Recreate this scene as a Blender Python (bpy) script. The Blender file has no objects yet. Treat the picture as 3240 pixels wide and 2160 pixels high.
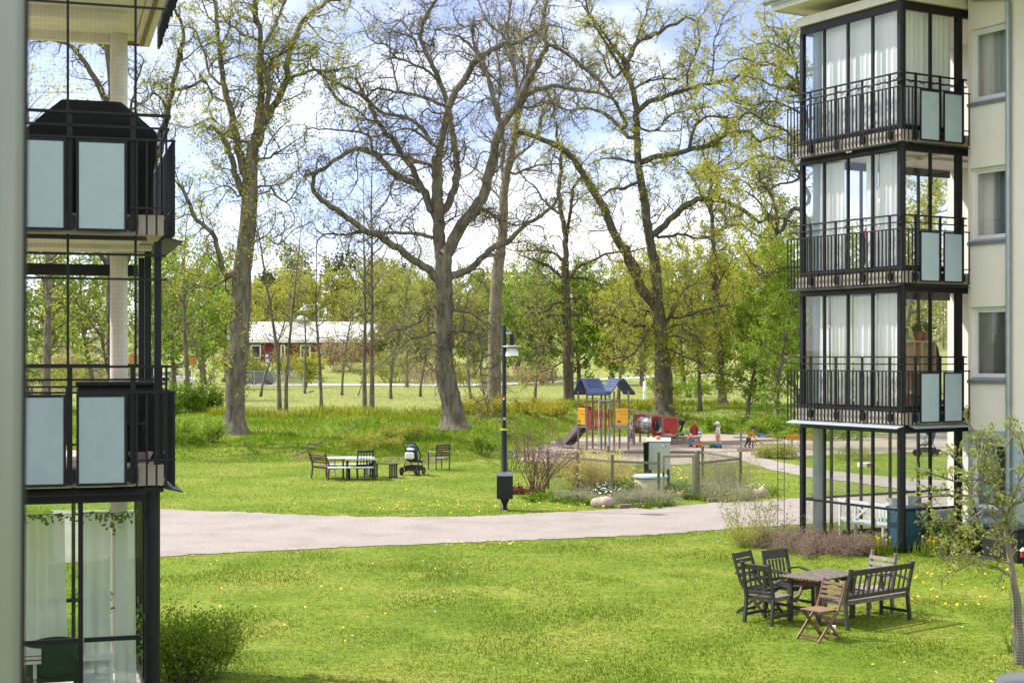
import bpy, bmesh, math, random
import numpy as np
from mathutils import Vector, Matrix
sc = bpy.context.scene
COL = sc.collection
R = math.radians
rng = np.random.default_rng(11)
random.seed(5)

# ------------------------------------------------------------------ camera and picture-to-ground helper
EYE = 4.2; FP = 3463.0; HZ = 817.0            # eye height, focal length and horizon in 2352-px picture units
cam = bpy.data.cameras.new('camera'); camo = bpy.data.objects.new('camera', cam); COL.objects.link(camo)
camo.location = (0, 0, EYE); camo.rotation_euler = (R(90), 0, 0)
cam.lens = 53.0; cam.sensor_width = 36.0; cam.shift_y = 33/2352; cam.clip_start = 0.05; cam.clip_end = 3000
cam.dof.use_dof = True; cam.dof.focus_distance = 45; cam.dof.aperture_fstop = 13
sc.camera = camo

def PZ(px, py, z=0.0):                         # point of the picture at height z
    d = FP*(EYE-z)/(py-HZ); return Vector(((px-1176)/FP*d, d, z))
def PY(px, py, Y):                             # point of the picture at distance Y
    return Vector(((px-1176)/FP*Y, Y, EYE-(py-HZ)*Y/FP))
def zc(ox, oy, s):                             # converter from an enlarged crop to picture units
    return lambda x, y: ((ox+x/s)/1.3776, (oy+y/s)/1.3776)
Z5 = zc(900, 1300, 3.92); Z6 = zc(2300, 1680, 3.36); Z3 = zc(1700, 1150, 4.704); Z4 = zc(2150, 1280, 5.2267); ZF = zc(1620, 1380, 2.673); ZL = zc(520, 900, 3.0154)

def smooth(a, b, x):
    t = np.clip((x-a)/(b-a), 0, 1); return t*t*(3-2*t)
def ground_z(x, y):                            # the terrain's height
    x = np.asarray(x, float); y = np.asarray(y, float)
    s = smooth(-2.5, 4.5, x)
    y0 = 59+s*23; y1 = 79+s*17
    z = np.clip((y-y0)/(y1-y0), 0, 1); z = z*(1-s*.05)
    z = z*z*(3-2*z)*.35+z*.65
    z = z + smooth(176, 235, y)*3.2 + smooth(235, 420, y)*7
    # lumps on the rough bank
    bank = smooth(57, 63, y-(s*22))*(1-smooth(84, 92, y-s*8))
    z = z + bank*(.10*np.sin(x*.9+y*.35)+.07*np.sin(x*.37-y*.8+1.3)+.05*np.sin(x*2.1+1.7*np.sin(y*.6)))
    # bed beside the right building
    u = (x-7.93)*.861+(y-30.7)*.508; v = -(x-7.93)*.508+(y-30.7)*.861
    z = z + .16*smooth(-2.2, -.3, u)*smooth(-8, -3, v)*(1-smooth(3.6, 6.5, v))*(1-smooth(9,14,u))
    return z
def gz(x, y): return float(ground_z(x, y))
def GP(px, py):                                # ground point under a picture point (walks down the ray)
    d = 15.0
    while d < 600:
        X = (px-1176)/FP*d; zr = EYE-(py-HZ)/FP*d
        if zr <= gz(X, d): return Vector((X, d, gz(X, d)))
        d += .05 if d < 120 else .2
    return Vector(((px-1176)/FP*600, 600, gz((px-1176)/FP*600, 600)))

# ------------------------------------------------------------------ objects
def link(o, parent=None):
    COL.objects.link(o)
    if parent is not None: o.parent = parent
    return o
def tag(o, label=None, cat=None, group=None, kind=None):
    if label: o['label'] = label
    if cat: o['category'] = cat
    if group: o['group'] = group
    if kind: o['kind'] = kind
    return o
def thing(name, label, cat, loc=(0, 0, 0), rz=0.0, group=None):
    o = link(bpy.data.objects.new(name, None)); o.location = loc; o.rotation_euler = (0, 0, rz)
    o.empty_display_size = .2
    return tag(o, label, cat, group)
def copy_tree(o, parent=None):
    c = o.copy(); COL.objects.link(c)
    if parent is not None: c.parent = parent
    for ch in list(o.children): copy_tree(ch, c)
    return c
def place(o, loc, rz=0.0, s=None):
    o.location = loc; o.rotation_euler = (0, 0, rz)
    if s: o.scale = (s, s, s) if not isinstance(s, tuple) else s
    return o
def mesh_np(name, V, F, mat, parent=None, smooth_=False, uv=None):
    """V (n,3); F (m,3) or (m,4) array"""
    me = bpy.data.meshes.new(name)
    V = np.ascontiguousarray(V, np.float32); F = np.ascontiguousarray(F, np.int32)
    me.vertices.add(len(V)); me.vertices.foreach_set('co', V.ravel())
    k = F.shape[1]; me.loops.add(F.size); me.loops.foreach_set('vertex_index', F.ravel())
    me.polygons.add(len(F)); me.polygons.foreach_set('loop_start', np.arange(0, F.size, k, dtype=np.int32))
    if smooth_: me.polygons.foreach_set('use_smooth', np.ones(len(F), bool))
    me.update(calc_edges=True)
    if mat: me.materials.append(mat)
    return link(bpy.data.objects.new(name, me), parent)

class MB:
    """collects shapes; build() links them as ONE mesh object"""
    def __init__(s): s.v = []; s.f = []; s.sm = []
    def add(s, vs, fs, sm=False):
        n = len(s.v); s.v += [tuple(p) for p in vs]; s.f += [tuple(i+n for i in f) for f in fs]; s.sm += [sm]*len(fs); return s
    def box(s, a, b):
        x0, y0, z0 = a; x1, y1, z1 = b
        return s.add([(x0,y0,z0),(x1,y0,z0),(x1,y1,z0),(x0,y1,z0),(x0,y0,z1),(x1,y0,z1),(x1,y1,z1),(x0,y1,z1)],
              [(0,3,2,1),(4,5,6,7),(0,1,5,4),(1,2,6,5),(2,3,7,6),(3,0,4,7)])
    def bar(s, p, q, w, h, up=(0, 0, 1)):      # rectangular bar from p to q, w across, h along 'up'
        p = Vector(p); q = Vector(q); d = (q-p).normalized(); u = Vector(up)
        if abs(d.dot(u)) > .98: u = Vector((0, 1, 0))
        x = d.cross(u).normalized(); y = x.cross(d).normalized()
        vs = []
        for c in (p, q):
            for sx, sy in ((-1,-1),(1,-1),(1,1),(-1,1)): vs.append(c+x*(sx*w/2)+y*(sy*h/2))
        return s.add(vs, [(0,1,2,3),(7,6,5,4),(0,4,5,1),(1,5,6,2),(2,6,7,3),(3,7,4,0)])
    def path(s, pts, w, h, up=(0, 0, 1)):
        for a, b in zip(pts[:-1], pts[1:]): s.bar(a, b, w, h, up)
        return s
    def tube(s, pts, r, k=6, cap=True, sm=True):
        pts = [Vector(p) for p in pts]; n = len(pts)
        rs = [r]*n if not hasattr(r, '__len__') else list(r)
        vs = []; ref = None
        for i, p in enumerate(pts):
            d = (pts[min(i+1, n-1)]-pts[max(i-1, 0)]).normalized()
            if ref is None:
                ref = Vector((0, 0, 1)) if abs(d.z) < .9 else Vector((1, 0, 0))
            x = d.cross(ref).normalized(); y = x.cross(d).normalized(); ref = y
            for j in range(k):
                a = 2*math.pi*j/k; vs.append(p+(x*math.cos(a)+y*math.sin(a))*rs[i])
        fs = [(i*k+j, i*k+(j+1) % k, (i+1)*k+(j+1) % k, (i+1)*k+j) for i in range(n-1) for j in range(k)]
        s.add(vs, fs, sm)
        if cap: s.add(vs[:k], [tuple(range(k))[::-1]]); s.add(vs[-k:], [tuple(range(k))])
        return s
    def lathe(s, prof, c=(0, 0, 0), k=20, sm=True, sx=1, sy=1):   # prof [(r,z)]
        vs = []; n = len(prof)
        for r, z in prof:
            for j in range(k):
                a = 2*math.pi*j/k; vs.append((c[0]+r*sx*math.cos(a), c[1]+r*sy*math.sin(a), c[2]+z))
        fs = [(i*k+j, i*k+(j+1) % k, (i+1)*k+(j+1) % k, (i+1)*k+j) for i in range(n-1) for j in range(k)]
        s.add(vs, fs, sm)
        if prof[0][0] > 1e-4: s.add(vs[:k], [tuple(range(k))[::-1]])
        if prof[-1][0] > 1e-4: s.add(vs[-k:], [tuple(range(k))])
        return s
    def prism(s, poly, axis, a, b):            # extrude a 2-D polygon along an axis ('x','y','z') from a to b
        def P(p, t): return {'x': (t, p[0], p[1]), 'y': (p[0], t, p[1]), 'z': (p[0], p[1], t)}[axis]
        n = len(poly); vs = [P(p, a) for p in poly]+[P(p, b) for p in poly]
        return s.add(vs, [tuple(range(n)), tuple(range(2*n-1, n-1, -1))]+[(i, n+i, n+(i+1) % n, (i+1) % n) for i in range(n)])
    def quad(s, a, b, c, d): return s.add([a, b, c, d], [(0, 1, 2, 3)])
    def ball(s, c, r, k=12, sc_=(1, 1, 1)):
        n = k//2; prof = [(max(1e-5, r*math.sin(math.pi*i/n)), -r*math.cos(math.pi*i/n)) for i in range(n+1)]
        vs = []
        for rr, z in prof:
            for j in range(k):
                a = 2*math.pi*j/k; vs.append((c[0]+rr*math.cos(a)*sc_[0], c[1]+rr*math.sin(a)*sc_[1], c[2]+z*sc_[2]))
        return s.add(vs, [(i*k+j, i*k+(j+1) % k, (i+1)*k+(j+1) % k, (i+1)*k+j) for i in range(n) for j in range(k)], True)
    def build(s, name, mat, parent=None, bevel=0):
        me = bpy.data.meshes.new(name); me.from_pydata([tuple(p) for p in s.v], [], s.f); me.update()
        me.polygons.foreach_set('use_smooth', np.array(s.sm, bool))
        bm = bmesh.new(); bm.from_mesh(me); bmesh.ops.recalc_face_normals(bm, faces=bm.faces); bm.to_mesh(me); bm.free()
        if mat: me.materials.append(mat)
        o = link(bpy.data.objects.new(name, me), parent)
        if bevel:
            m = o.modifiers.new('bevel', 'BEVEL'); m.width = bevel; m.segments = 1; m.limit_method = 'ANGLE'
        return o

# ------------------------------------------------------------------ materials
def nodes_of(name):
    m = bpy.data.materials.new(name); m.use_nodes = True; nt = m.node_tree; nt.nodes.clear()
    return m, nt, nt.nodes, nt.links
def ramp_(N, stops):
    r = N.new('ShaderNodeValToRGB'); e = r.color_ramp.elements
    while len(e) < len(stops): e.new(.5)
    for i, (p, c) in enumerate(stops): e[i].position = p; e[i].color = (*c, 1) if len(c) == 3 else c
    return r
def mat(name, c, c2=None, rough=.6, scale=6, metal=0, bump=0, bscale=60, spec=.4, stretch=(1, 1, 1), coat=0, detail=5, alpha=1, trans=0):
    """painted / wooden / mineral surface: two colours mixed by noise, with a fine bump"""
    m, nt, N, L = nodes_of(name)
    o = N.new('ShaderNodeOutputMaterial'); b = N.new('ShaderNodeBsdfPrincipled')
    L.new(b.outputs[0], o.inputs[0])
    b.inputs['Roughness'].default_value = rough; b.inputs['Metallic'].default_value = metal
    b.inputs['Specular IOR Level'].default_value = spec; b.inputs['Coat Weight'].default_value = coat
    tc = N.new('ShaderNodeTexCoord'); mp = N.new('ShaderNodeMapping'); mp.inputs['Scale'].default_value = stretch
    L.new(tc.outputs['Object'], mp.inputs[0])
    if c2 is None: c2 = tuple(x*.82 for x in c)
    n = N.new('ShaderNodeTexNoise'); n.inputs['Scale'].default_value = scale; n.inputs['Detail'].default_value = detail
    n.inputs['Roughness'].default_value = .62
    L.new(mp.outputs[0], n.inputs['Vector'])
    r = ramp_(N, [(.36, c), (.64, c2)]); L.new(n.outputs['Fac'], r.inputs[0]); L.new(r.outputs[0], b.inputs['Base Color'])
    if bump:
        n2 = N.new('ShaderNodeTexNoise'); n2.inputs['Scale'].default_value = bscale; n2.inputs['Detail'].default_value = 4
        L.new(mp.outputs[0], n2.inputs['Vector'])
        bp = N.new('ShaderNodeBump'); bp.inputs['Strength'].default_value = bump; bp.inputs['Distance'].default_value = .02
        L.new(n2.outputs['Fac'], bp.inputs['Height']); L.new(bp.outputs[0], b.inputs['Normal'])
    return m
def leaf_mat(name, ca, cb, cc=None, trans=.45, cl=.5):
    """leaves: colour differs from leaf to leaf and from clump to clump; light shines through"""
    m, nt, N, L = nodes_of(name)
    o = N.new('ShaderNodeOutputMaterial'); g = N.new('ShaderNodeNewGeometry')
    n = N.new('ShaderNodeTexNoise'); n.inputs['Scale'].default_value = cl; n.inputs['Detail'].default_value = 3
    L.new(g.outputs['Position'], n.inputs['Vector'])
    ad = N.new('ShaderNodeMath'); ad.operation = 'MULTIPLY_ADD'; ad.inputs[1].default_value = .5
    L.new(g.outputs['Random Per Island'], ad.inputs[0])
    sb = N.new('ShaderNodeMath'); sb.operation = 'MULTIPLY'; sb.inputs[1].default_value = .55
    L.new(n.outputs['Fac'], sb.inputs[0]); L.new(sb.outputs[0], ad.inputs[2])
    r = ramp_(N, [(.25, ca), (.55, cb), (.8, cc or cb)]); L.new(ad.outputs[0], r.inputs[0])
    d = N.new('ShaderNodeBsdfDiffuse'); t = N.new('ShaderNodeBsdfTranslucent'); mx = N.new('ShaderNodeMixShader')
    mx.inputs[0].default_value = trans
    L.new(r.outputs[0], d.inputs[0]); L.new(r.outputs[0], t.inputs[0]); L.new(d.outputs[0], mx.inputs[1]); L.new(t.outputs[0], mx.inputs[2])
    L.new(mx.outputs[0], o.inputs[0]); return m
def glass_mat(name, tint=(.93, .95, .95), refl=1.0, rough=.0):
    m, nt, N, L = nodes_of(name)
    o = N.new('ShaderNodeOutputMaterial'); t = N.new('ShaderNodeBsdfTransparent'); t.inputs[0].default_value = (*tint, 1)
    g = N.new('ShaderNodeBsdfGlossy'); g.inputs['Roughness'].default_value = rough; g.inputs[0].default_value = (1, 1, 1, 1)
    f = N.new('ShaderNodeLayerWeight'); f.inputs[0].default_value = .5
    pw = N.new('ShaderNodeMath'); pw.operation = 'POWER'; pw.inputs[1].default_value = 4; L.new(f.outputs['Facing'], pw.inputs[0])
    ml = N.new('ShaderNodeMath'); ml.operation = 'MULTIPLY_ADD'; ml.inputs[1].default_value = .8; ml.inputs[2].default_value = .035*refl; ml.use_clamp = True
    mx = N.new('ShaderNodeMixShader'); L.new(pw.outputs[0], ml.inputs[0]); L.new(ml.outputs[0], mx.inputs[0])
    L.new(t.outputs[0], mx.inputs[1]); L.new(g.outputs[0], mx.inputs[2]); L.new(mx.outputs[0], o.inputs[0]); return m
def cloth_mat(name, c, trans=.4, clear=.15):
    m, nt, N, L = nodes_of(name)
    o = N.new('ShaderNodeOutputMaterial'); d = N.new('ShaderNodeBsdfDiffuse'); t = N.new('ShaderNodeBsdfTranslucent'); tr = N.new('ShaderNodeBsdfTransparent')
    d.inputs[0].default_value = (*c, 1); t.inputs[0].default_value = (*c, 1)
    a = N.new('ShaderNodeMixShader'); a.inputs[0].default_value = trans; b = N.new('ShaderNodeMixShader'); b.inputs[0].default_value = clear
    L.new(d.outputs[0], a.inputs[1]); L.new(t.outputs[0], a.inputs[2]); L.new(a.outputs[0], b.inputs[1]); L.new(tr.outputs[0], b.inputs[2])
    L.new(b.outputs[0], o.inputs[0]); return m

M = {}
M['black'] = mat('black_paint', (.006, .0065, .009), (.011, .0115, .015), .5, 14, spec=.35)
M['black_matt'] = mat('black_matt', (.010, .010, .011), (.018, .018, .02), .75, 8)
M['rubber'] = mat('rubber', (.015, .015, .016), None, .8)
M['render_cream'] = mat('cream_render', (.93, .86, .80), (.90, .825, .765), .9, 3, bump=.35, bscale=180)
M['render_blue'] = mat('blue_grey_render', (.42, .50, .58), (.38, .46, .55), .9, 3, bump=.35, bscale=180)
M['concrete'] = mat('concrete', (.55, .47, .40), (.44, .38, .33), .85, 5, bump=.2)
M['concrete_pale'] = mat('pale_concrete', (.66, .62, .58), (.57, .53, .49), .85, 5, bump=.2)
M['soffit'] = mat('soffit_paint', (.76, .70, .66), (.68, .62, .58), .8, 4)
M['panel'] = mat('frosted_panel', (.40, .50, .575), (.37, .47, .545), .35, 3, spec=.5)
M['panel_dull'] = mat('frosted_panel_dull', (.40, .495, .56), (.35, .445, .51), .5, 5)  # rougher and slightly darker than the other frosted panel
M['glass'] = glass_mat('window_glass', (.96, .97, .965), 1.0)
M['glass_green'] = glass_mat('tinted_glass', (.93, .965, .945), 1.0)
M['curtain'] = cloth_mat('white_curtain', (.95, .95, .96), .25, .0)
M['curtain_sheer'] = cloth_mat('sheer_curtain', (.90, .91, .90), .4, .15)
M['curtain_grey'] = cloth_mat('grey_curtain', (.30, .31, .34), .3, .05)
M['white'] = mat('white_paint', (.86, .86, .85), (.80, .80, .79), .5, 8)
M['offwhite'] = mat('off_white', (.76, .74, .70), (.70, .68, .64), .6, 8)
M['zinc'] = mat('zinc', (.40, .43, .46), (.33, .36, .39), .38, 9, metal=.75)
M['galv'] = mat('galvanised', (.50, .52, .54), (.40, .42, .44), .45, 10, metal=.5)
M['grey_paint'] = mat('grey_paint', (.36, .40, .44), (.31, .35, .40), .5, 6)
M['sill'] = mat('sill_metal', (.24, .26, .29), (.19, .21, .24), .5, 6, metal=.3)
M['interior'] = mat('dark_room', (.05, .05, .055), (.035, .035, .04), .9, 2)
M['bark_oak'] = mat('oak_bark', (.215, .188, .148), (.088, .075, .057), .95, 5, bump=.9, bscale=9, stretch=(1, 1, .28), spec=.1, detail=8)
M['bark_dark'] = mat('dark_bark', (.155, .133, .103), (.07, .059, .045), .95, 5, bump=.8, bscale=10, stretch=(1, 1, .3), spec=.1, detail=8)
M['bark_pale'] = mat('pale_bark', (.28, .24, .185), (.12, .10, .075), .95, 5, bump=.8, bscale=10, stretch=(1, 1, .3), spec=.1, detail=8)
M['twig_brown'] = mat('twig_brown', (.36, .27, .19), (.22, .16, .115), .9, 10, spec=.1)
M['twig_red'] = mat('twig_red', (.21, .12, .10), (.13, .075, .065), .9, 10, spec=.1)
M['twig_straw'] = mat('straw', (.72, .60, .30), (.55, .45, .20), .9, 10, spec=.1)
M['wood_dark'] = mat('dark_stained_wood', (.055, .05, .046), (.03, .027, .025), .65, 9, bump=.25, bscale=30, stretch=(1, 1, 1))
M['wood_grey'] = mat('weathered_wood', (.22, .18, .155), (.12, .098, .085), .7, 12, bump=.25, bscale=30)
M['wood_silver'] = mat('silvered_wood', (.30, .27, .25), (.20, .175, .16), .7, 12, bump=.25, bscale=30)
M['wood_brown'] = mat('brown_oiled_wood', (.205, .115, .068), (.14, .078, .046), .55, 14, bump=.2, bscale=30)
M['wood_red'] = mat('reddish_wood', (.115, .062, .045), (.07, .038, .03), .6, 12, bump=.2)
M['wood_post'] = mat('grey_brown_post', (.25, .20, .155), (.17, .135, .105), .8, 12, stretch=(1, 1, .2), bump=.2)
M['wood_pale'] = mat('pale_wood', (.60, .42, .22), (.50, .34, .17), .55, 8, stretch=(1, 1, .3))
M['timber'] = mat('timber_boards', (.34, .27, .21), (.26, .20, .155), .8, 10, bump=.2)
M['orange_wood'] = mat('orange_bench_wood', (.62, .27, .035), (.52, .21, .03), .6, 10)
M['fence_green'] = mat('green_fence_paint', (.16, .17, .115), (.12, .13, .085), .6, 10)
M['fence_olive'] = mat('olive_gate_paint', (.30, .285, .18), (.24, .225, .14), .6, 10)
M['cabinet'] = mat('cabinet_grey', (.50, .52, .47), (.46, .48, .43), .5, 5)
M['stone'] = mat('granite', (.42, .33, .29), (.30, .24, .215), .85, 11, bump=.5, bscale=30)
M['brick_edge'] = mat('edging_stone', (.30, .215, .17), (.22, .16, .13), .85, 14, bump=.4)
M['roof_blue'] = mat('blue_plastic', (.035, .062, .16), (.03, .054, .14), .36, 4, spec=.5)
M['yellow'] = mat('yellow_panel', (.80, .40, .02), (.74, .36, .02), .4, 4)
M['red'] = mat('red_panel', (.42, .030, .022), (.36, .025, .02), .45, 5)
M['steel'] = mat('steel', (.50, .49, .48), (.42, .41, .40), .32, 6, metal=.85)
M['slide_brown'] = mat('slide_side', (.19, .155, .14), (.16, .13, .12), .5, 6)
M['orange'] = mat('orange_plastic', (.85, .20, .03), None, .4)
M['blue_toy'] = mat('blue_plastic_toy', (.03, .16, .62), None, .4)
M['green_toy'] = mat('green_plastic_toy', (.03, .28, .08), None, .4)
M['teal'] = mat('teal_lid', (.42, .60, .58), (.34, .52, .50), .6, 8)
M['cream_pot'] = mat('cream_ring', (.62, .54, .39), (.52, .45, .32), .8, 8, bump=.3)
M['navy'] = mat('navy_fabric', (.035, .05, .10), (.028, .04, .085), .8, 10)
M['teal_dark'] = mat('blue_tarp', (.035, .12, .19), (.028, .09, .15), .5, 4)
M['terracotta'] = mat('terracotta', (.32, .12, .06), None, .7)
M['house_red'] = mat('falu_red_boards', (.20, .035, .028), (.16, .028, .023), .8, 3)
M['house_blue'] = mat('blue_boards', (.10, .16, .26), None, .7)
M['roof_white'] = mat('pale_sheet_roof', (.55, .55, .54), (.46, .46, .45), .6, .6)
M['skin'] = mat('skin', (.55, .34, .25), (.52, .31, .23), .6)
M['hair_blonde'] = mat('blonde_hair', (.55, .38, .18), (.42, .28, .12), .6, 30)
M['hair_ginger'] = mat('ginger_hair', (.38, .19, .08), (.28, .13, .05), .6, 30)
M['hair_dark'] = mat('dark_hair', (.05, .035, .025), None, .6)

def fabric(name, c): 
    if name not in M: M[name] = mat(name, c, tuple(x*.85 for x in c), .85, 25, bump=.1, bscale=120, spec=.2)
    return M[name]
# ------------------------------------------------------------------ sky and sun
SUN_DIR = Vector((-.94, .34, 0)).normalized()*math.cos(R(48))+Vector((0, 0, math.sin(R(48))))
w = bpy.data.worlds.new('World'); sc.world = w; w.use_nodes = True
nt = w.node_tree; N = nt.nodes; L = nt.links; N.clear()
out = N.new('ShaderNodeOutputWorld'); sky = N.new('ShaderNodeTexSky'); sky.sky_type = 'NISHITA'; sky.sun_disc = False
sky.sun_elevation = R(48); sky.sun_rotation = math.atan2(SUN_DIR.x, SUN_DIR.y); sky.air_density = .65; sky.dust_density = 0; sky.ozone_density = 4.0
bg = N.new('ShaderNodeBackground'); bg.inputs[1].default_value = .075
ti = N.new('ShaderNodeMixRGB'); ti.blend_type = 'MULTIPLY'; ti.inputs[0].default_value = 1; ti.inputs[2].default_value = (1.12, .94, 1.0, 1); L.new(sky.outputs[0], ti.inputs[1]); L.new(ti.outputs[0], bg.inputs[0])
tc = N.new('ShaderNodeTexCoord'); sp = N.new('ShaderNodeSeparateXYZ'); L.new(tc.outputs['Generated'], sp.inputs[0])
mp = N.new('ShaderNodeMapping'); mp.inputs['Scale'].default_value = (1, 1, 2.2); mp.inputs['Location'].default_value = (.37, .1, .16)
L.new(tc.outputs['Generated'], mp.inputs[0])
cn = N.new('ShaderNodeTexNoise'); cn.inputs['Scale'].default_value = 5.2; cn.inputs['Detail'].default_value = 9; cn.inputs['Roughness'].default_value = .56; cn.inputs['Distortion'].default_value = .25
L.new(mp.outputs[0], cn.inputs['Vector'])
# cover grows towards the horizon; extra unseen cloud overhead added for fill light
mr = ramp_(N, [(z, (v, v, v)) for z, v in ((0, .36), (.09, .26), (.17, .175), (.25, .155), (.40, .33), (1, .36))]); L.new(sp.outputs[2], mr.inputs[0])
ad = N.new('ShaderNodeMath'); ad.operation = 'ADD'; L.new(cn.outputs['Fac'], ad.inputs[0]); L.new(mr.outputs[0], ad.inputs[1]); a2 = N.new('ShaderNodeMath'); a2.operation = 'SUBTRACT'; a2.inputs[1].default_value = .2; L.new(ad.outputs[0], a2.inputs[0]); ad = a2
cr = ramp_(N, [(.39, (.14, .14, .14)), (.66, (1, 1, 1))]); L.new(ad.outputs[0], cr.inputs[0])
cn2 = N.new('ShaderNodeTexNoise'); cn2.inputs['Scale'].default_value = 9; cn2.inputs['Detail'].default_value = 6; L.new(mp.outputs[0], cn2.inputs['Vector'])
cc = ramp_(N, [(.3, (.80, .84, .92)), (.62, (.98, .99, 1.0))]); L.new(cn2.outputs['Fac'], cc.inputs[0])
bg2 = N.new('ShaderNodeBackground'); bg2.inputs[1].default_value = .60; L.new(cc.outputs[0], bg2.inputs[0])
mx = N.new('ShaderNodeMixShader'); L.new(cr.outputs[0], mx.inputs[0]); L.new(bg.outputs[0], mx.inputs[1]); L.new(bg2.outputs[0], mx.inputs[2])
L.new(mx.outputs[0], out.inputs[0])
sl = bpy.data.lights.new('sun', 'SUN'); sl.energy = 2.35; sl.angle = R(.6); sl.color = (1, .955, .88)
so = link(bpy.data.objects.new('sun', sl)); so.rotation_euler = SUN_DIR.to_track_quat('Z', 'Y').to_euler(); so.location = (-40, 20, 60)
sc.view_settings.view_transform = 'Standard'; sc.view_settings.look = 'None'; sc.view_settings.exposure = 1.6; sc.view_settings.gamma = 1
sc.cycles.max_bounces = 8; sc.cycles.transparent_max_bounces = 24; sc.cycles.diffuse_bounces = 3
sc.cycles.caustics_reflective = False; sc.cycles.caustics_refractive = False

# ------------------------------------------------------------------ ground sheet
def ground_mat():
    m, nt, N, L = nodes_of('grass_ground')
    o = N.new('ShaderNodeOutputMaterial'); b = N.new('ShaderNodeBsdfPrincipled'); L.new(b.outputs[0], o.inputs[0])
    b.inputs['Roughness'].default_value = .95; b.inputs['Specular IOR Level'].default_value = .1
    g = N.new('ShaderNodeNewGeometry')
    def noise(s, d=5, st=(1, 1, 1)):
        mp = N.new('ShaderNodeMapping'); mp.inputs['Scale'].default_value = st; L.new(g.outputs['Position'], mp.inputs[0])
        n = N.new('ShaderNodeTexNoise'); n.inputs['Scale'].default_value = s; n.inputs['Detail'].default_value = d; n.inputs['Roughness'].default_value = .65
        L.new(mp.outputs[0], n.inputs['Vector']); return n
    n1 = noise(.35, 6); n2 = noise(7, 6); n3 = noise(.9, 5, (1, 1.6, 1))
    r1 = ramp_(N, [(.36, (.105, .168, .016)), (.5, (.15, .208, .025)), (.66, (.215, .238, .045))]); L.new(n1.outputs['Fac'], r1.inputs[0])
    r2 = ramp_(N, [(.30, (.55, .6, .5)), (.7, (1.35, 1.25, 1.3))]); L.new(n2.outputs['Fac'], r2.inputs[0])
    mu = N.new('ShaderNodeMixRGB'); mu.blend_type = 'MULTIPLY'; mu.inputs[0].default_value = 1; L.new(r1.outputs[0], mu.inputs[1]); L.new(r2.outputs[0], mu.inputs[2])
    r3 = ramp_(N, [(.66, (0, 0, 0)), (.78, (.75, .75, .75))]); L.new(n3.outputs['Fac'], r3.inputs[0])
    m2 = N.new('ShaderNodeMixRGB'); L.new(r3.outputs[0], m2.inputs[0]); L.new(mu.outputs[0], m2.inputs[1]); m2.inputs[2].default_value = (.30, .25, .13, 1)
    sx = N.new('ShaderNodeSeparateXYZ'); L.new(g.outputs['Position'], sx.inputs[0]); mr = N.new('ShaderNodeMapRange'); mr.inputs[1].default_value = 76; mr.inputs[2].default_value = 96; mr.inputs[4].default_value = .62; L.new(sx.outputs[1], mr.inputs[0])
    m3 = N.new('ShaderNodeMixRGB'); L.new(mr.outputs[0], m3.inputs[0]); L.new(m2.outputs[0], m3.inputs[1]); m3.inputs[2].default_value = (.27, .28, .10, 1); L.new(m3.outputs[0], b.inputs['Base Color'])
    bp = N.new('ShaderNodeBump'); bp.inputs['Strength'].default_value = .6; bp.inputs['Distance'].default_value = .04
    L.new(n2.outputs['Fac'], bp.inputs['Height']); L.new(bp.outputs[0], b.inputs['Normal']); return m
M['ground'] = ground_mat()
xs = np.concatenate([np.linspace(-900, -120, 14), np.linspace(-110, -34, 20), np.arange(-32, 32, .5), np.linspace(33, 110, 20), np.linspace(120, 900, 14)])
ys = np.concatenate([np.linspace(-200, -20, 8), np.arange(-15, 15, 3), np.arange(15, 104, .5), np.arange(105, 260, 2.5), np.linspace(264, 440, 20), np.linspace(480, 1800, 14)])
gx, gy = np.meshgrid(xs, ys); V = np.stack([gx, gy, ground_z(gx, gy)], -1).reshape(-1, 3)
nx = len(xs); ny = len(ys); i, j = np.meshgrid(np.arange(nx-1), np.arange(ny-1)); b0 = (j*nx+i).ravel()
o = mesh_np('ground', V, np.stack([b0, b0+1, b0+1+nx, b0+nx], 1), M['ground'], None, True); tag(o, kind='structure')

def gravel_mat(name, a, b_, c):
    m, nt, N, L = nodes_of(name)
    o = N.new('ShaderNodeOutputMaterial'); b = N.new('ShaderNodeBsdfPrincipled'); L.new(b.outputs[0], o.inputs[0]); b.inputs['Roughness'].default_value = .95
    b.inputs['Specular IOR Level'].default_value = .1
    g = N.new('ShaderNodeNewGeometry'); n = N.new('ShaderNodeTexNoise'); n.inputs['Scale'].default_value = 26; n.inputs['Detail'].default_value = 5; n.inputs['Roughness'].default_value = .8
    n2 = N.new('ShaderNodeTexNoise'); n2.inputs['Scale'].default_value = .8; n2.inputs['Detail'].default_value = 5
    L.new(g.outputs['Position'], n.inputs['Vector']); L.new(g.outputs['Position'], n2.inputs['Vector'])
    r = ramp_(N, [(.3, a), (.5, b_), (.7, c)]); L.new(n.outputs['Fac'], r.inputs[0])
    r2 = ramp_(N, [(.34, (.88, .87, .855)), (.5, (1, 1, 1)), (.68, (1.07, 1.065, 1.06))]); L.new(n2.outputs['Fac'], r2.inputs[0])
    mu = N.new('ShaderNodeMixRGB'); mu.blend_type = 'MULTIPLY'; mu.inputs[0].default_value = 1; L.new(r.outputs[0], mu.inputs[1]); L.new(r2.outputs[0], mu.inputs[2]); L.new(mu.outputs[0], b.inputs['Base Color'])
    bp = N.new('ShaderNodeBump'); bp.inputs['Strength'].default_value = .5; bp.inputs['Distance'].default_value = .015; L.new(n.outputs['Fac'], bp.inputs['Height']); L.new(bp.outputs[0], b.inputs['Normal']); return m
M['gravel'] = gravel_mat('gravel', (.17, .147, .133), (.285, .25, .23), (.385, .345, .32))
M['sand'] = gravel_mat('sand', (.24, .20, .17), (.32, .265, .225), (.37, .31, .265))
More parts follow.
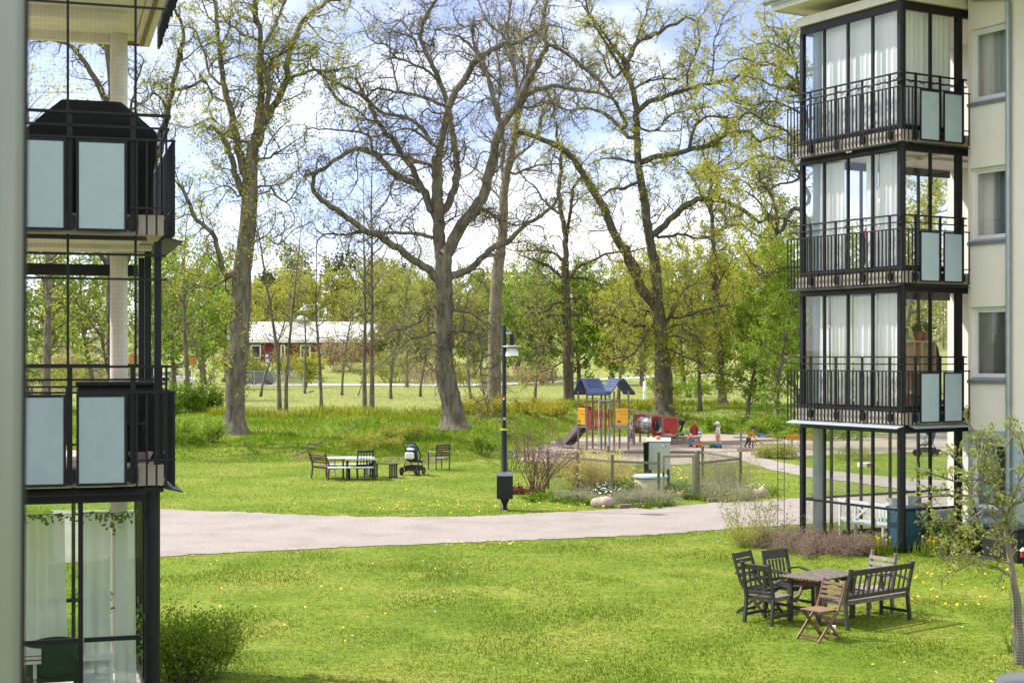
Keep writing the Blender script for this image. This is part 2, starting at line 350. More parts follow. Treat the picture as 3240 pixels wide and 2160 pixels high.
M['asphalt'] = gravel_mat('pale_path', (.42, .41, .39), (.50, .49, .47), (.55, .54, .52))
M['dirt'] = gravel_mat('trodden_earth', (.075, .07, .03), (.115, .10, .05), (.14, .12, .065))

def dense(pts, step, jit, seed):
    """resample a closed outline and roughen it"""
    r = random.Random(seed); out = []
    for a, b in zip(pts, pts[1:]+pts[:1]):
        n = max(1, int((b-a).length/step))
        for i in range(n):
            p = a.lerp(b, i/n); out.append(Vector((p.x+r.uniform(-jit, jit), p.y+r.uniform(-jit, jit)*1.6, 0)))
    return out
def sheet(name, pix, m, lift, jit=.075, step=.2, z=0.0):
    pts = dense([Vector((*PZ(*p).xy, 0)) for p in pix], step, jit, 3)
    bm = bmesh.new(); vs = [bm.verts.new((p.x, p.y, z+lift)) for p in pts]; f = bm.faces.new(vs)
    if f.normal.z < 0: bmesh.ops.reverse_faces(bm, faces=[f])
    bmesh.ops.triangulate(bm, faces=bm.faces)
    me = bpy.data.meshes.new(name); bm.to_mesh(me); bm.free(); me.materials.append(m)
    o = link(bpy.data.objects.new(name, me)); tag(o, kind='structure'); return pts
PATH = [(120, 1172), (372, 1170), (540, 1176), (700, 1183), (850, 1187), (950, 1188), (1080, 1186), (1200, 1181), (1360, 1172), (1480, 1166), (1620, 1157), (1740, 1149), (1860, 1143), (2060, 1138), (2350, 1135), (2600, 1135),
        (2600, 1185), (2300, 1188), (2060, 1192), (1850, 1203), (1740, 1210), (1620, 1219), (1500, 1228), (1300, 1237), (1100, 1245), (900, 1252), (700, 1261), (520, 1269), (372, 1278), (120, 1294)]
SAND = [(1140, 1036), (1230, 1018), (1330, 1006), (1560, 1000), (1700, 993), (1830, 989), (2020, 986), (2300, 990), (2300, 1030), (2060, 1040), (1860, 1046), (1745, 1052), (1700, 1062), (1560, 1066), (1400, 1066), (1280, 1064), (1190, 1056)]
SIDE = [(1690, 1055), (1742, 1050), (1800, 1064), (1860, 1074), (1960, 1088), (2100, 1100), (2350, 1112), (2350, 1138), (2160, 1136), (2060, 1122), (1960, 1108), (1850, 1095), (1770, 1079)]
path_pts = sheet('gravel_path', PATH, M['gravel'], .012)
sand_pts = sheet('sand_ground', SAND, M['sand'], .008)
side_pts = sheet('side_path', SIDE, M['gravel'], .016)
def strip(name, rows, m, lift, sub=6):
    """ribbon of ground between two edges seen in the picture, laid on the terrain"""
    A = []; 
    for k in range(len(rows)-1):
        for i in range(sub):
            t = i/sub; (x0, y0, y1), (u0, v0, v1) = rows[k], rows[k+1]
            A.append((x0+(u0-x0)*t, y0+(v0-y0)*t, y1+(v1-y1)*t))
    A.append(rows[-1]); mb = MB(); V = []; n = 4
    for x, ya, yb in A:
        p = GP(x, ya); q = GP(x, yb)
        for j in range(n+1):
            s = p.lerp(q, j/n); V.append((s.x, s.y, gz(s.x, s.y)+lift))
    F = [(i*(n+1)+j, i*(n+1)+j+1, (i+1)*(n+1)+j+1, (i+1)*(n+1)+j) for i in range(len(A)-1) for j in range(n)]
    mb.add(V, F, True); tag(mb.build(name, m), kind='structure')
strip('far_path', [(560, 884, 887), (760, 882, 886), (960, 883, 886.5), (1130, 882.5, 886.5), (1250, 876, 880), (1400, 868.5, 873), (1520, 863, 867), (1700, 858, 862)], M['asphalt'], .05)
DIRT = [(676, 1047), (700, 1036), (716, 1024), (740, 1012), (775, 998), (805, 985), (835, 972), (862, 962)]
mb = MB(); V = []; n = 4; dp = []
ds_ = [GP(*p) for p in DIRT]; dp = ds_; ds_ = [a.lerp(b, i/10) for a, b in zip(ds_[:-1], ds_[1:]) for i in range(10)]
for k, p in enumerate(ds_):
    wd = .16-.0012*k+.05*math.sin(k*.9)+.03*math.sin(k*2.3)
    for j in range(n+1):
        X = p.x+(j/n-.5)*2*wd+(random.uniform(-.07, .07) if j in (0, n) else 0); V.append((X, p.y, gz(X, p.y)+.03))
mb.add(V, [(i*(n+1)+j, i*(n+1)+j+1, (i+1)*(n+1)+j+1, (i+1)*(n+1)+j) for i in range(len(ds_)-1) for j in range(n)], True)
tag(mb.build('dirt_path', M['dirt']), kind='structure')

def inside(P, poly):
    x = P[:, 0]; y = P[:, 1]; r = np.zeros(len(P), bool); n = len(poly); j = n-1
    for i in range(n):
        xi, yi = poly[i][0], poly[i][1]; xj, yj = poly[j][0], poly[j][1]
        c = ((yi > y) != (yj > y)) & (x < (xj-xi)*(y-yi)/(yj-yi+1e-12)+xi); r ^= c; j = i
    return r
bare = [[(p.x, p.y) for p in s] for s in (path_pts, sand_pts, side_pts)]

# ------------------------------------------------------------------ grass
def vnoise(x, y, s, seed=0):
    r = np.random.default_rng(seed); g = r.random((64, 64)); X = x*s; Y = y*s
    x0 = np.floor(X).astype(int); y0 = np.floor(Y).astype(int); fx = X-x0; fy = Y-y0; fx = fx*fx*(3-2*fx); fy = fy*fy*(3-2*fy)
    a = g[y0 % 64, x0 % 64]; b = g[y0 % 64, (x0+1) % 64]; c = g[(y0+1) % 64, x0 % 64]; d = g[(y0+1) % 64, (x0+1) % 64]
    return (a*(1-fx)+b*fx)*(1-fy)+(c*(1-fx)+d*fx)*fy
def blades(name, pts, h, wd, m, label, lean=.5):
    n = len(pts); z = ground_z(pts[:, 0], pts[:, 1]); a = rng.uniform(0, 2*np.pi, n); hh = h*rng.uniform(.45, 1.25, n)
    if hasattr(h, '__len__'): hh = h*rng.uniform(.6, 1.2, n)
    la = rng.uniform(0, 2*np.pi, n); ll = hh*lean*rng.uniform(.1, 1, n); ww = wd*rng.uniform(.6, 1.3, n)
    b = np.stack([pts[:, 0], pts[:, 1], z-.01], 1); s = np.stack([np.cos(a)*ww/2, np.sin(a)*ww/2, np.zeros(n)], 1)
    mid = b+np.stack([np.cos(la)*ll*.35, np.sin(la)*ll*.35, hh*.6], 1); tip = b+np.stack([np.cos(la)*ll, np.sin(la)*ll, hh], 1)
    V = np.stack([b-s, b+s, mid+s*.7, tip, mid-s*.7], 1).reshape(-1, 3)
    k = np.arange(n)[:, None]*5
    F = np.concatenate([k+np.array([[0, 1, 2]]), k+np.array([[0, 2, 4]]), k+np.array([[4, 2, 3]])], 0)
    o = mesh_np(name, V, F, m); return tag(o, label, 'grass', None, 'stuff')
def scatter(n, ylo, yhi, power=1.0, margin=1.5):
    t = rng.random(n); y = ylo+(yhi-ylo)*t**power; x = rng.uniform(-1, 1, n)*(y*.345+margin); return np.stack([x, y], 1)
def off_paths(P, grow=0):
    k = np.ones(len(P), bool)
    for b in bare: k &= ~inside(P+rng.normal(0, .07, P.shape), b)
    return P[k]
M['lawn_blade'] = leaf_mat('lawn_blade', (.09, .155, .013), (.145, .208, .022), (.25, .27, .055), .45, .45)
M['rough_blade'] = leaf_mat('rough_blade', (.10, .19, .012), (.18, .29, .018), (.32, .34, .055), .45, .35)
M['straw_blade'] = leaf_mat('straw_blade', (.30, .24, .13), (.42, .35, .20), (.26, .26, .10), .3, .5)
P_ = off_paths(scatter(330000, 17, 41, 1.15))
P_ = P_[(vnoise(P_[:, 0], P_[:, 1], 1.1, 33) < .80) | (rng.random(len(P_)) < .25)]
hz = .020+.040*vnoise(P_[:, 0], P_[:, 1], .7, 1)**2+.015*vnoise(P_[:, 0], P_[:, 1], 2.3, 2)
blades('lawn_grass', P_, hz, .012, M['lawn_blade'], 'short bright green lawn grass in front of the gravel path', .7)
P_ = off_paths(scatter(130000, 39, 66)); P_ = P_[(ground_z(P_[:, 0], P_[:, 1]) < .12)]
blades('lawn_grass', P_, .04, .02, M['lawn_blade'], 'short lawn grass beyond the gravel path', .7)
P_ = off_paths(scatter(190000, 58, 100)); s_ = smooth(-2.5, 4.5, P_[:, 0]); yy = P_[:, 1]-s_*20
k_ = (yy > 59.2) & (yy < 84); P_ = P_[k_]
dist = np.min(np.stack([np.hypot(P_[:, 0]-p.x, (P_[:, 1]-p.y)*.45) for a, b in zip(dp[:-1], dp[1:]) for p in (a, a.lerp(b, .33), a.lerp(b, .66))]), 0)
P_ = P_[dist > .10]
hz = .08+.17*vnoise(P_[:, 0], P_[:, 1], .45, 4)*smooth(60, 66, P_[:, 1]-smooth(-2.5, 4.5, P_[:, 0])*20)
blades('rough_grass', P_, hz, .035, M['rough_blade'], 'long bright rough grass on the bank below the oaks', .8)
P_ = scatter(60000, 57, 70); s_ = smooth(-2.5, 4.5, P_[:, 0]); k_ = (np.abs(P_[:, 1]-60.2-s_*22.5) < 1.5+rng.normal(0, .5, len(P_))) & (vnoise(P_[:, 0], P_[:, 1], .5, 6) > .5); P_ = off_paths(P_[k_])
blades('dry_grass', P_, .13, .03, M['straw_blade'], 'pale dry grass along the foot of the bank', 1.2)
# tall yellowish weeds at the top of the bank
P_ = scatter(60000, 74, 104); s_ = smooth(-2.5, 4.5, P_[:, 0]); yy = P_[:, 1]-s_*18; k_ = (yy > 76.5) & (yy < 82+2*vnoise(P_[:, 0], P_[:, 1], .3, 7)) & (vnoise(P_[:, 0], P_[:, 1], .35, 3) > .3); P_ = P_[k_]
M['weed'] = leaf_mat('weed_leaf', (.16, .22, .02), (.30, .31, .035), (.40, .37, .05), .45, .4)
blades('tall_weeds', P_, .45, .06, M['weed'], 'tall yellow green weeds along the top of the bank', .9)
# meadow
P_ = scatter(110000, 82, 172, .8); k_ = ground_z(P_[:, 0], P_[:, 1]) > .93; P_ = P_[k_]
M['meadow_blade'] = leaf_mat('meadow_blade', (.19, .22, .06), (.23, .25, .08), (.27, .28, .10), .4, .12)
blades('meadow_grass', P_, .035, .07, M['meadow_blade'], 'pale green mown grass of the field beyond the oaks', .6)
# dandelions and daisies
def flowers(name, P, r, m, label, h=.07, cat='flowers'):
    n = len(P); z = ground_z(P[:, 0], P[:, 1])+h*rng.uniform(.7, 1.3, n); k = 6; a = np.arange(k)*2*np.pi/k
    rr = r*rng.uniform(.7, 1.2, n); tilt = rng.normal(0, .35, (n, 2))
    ring = np.stack([np.cos(a), np.sin(a)], 1)[None]*rr[:, None, None]
    V = np.zeros((n, k+1, 3)); V[:, :k, 0] = P[:, 0, None]+ring[:, :, 0]; V[:, :k, 1] = P[:, 1, None]+ring[:, :, 1]
    V[:, :k, 2] = z[:, None]+ring[:, :, 0]*tilt[:, 0, None]+ring[:, :, 1]*tilt[:, 1, None]; V[:, k] = np.stack([P[:, 0], P[:, 1], z+rr*.5], 1)
    b = (np.arange(n)*(k+1))[:, None]
    F = np.concatenate([b+np.array([[j, (j+1) % k, k]]) for j in range(k)], 0)
    return tag(mesh_np(name, V.reshape(-1, 3), F, m), label, cat, None, 'stuff')
M['petal_yellow'] = mat('yellow_petal', (.80, .52, .01), (.75, .45, .01), .7)
M['petal_white'] = mat('white_petal', (.80, .80, .78), None, .7)
P_ = off_paths(scatter(700, 19, 58)); k_ = vnoise(P_[:, 0], P_[:, 1], .35, 12) > .70; P_ = P_[k_]
Q_ = np.array([[*PZ(random.gauss(1330, 130), random.uniform(1150, 1172)).xy] for _ in range(60)]+[[*PZ(random.gauss(1010, 110), random.gauss(1168, 8)).xy] for _ in range(60)]+[[*PZ(random.uniform(1020, 1200), random.uniform(1245, 1262)).xy] for _ in range(40)]+[[*PZ(random.uniform(2080, 2330), random.uniform(1330, 1400)).xy] for _ in range(30)])
flowers('dandelions', off_paths(np.concatenate([P_, Q_])), .026, M['petal_yellow'], 'scattered yellow dandelions in the lawn')
P_ = off_paths(scatter(160, 19, 34)); flowers('daisies', P_[vnoise(P_[:, 0], P_[:, 1], .5, 22) > .45], .016, M['petal_white'], 'tiny white daisies scattered in the near lawn', .05)
# ------------------------------------------------------------------ plants: branch and leaf machinery
def unit(v): return v/np.maximum(np.linalg.norm(v, axis=-1, keepdims=True), 1e-9)
class Plant:
    def __init__(s, seed=0): s.r = np.random.default_rng(seed); s.ch = {}; s.leaf = []; s.lims = []
    def chain(s, P, rad, k): s.ch.setdefault((len(P), k), []).append((P, rad))
    def walk(s, p, d, length, n, wig, trop):
        step = length/(n-1); out = [p]; bend = s.r.normal(0, wig, 3)
        for i in range(n-1):
            bend = bend*.55+s.r.normal(0, wig, 3); d = unit(d+bend+np.array([0, 0, trop])); out.append(out[-1]+d*step)
        return np.array(out)
    def side(s, t, ang):
        a = unit(np.cross(t, s.r.normal(0, 1, 3))); return unit(t*math.cos(ang)+a*math.sin(ang))
    def grow(s, P, rad, lv, cfg):
        """side shoots along a branch; cfg[lv] = spacing, length lo/hi, radius, points, wiggle, tropism, start, leaf chance"""
        if lv >= len(cfg): return
        c = cfg[lv]; seg = np.linalg.norm(np.diff(P, axis=0), axis=1); L_ = seg.sum(); cum = np.concatenate([[0], np.cumsum(seg)])
        t = L_*c.get('start', .15)+s.r.uniform(0, c['sp'])
        while t < L_:
            i = min(int(np.searchsorted(cum, t))-1, len(P)-2); i = max(i, 0); f = (t-cum[i])/max(seg[i], 1e-6); p = P[i]*(1-f)+P[i+1]*f; tan = unit(P[i+1]-P[i])
            ln = s.r.uniform(*c['len'])*(1-.45*t/L_); rr = min(c['r'], float(np.interp(t, cum, rad))*.7)
            d = s.side(tan, s.r.uniform(.55, 1.25)); d = unit(d+np.array([0, 0, c.get('up', .1)]))
            n = c['n']; Q = s.walk(p, d, ln, n, c['wig'], c['trop']); q = np.linspace(rr, rr*.35, n)
            s.chain(Q, q, c.get('k', 3)); s.grow(Q, q, lv+1, cfg)
            if s.r.random() < c.get('leaf', 0):
                m = c.get('ln', 2); s.leaf += [Q[-1-(j % (n-1))] + s.r.normal(0, c.get('ls', .06), 3) for j in range(m)]
            t += c['sp']*s.r.uniform(.5, 1.5)
        # the tip carries on as a twig
        if c.get('tip', True):
            d = unit(P[-1]-P[-2]); Q = s.walk(P[-1], d, s.r.uniform(*c['len'])*.8, c['n'], c['wig'], c['trop']); q = np.linspace(min(rad[-1], c['r']), c['r']*.3, c['n']); s.chain(Q, q, c.get('k', 3)); s.grow(Q, q, lv+1, cfg)
    def wood(s, name, m, parent=None):
        VV = []; FF = []; off = 0
        for (n, k), lst in s.ch.items():
            P = np.array([a for a, b in lst]); Rr = np.array([b for a, b in lst]); B = len(lst)
            T = np.empty_like(P); T[:, 1:-1] = P[:, 2:]-P[:, :-2]; T[:, 0] = P[:, 1]-P[:, 0]; T[:, -1] = P[:, -1]-P[:, -2]; T = unit(T)
            ref = unit(np.cross(unit(P[:, -1]-P[:, 0]), np.array([.31, .77, .43])))[:, None]
            x = unit(np.cross(T, ref)); y = np.cross(x, T); a = np.arange(k)*2*np.pi/k
            V = P[:, :, None]+(x[:, :, None]*np.cos(a)[None, None, :, None]+y[:, :, None]*np.sin(a)[None, None, :, None])*Rr[:, :, None, None]
            if k >= 10:    # furrows and swellings of thick trunks
                V = V+(V-P[:, :, None])*(s.r.normal(0, .035, V.shape[:3])[..., None]+.05*np.sin(3*a+s.r.uniform(0, 6))[None, None, :, None])
            base = off+(np.arange(B)*n*k)[:, None, None]; i = np.arange(n-1)[None, :, None]*k; j = np.arange(k)[None, None]; j2 = (j+1) % k
            F = np.stack(np.broadcast_arrays(base+i+j, base+i+j2, base+i+k+j2, base+i+k+j), -1).reshape(-1, 4)
            VV.append(V.reshape(-1, 3)); FF.append(F); off += B*n*k
        return mesh_np(name, np.concatenate(VV), np.concatenate(FF), m, parent, True)
    def leaves(s, name, m, size, per, spread, parent=None, pts=None, flat=.6):
        P = np.array(s.leaf if pts is None else pts); n = len(P)*per
        if n == 0: return None
        c = np.repeat(P, per, 0)+s.r.normal(0, spread, (n, 3)); a = unit(s.r.normal(0, 1, (n, 3))); b = unit(np.cross(a, s.r.normal(0, 1, (n, 3))))
        sz = (size*s.r.uniform(.55, 1.35, n))[:, None]
        V = np.stack([c-a*sz, c+b*sz*flat, c+a*sz, c-b*sz*flat], 1).reshape(-1, 3)
        return mesh_np(name, V, np.arange(n*4).reshape(-1, 4), m, parent)
def resample(P, step):
    seg = np.linalg.norm(np.diff(P, axis=0), axis=1); cum = np.concatenate([[0], np.cumsum(seg)]); n = max(4, int(cum[-1]/step)+1)
    # Catmull-Rom through the traced points
    out = []
    for t in np.linspace(0, cum[-1], n):
        i = min(max(int(np.searchsorted(cum, t))-1, 0), len(P)-2); f = (t-cum[i])/max(seg[i], 1e-6)
        p0, p1, p2, p3 = P[max(i-1, 0)], P[i], P[i+1], P[min(i+2, len(P)-1)]
        out.append(.5*((2*p1)+(-p0+p2)*f+(2*p0-5*p1+4*p2-p3)*f*f+(-p0+3*p1-3*p2+p3)*f**3))
    return np.array(out)
REG = {1: (348.4, 0, .4168), 2: (696.9, 0, .4168), 3: (1045.3, 0, .4168), 4: (1422.8, 0, .4168), 5: (871.1, 580.7, .2777), 6: (1379.2, 580.7, .2777), 0: (0, 0, 1)}
def topix(reg, pts): ox, oy, s = REG[reg]; return np.array([(ox+x*s, oy+y*s) for x, y in pts])
class Oak(Plant):
    def __init__(s, Y, seed): super().__init__(seed); s.Y = Y; s.nodes = []
    def trunk(s, reg, rows, k=14):
        px = topix(reg, [(a, b) for a, b, c in rows]); wd = np.array([c*REG[reg][2] for a, b, c in rows])
        s.Y = GP(*px[0]).y; W = np.array([PY(x, y, s.Y) for x, y in px]); r = wd/2/FP*s.Y
        W[0, 2] = gz(W[0, 0], s.Y)-.12
        Q = resample(np.concatenate([W, r[:, None]], 1), .3); Q[:, 3] *= 1+.42*np.clip(1-(Q[:, 2]-Q[0, 2])/.9, 0, 1)**2; s.chain(Q[:, :3], np.maximum(Q[:, 3], .03), k)
        s.nodes += [(*p, q[1]-s.Y, q[3]) for p, q in zip(resample(np.concatenate([px, px*0], 1), 8)[:, :2], Q[np.linspace(0, len(Q)-1, len(resample(np.concatenate([px, px*0], 1), 8))).astype(int)])]
        s.tr = Q; return Q
    def limb(s, reg, pts, w0, w1=.35, slope=None, cfg=None, start=.12, w=None):
        """a bough traced in the picture: starts at its parent's depth and leans towards or away from the viewer"""
        px = topix(reg, pts); nd = np.array(s.nodes)
        dd = np.hypot(nd[:, 0]-px[0, 0], nd[:, 1]-px[0, 1]); i = int(np.argmin(dd)); dy0 = nd[i, 2]
        if 1.5 < dd[i] < 60: px = np.concatenate([nd[i:i+1, :2], px])
        seg = np.concatenate([[0], np.cumsum(np.hypot(*np.diff(px, axis=0).T))]); Lm = seg[-1]/FP*s.Y
        if slope is None: slope = s.r.uniform(-.55, .55)
        tt = seg/seg[-1]; dy = dy0+slope*Lm*tt+.12*Lm*np.sin(tt*3.1)*s.r.uniform(-1, 1)
        W = np.array([PY(x, y, s.Y+d) for (x, y), d in zip(px, dy)]); sc_ = REG[reg][2]
        r = np.linspace(w0*sc_, w1*sc_ if w1 > 1 else w0*sc_*w1, len(px))/2/FP*s.Y*(.95 if w0*sc_ > 14 else .8)
        Q = resample(np.concatenate([W, r[:, None]], 1), .3)
        Q[1:-1, :3] += s.r.normal(0, .03, (len(Q)-2, 3))
        P = Q[:, :3]; rad = np.maximum(Q[:, 3], .012); s.chain(P, rad, 8 if w0*sc_ > 9 else 6)
        pr = resample(np.concatenate([px, px*0], 1), 8)[:, :2]; ii = np.linspace(0, len(Q)-1, len(pr)).astype(int)
        s.nodes += [(*p, Q[a, 1]-s.Y, Q[a, 3]) for p, a in zip(pr, ii)]
        s.grow(P, rad, 0, cfg or s.cfg)
    def tufts_on_trunk(s, n, lo=0, hi=1, cfg=None):
        Q = s.tr
        for _ in range(n):
            i = int(s.r.uniform(lo, hi)*(len(Q)-1)); a = s.r.uniform(0, 6.28); d = np.array([math.cos(a), math.sin(a), .3]); p = Q[i, :3]+d*Q[i, 3]*.9
            ln = s.r.uniform(.15, .8); W = s.walk(p, d, ln, 4, .2, .1); s.chain(W, np.linspace(.014, .006, 4), 3); s.leaf += [W[j]+s.r.normal(0, .08, 3) for j in (1, 2, 3, 3)]
def gcfg(dense_=1.0, leaf=.6, ln=3, wig=.30, long_=1.0, up=.12):
    dense_ *= 1.12; leaf *= .92
    return [dict(sp=.42/dense_, len=(.9*long_, 3.2*long_), r=.040, n=9, wig=wig, trop=.03, start=.14, k=4, up=up, leaf=leaf*.5, ln=ln, ls=.1),
            dict(sp=.23/dense_, len=(.4*long_, 1.2*long_), r=.018, n=6, wig=wig*1.1, trop=.02, start=.12, k=3, up=up, leaf=leaf, ln=ln, ls=.1),
            dict(sp=.23/dense_, len=(.2, .6), r=.0105, n=4, wig=.3, trop=.02, start=.2, k=3, up=up, leaf=leaf, ln=max(1, ln-1), ls=.07, tip=False)]
LEAF = dict(
    oak=leaf_mat('oak_leaf', (.28, .30, .04), (.43, .435, .065), (.56, .53, .11), .45, .45),
    bud=leaf_mat('oak_bud', (.16, .13, .04), (.26, .22, .06), (.33, .30, .07), .35, .6),
    lime=leaf_mat('fresh_leaf', (.13, .225, .024), (.23, .345, .038), (.35, .43, .065), .5, .35),
    olive=leaf_mat('olive_leaf', (.215, .245, .055), (.335, .355, .085), (.44, .43, .12), .45, .25),
    mid=leaf_mat('mid_leaf', (.10, .165, .035), (.185, .265, .05), (.28, .34, .075), .45, .3),
    dark=leaf_mat('needle', (.018, .034, .016), (.035, .055, .026), (.06, .08, .035), .2, .3),
    yel=leaf_mat('yellow_leaf', (.28, .29, .03), (.40, .38, .05), (.50, .44, .08), .5, .3),
    pink=leaf_mat('pinkish_bud', (.30, .22, .15), (.40, .30, .20), (.34, .31, .14), .35, .3),
    purple=leaf_mat('purple_leaf', (.10, .035, .035), (.18, .07, .055), (.22, .12, .07), .35, 2),
    heather=leaf_mat('heather', (.20, .135, .115), (.33, .235, .20), (.26, .22, .14), .3, 1.5),
    shrub=leaf_mat('shrub_leaf', (.06, .12, .012), (.12, .21, .02), (.21, .29, .04), .45, 1.4),
    straw=leaf_mat('straw_leaf', (.50, .42, .15), (.68, .58, .25), (.62, .56, .18), .4, 2),
    silver=leaf_mat('silver_leaf', (.27, .265, .18), (.40, .38, .28), (.33, .36, .19), .3, 2))
def finish(o, name, label, bark, leafm, size, per, spread, group=None, base=None):
    t = thing(name, label, 'tree', base if base is not None else (0, 0, 0), 0, group)
    a = o.wood('trunk', M[bark], t); b = o.leaves('crown', LEAF[leafm], size, per, spread, t)
    if base is not None:
        for c in (a, b):
            if c: c.matrix_parent_inverse = Matrix.Translation(-Vector(base))
    return t
# ------------------------------------------------------------------ the big oaks, traced bough by bough
def base_of(o): q = o.tr[0]; return (float(q[0]), float(q[1]), float(q[2]))
# left oak
A = Oak(71.5, 21); A.cfg = gcfg(1.0, .42, 3, .32)
A.trunk(0, [(540, 992, 54), (540, 970, 48), (541, 900, 45), (543, 850, 46), (545, 826, 50), (549, 800, 45), (552, 740, 46), (555, 680, 46), (557, 625, 44), (564, 570, 41), (570, 517, 38), (574, 460, 37), (574, 425, 36), (577, 380, 30), (582, 330, 25)])
for reg, pts, w0, w1, sl in [
    (1, [(510,1090),(482,1010),(450,930),(432,850),(405,790),(380,740),(320,695)], 45, .5, -.2),
    (1, [(540,1010),(505,930),(480,840),(465,760),(450,690),(432,600),(408,500),(392,420),(380,330),(374,250),(360,150),(350,50),(330,-40)], 55, .35, .15),
    (1, [(560,900),(566,780),(585,690),(598,600),(605,500),(600,420),(592,330),(605,230),(590,150),(575,60),(570,-40)], 55, .4, -.1),
    (1, [(585,800),(600,740),(640,640),(685,560),(735,470),(745,390),(755,300),(790,190),(840,110),(910,50),(980,5),(1045,0)], 55, .35, .25),
    (1, [(615,680),(640,560),(648,470),(630,390),(610,340),(605,280),(640,220),(680,160),(710,80),(740,0)], 38, .4, -.3),
    (1, [(635,375),(680,315),(745,288),(790,230)], 30, .5, .2),
    (1, [(605,260),(560,210),(500,195),(450,150),(415,130)], 24, .4, .3),
    (1, [(735,455),(790,420),(850,400),(900,388),(960,395),(1045,378)], 30, .4, -.2),
    (1, [(920,392),(950,430),(990,490),(1045,560)], 16, .4, .2),
    (1, [(445,1500),(415,1525),(385,1450),(362,1360),(330,1275),(250,1210),(205,1110),(170,1040),(140,1005)], 40, .4, -.35),
    (1, [(470,1080),(430,1025),(370,1030),(295,1055)], 18, .3, .3),
    (1, [(400,460),(360,460),(320,400),(300,330),(280,265),(255,200),(240,160),(170,150),(110,140)], 22, .3, -.3),
    (1, [(390,560),(340,530),(310,470),(270,440),(225,470),(180,485),(120,495)], 18, .4, .2),
    (1, [(560,780),(500,780),(440,760),(390,720),(330,650),(260,680),(200,700),(140,690)], 20, .3, .4),
    (1, [(590,880),(650,860),(715,830),(770,790),(800,770)], 22, .3, -.4),
    (1, [(575,1040),(640,1020),(700,1090),(760,1110),(800,1030),(850,960)], 22, .3, .4),
    (1, [(350,140),(310,90),(280,0)], 18, .5, .2), (1, [(375,260),(420,180),(430,80),(440,-20)], 20, .4, -.3),
    (1, [(840,110),(900,170),(960,230),(1045,240)], 18, .3, .2), (1, [(590,150),(560,90),(560,0)], 18, .4, .1),
    (1, [(765,285),(850,250),(930,270),(980,310)], 18, .3, -.3),
    (0, [(552,625),(520,640),(485,660),(450,655),(420,670)], 11, .3, -.3), (0, [(575,560),(610,545),(640,560),(670,530)], 9, .3, -.2)]:
    A.limb(reg, pts, w0, w1, sl)
A.tufts_on_trunk(130, .12, 1)
finish(A, 'oak_tree', 'large oak with yellow green leaf tufts climbing its trunk, nearest the left balconies', 'bark_oak', 'oak', .055, 4, .075, None, base_of(A))
